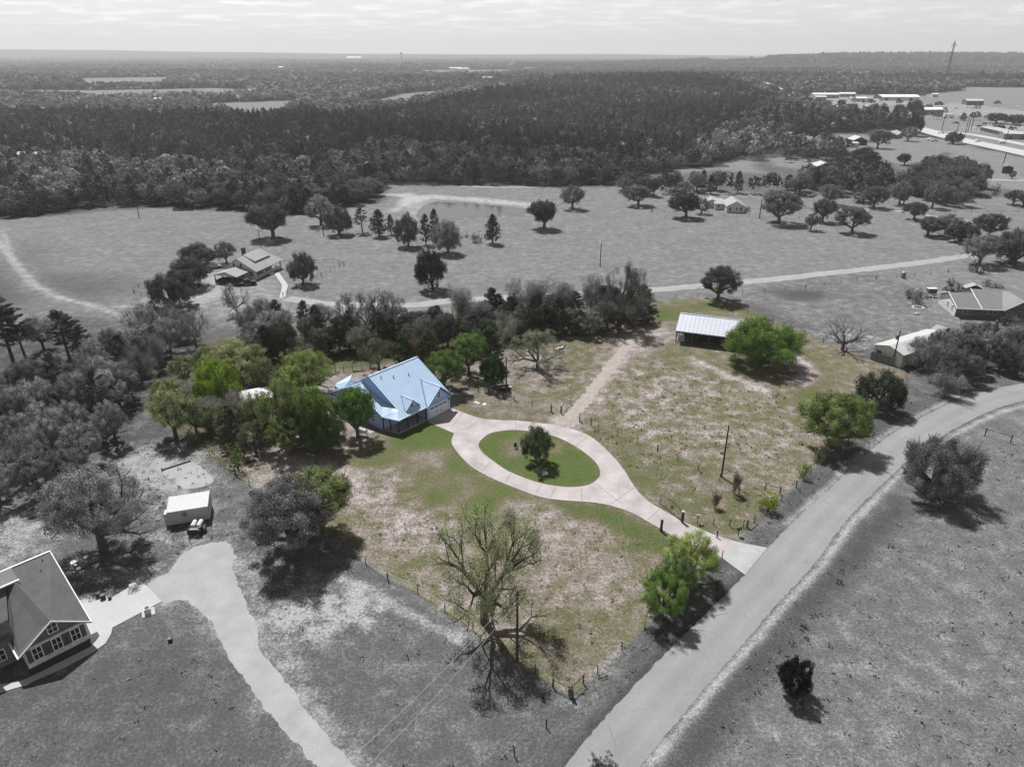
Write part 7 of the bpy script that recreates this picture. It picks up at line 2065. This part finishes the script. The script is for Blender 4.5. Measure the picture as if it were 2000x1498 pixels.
# vehicles
M_TYRE = M_RUBBER
def car(label, px, rz, col, kind='car', name=None, s=1.0, scale_z=None, z=0):
    x, y, _ = P(*px); z = float(terr(x, y)) + .3 if y > 480 else 0.03
    t = thing(name or ('pickup_truck' if kind == 'pickup' else 'parked_car'), label, 'truck' if kind == 'pickup' else 'car', (x, y, z), math.radians(rz))
    if kind == 'pickup': prof = [(-2.7, .45), (2.7, .45), (2.7, .95), (2.55, 1.1), (1.3, 1.2), (.75, 1.78), (-.6, 1.82), (-.75, 1.2), (-.8, .85), (-2.55, .85), (-2.55, 1.2), (-2.7, 1.2)]
    else: prof = [(-2.2, .35), (2.2, .35), (2.25, .75), (1.2, .95), (.5, 1.42), (-1.1, 1.45), (-1.8, 1.0), (-2.25, .95)]
    m = MB(); n = len(prof); hw = .92
    P3 = [(a, -hw * (.82 if b > 1.3 else 1), b) for a, b in prof] + [(a, hw * (.82 if b > 1.3 else 1), b) for a, b in prof]
    m.v = P3; m.c = [1.0] * len(P3)
    m.f.append(tuple(range(n))); m.f.append(tuple(range(2 * n - 1, n - 1, -1)))
    for i in range(n): m.f.append(((i + 1) % n, i, n + i, n + (i + 1) % n))
    m.build("body", MC(col, "car_paint"), t)
    w = MB()
    x0, x1, z0, z1 = (-.5, .8, 1.22, 1.72) if kind == 'pickup' else (-1.2, .7, .98, 1.36)
    for sy in (-1, 1): w.slab([(x0, sy * .90, z0), (x1, sy * .90, z0), (x1 - .3, sy * .79, z1), (x0 + .15, sy * .79, z1)], .02, vertical=True)
    w.build("window", M_GLASS, t)
    w = MB(); a, b = ((1.28, 1.22), (.80, 1.75)) if kind == 'pickup' else ((1.16, .97), (.56, 1.38))
    w.slab([(a[0] + .03, -.78, a[1]), (a[0] + .03, .78, a[1]), (b[0] + .03, .68, b[1]), (b[0] + .03, -.68, b[1])], .02); w.build("windscreen", M_GLASS, t)
    fx = 1.7 if kind == 'pickup' else 1.35
    for sx in (-fx, fx):
        for sy in (-.82, .82):
            q = MB(); q.tube((sx, sy - .12, .36), (sx, sy + .12, .36), .38, n=14); q.build("wheel", M_TYRE, t)
    return t
car("dark pickup truck parked by the farmhouse carport", (482, 557), 15, .03, 'pickup')
car("dark car in the shade under the farmhouse carport", (437, 552), 160, .05)
car("pale-topped car under the trees left of the farmhouse", (419, 524), 20, .35)
for px, rz, c, k, lab in (((1817, 275), -10, .7, 'pickup', "white pickup on the highway left of the leaning oak"), ((1824, 277), -10, .5, 'car', "pale car just behind the white pickup on the highway"), ((1909, 278), 0, .7, 'car', "white car alone on the highway near the storage units"), ((1838, 262), -20, .7, 'pickup', "big white truck at the highway junction"), ((1957, 281), -10, .5, 'car', "grey car on the far frontage road"), ((1866, 243), 0, .1, 'pickup', "dark truck parked below the white yard"), ((1923, 244), 0, .06, 'car', "dark car parked right of the dark truck"), ((1733, 282), 10, .25, 'car', "car under the dark oak near the white-roofed house"), ((1731, 240), 80, .05, 'pickup', "dark vehicle on the town side street")):
    car(lab, px, rz, c, k)
for (a, b), lab in (((1852, 232), "white box trailer on the yard behind the tall dark tree"), ((1700, 231), "long white trailer beside the town side street")):
    x, y, _ = P(a, b); z = float(terr(x, y))
    t = thing("cargo_trailer", lab, "trailer", (x, y, z), 0)
    q = MB(); q.box(-5, 5, -1.2, 1.2, 1, 3.6); q.build("body", M_WHITE, t)
    for sx in (-3, 3):
        q = MB(); q.tube((sx, -1.2, .5), (sx, 1.2, .5), .5, n=10); q.build("wheel", M_RUBBER, t)
rr = random.Random(8); lot = []
for k in range(26):
    a, b = [(rr.uniform(1800, 1990), rr.uniform(212, 232)), (rr.uniform(1600, 1790), rr.uniform(203, 210)), (rr.uniform(1880, 1990), rr.uniform(247, 255))][k % 3]
    c = rr.choice([.04, .08, .2, .5, .7])
    lot.append((a, car("", (a, b), rr.choice([0, 90, 20, -15]), c, rr.choice(['car', 'pickup'])), 'dark' if c < .15 else 'grey' if c < .4 else 'pale'))
for tn in ('dark', 'grey', 'pale'):
    L = sorted([q for q in lot if q[2] == tn], key=lambda q: q[0])
    for i, q in enumerate(L):
        q[1]['label'] = "%s %s vehicle from left parked around the far town yards" % (ORD[i], tn); q[1]['group'] = "vehicles parked in the far town yards"
# garden bits by the ranch house
simple("well_house", "dark little structure with a pale cap on the pasture fence line", "pump house", (1763, 543), [("body", M_SIDING_D, lambda m: m.box(-.5, .5, -.5, .5, 0, 1.6)), ("cap", M_SIDING, lambda m: m.tube((0, 0, 1.6), (0, 0, 2.0), .5, .25, 8))])
simple("garden_ring", "round stone flower ring under the feathery bush", "planter", (1793, 602), [("ring", M_STONE, lambda m: [m.tube((1.3 * math.cos(k * .449), 1.3 * math.sin(k * .449), 0), (1.3 * math.cos(k * .449), 1.3 * math.sin(k * .449), .35), .28, .2, 6) for k in range(14)]), ("soil", M_WOOD, lambda m: m.tube((0, 0, 0), (0, 0, .15), 1.2, n=14))])
simple("patio_set", "cluttered dark patio furniture left of the ranch house", "patio table", (1824, 581), [("tabletop", M_BLACK, lambda m: m.tube((0, 0, .7), (0, 0, .76), .7, n=12)), ("leg", M_BLACK, lambda m: m.tube((0, 0, 0), (0, 0, .7), .08, n=6)), ("bench", M_WOODG, lambda m: m.box(-1.6, -.9, -.6, .6, .0, .5))])
simple("storage_box", "dark storage box in the ranch garden beyond the patio furniture", "box", (1819, 571), [("box", M_SIDING_D, lambda m: m.box(-1.2, 1.2, -.6, .6, 0, 1.1)), ("lid", M_SIDING, lambda m: m.box(-1.3, 1.3, -.7, .7, 1.1, 1.2))])
simple("log", "pale log lying in the grass left of the ranch house", "log", (1790, 615), [("trunk", M_SIDING, lambda m: m.tube((-.8, 0, .2), (.9, .3, .2), .2, n=8)), ("branch", M_SIDING, lambda m: m.tube((0, .1, .2), (.1, .9, .25), .1, n=6))])
simple("fallen_log", "pale dead log by the hedge fence behind the blue house", "log", (653, 732), [("trunk", M_WOODG, lambda m: m.tube((-1.1, -.6, .2), (1.0, .7, .3), .17, .1, n=8)), ("branch", M_WOODG, lambda m: m.tube((.3, .2, .2), (.9, -.2, .5), .06, n=5))])
simple("fallen_log", "dark fallen limb near the hedge fence, right of the pale dead log", "log", (702, 726), [("trunk", M_BLACK, lambda m: m.tube((-1.3, -.2, .2), (1.3, .3, .2), .14, .08, n=8)), ("branch", M_WOODG, lambda m: m.tube((.2, .1, .2), (.8, .8, .4), .06, n=5))])
simple("fallen_post", "dark fallen posts beside the narrow light green bush", "log", (482, 905), [("trunk", M_BLACK, lambda m: m.tube((-1.5, -.9, .15), (1.2, .9, .15), .13, n=7)), ("stub", M_BLACK, lambda m: m.tube((-1.2, -.7, 0), (-1.2, -.7, 1.1), .09, n=7))])

# ---- thin air haze
def haze():
    m, n, l = new_mat("haze_air")
    out = n.new('ShaderNodeOutputMaterial'); v = n.new('ShaderNodeVolumePrincipled')
    v.inputs['Color'].default_value = (.9, .9, .9, 1); v.inputs['Density'].default_value = HAZE; v.inputs['Anisotropy'].default_value = .2
    l.new(v.outputs[0], out.inputs['Volume'])
    b = MB(); b.box(-24000, 24000, -400, 28500, -60, 190)
    o = b.build("haze", m); tag(o, "thin pale air between the viewer and the horizon", "haze", kind="stuff")
HAZE = 1.2e-4
haze()
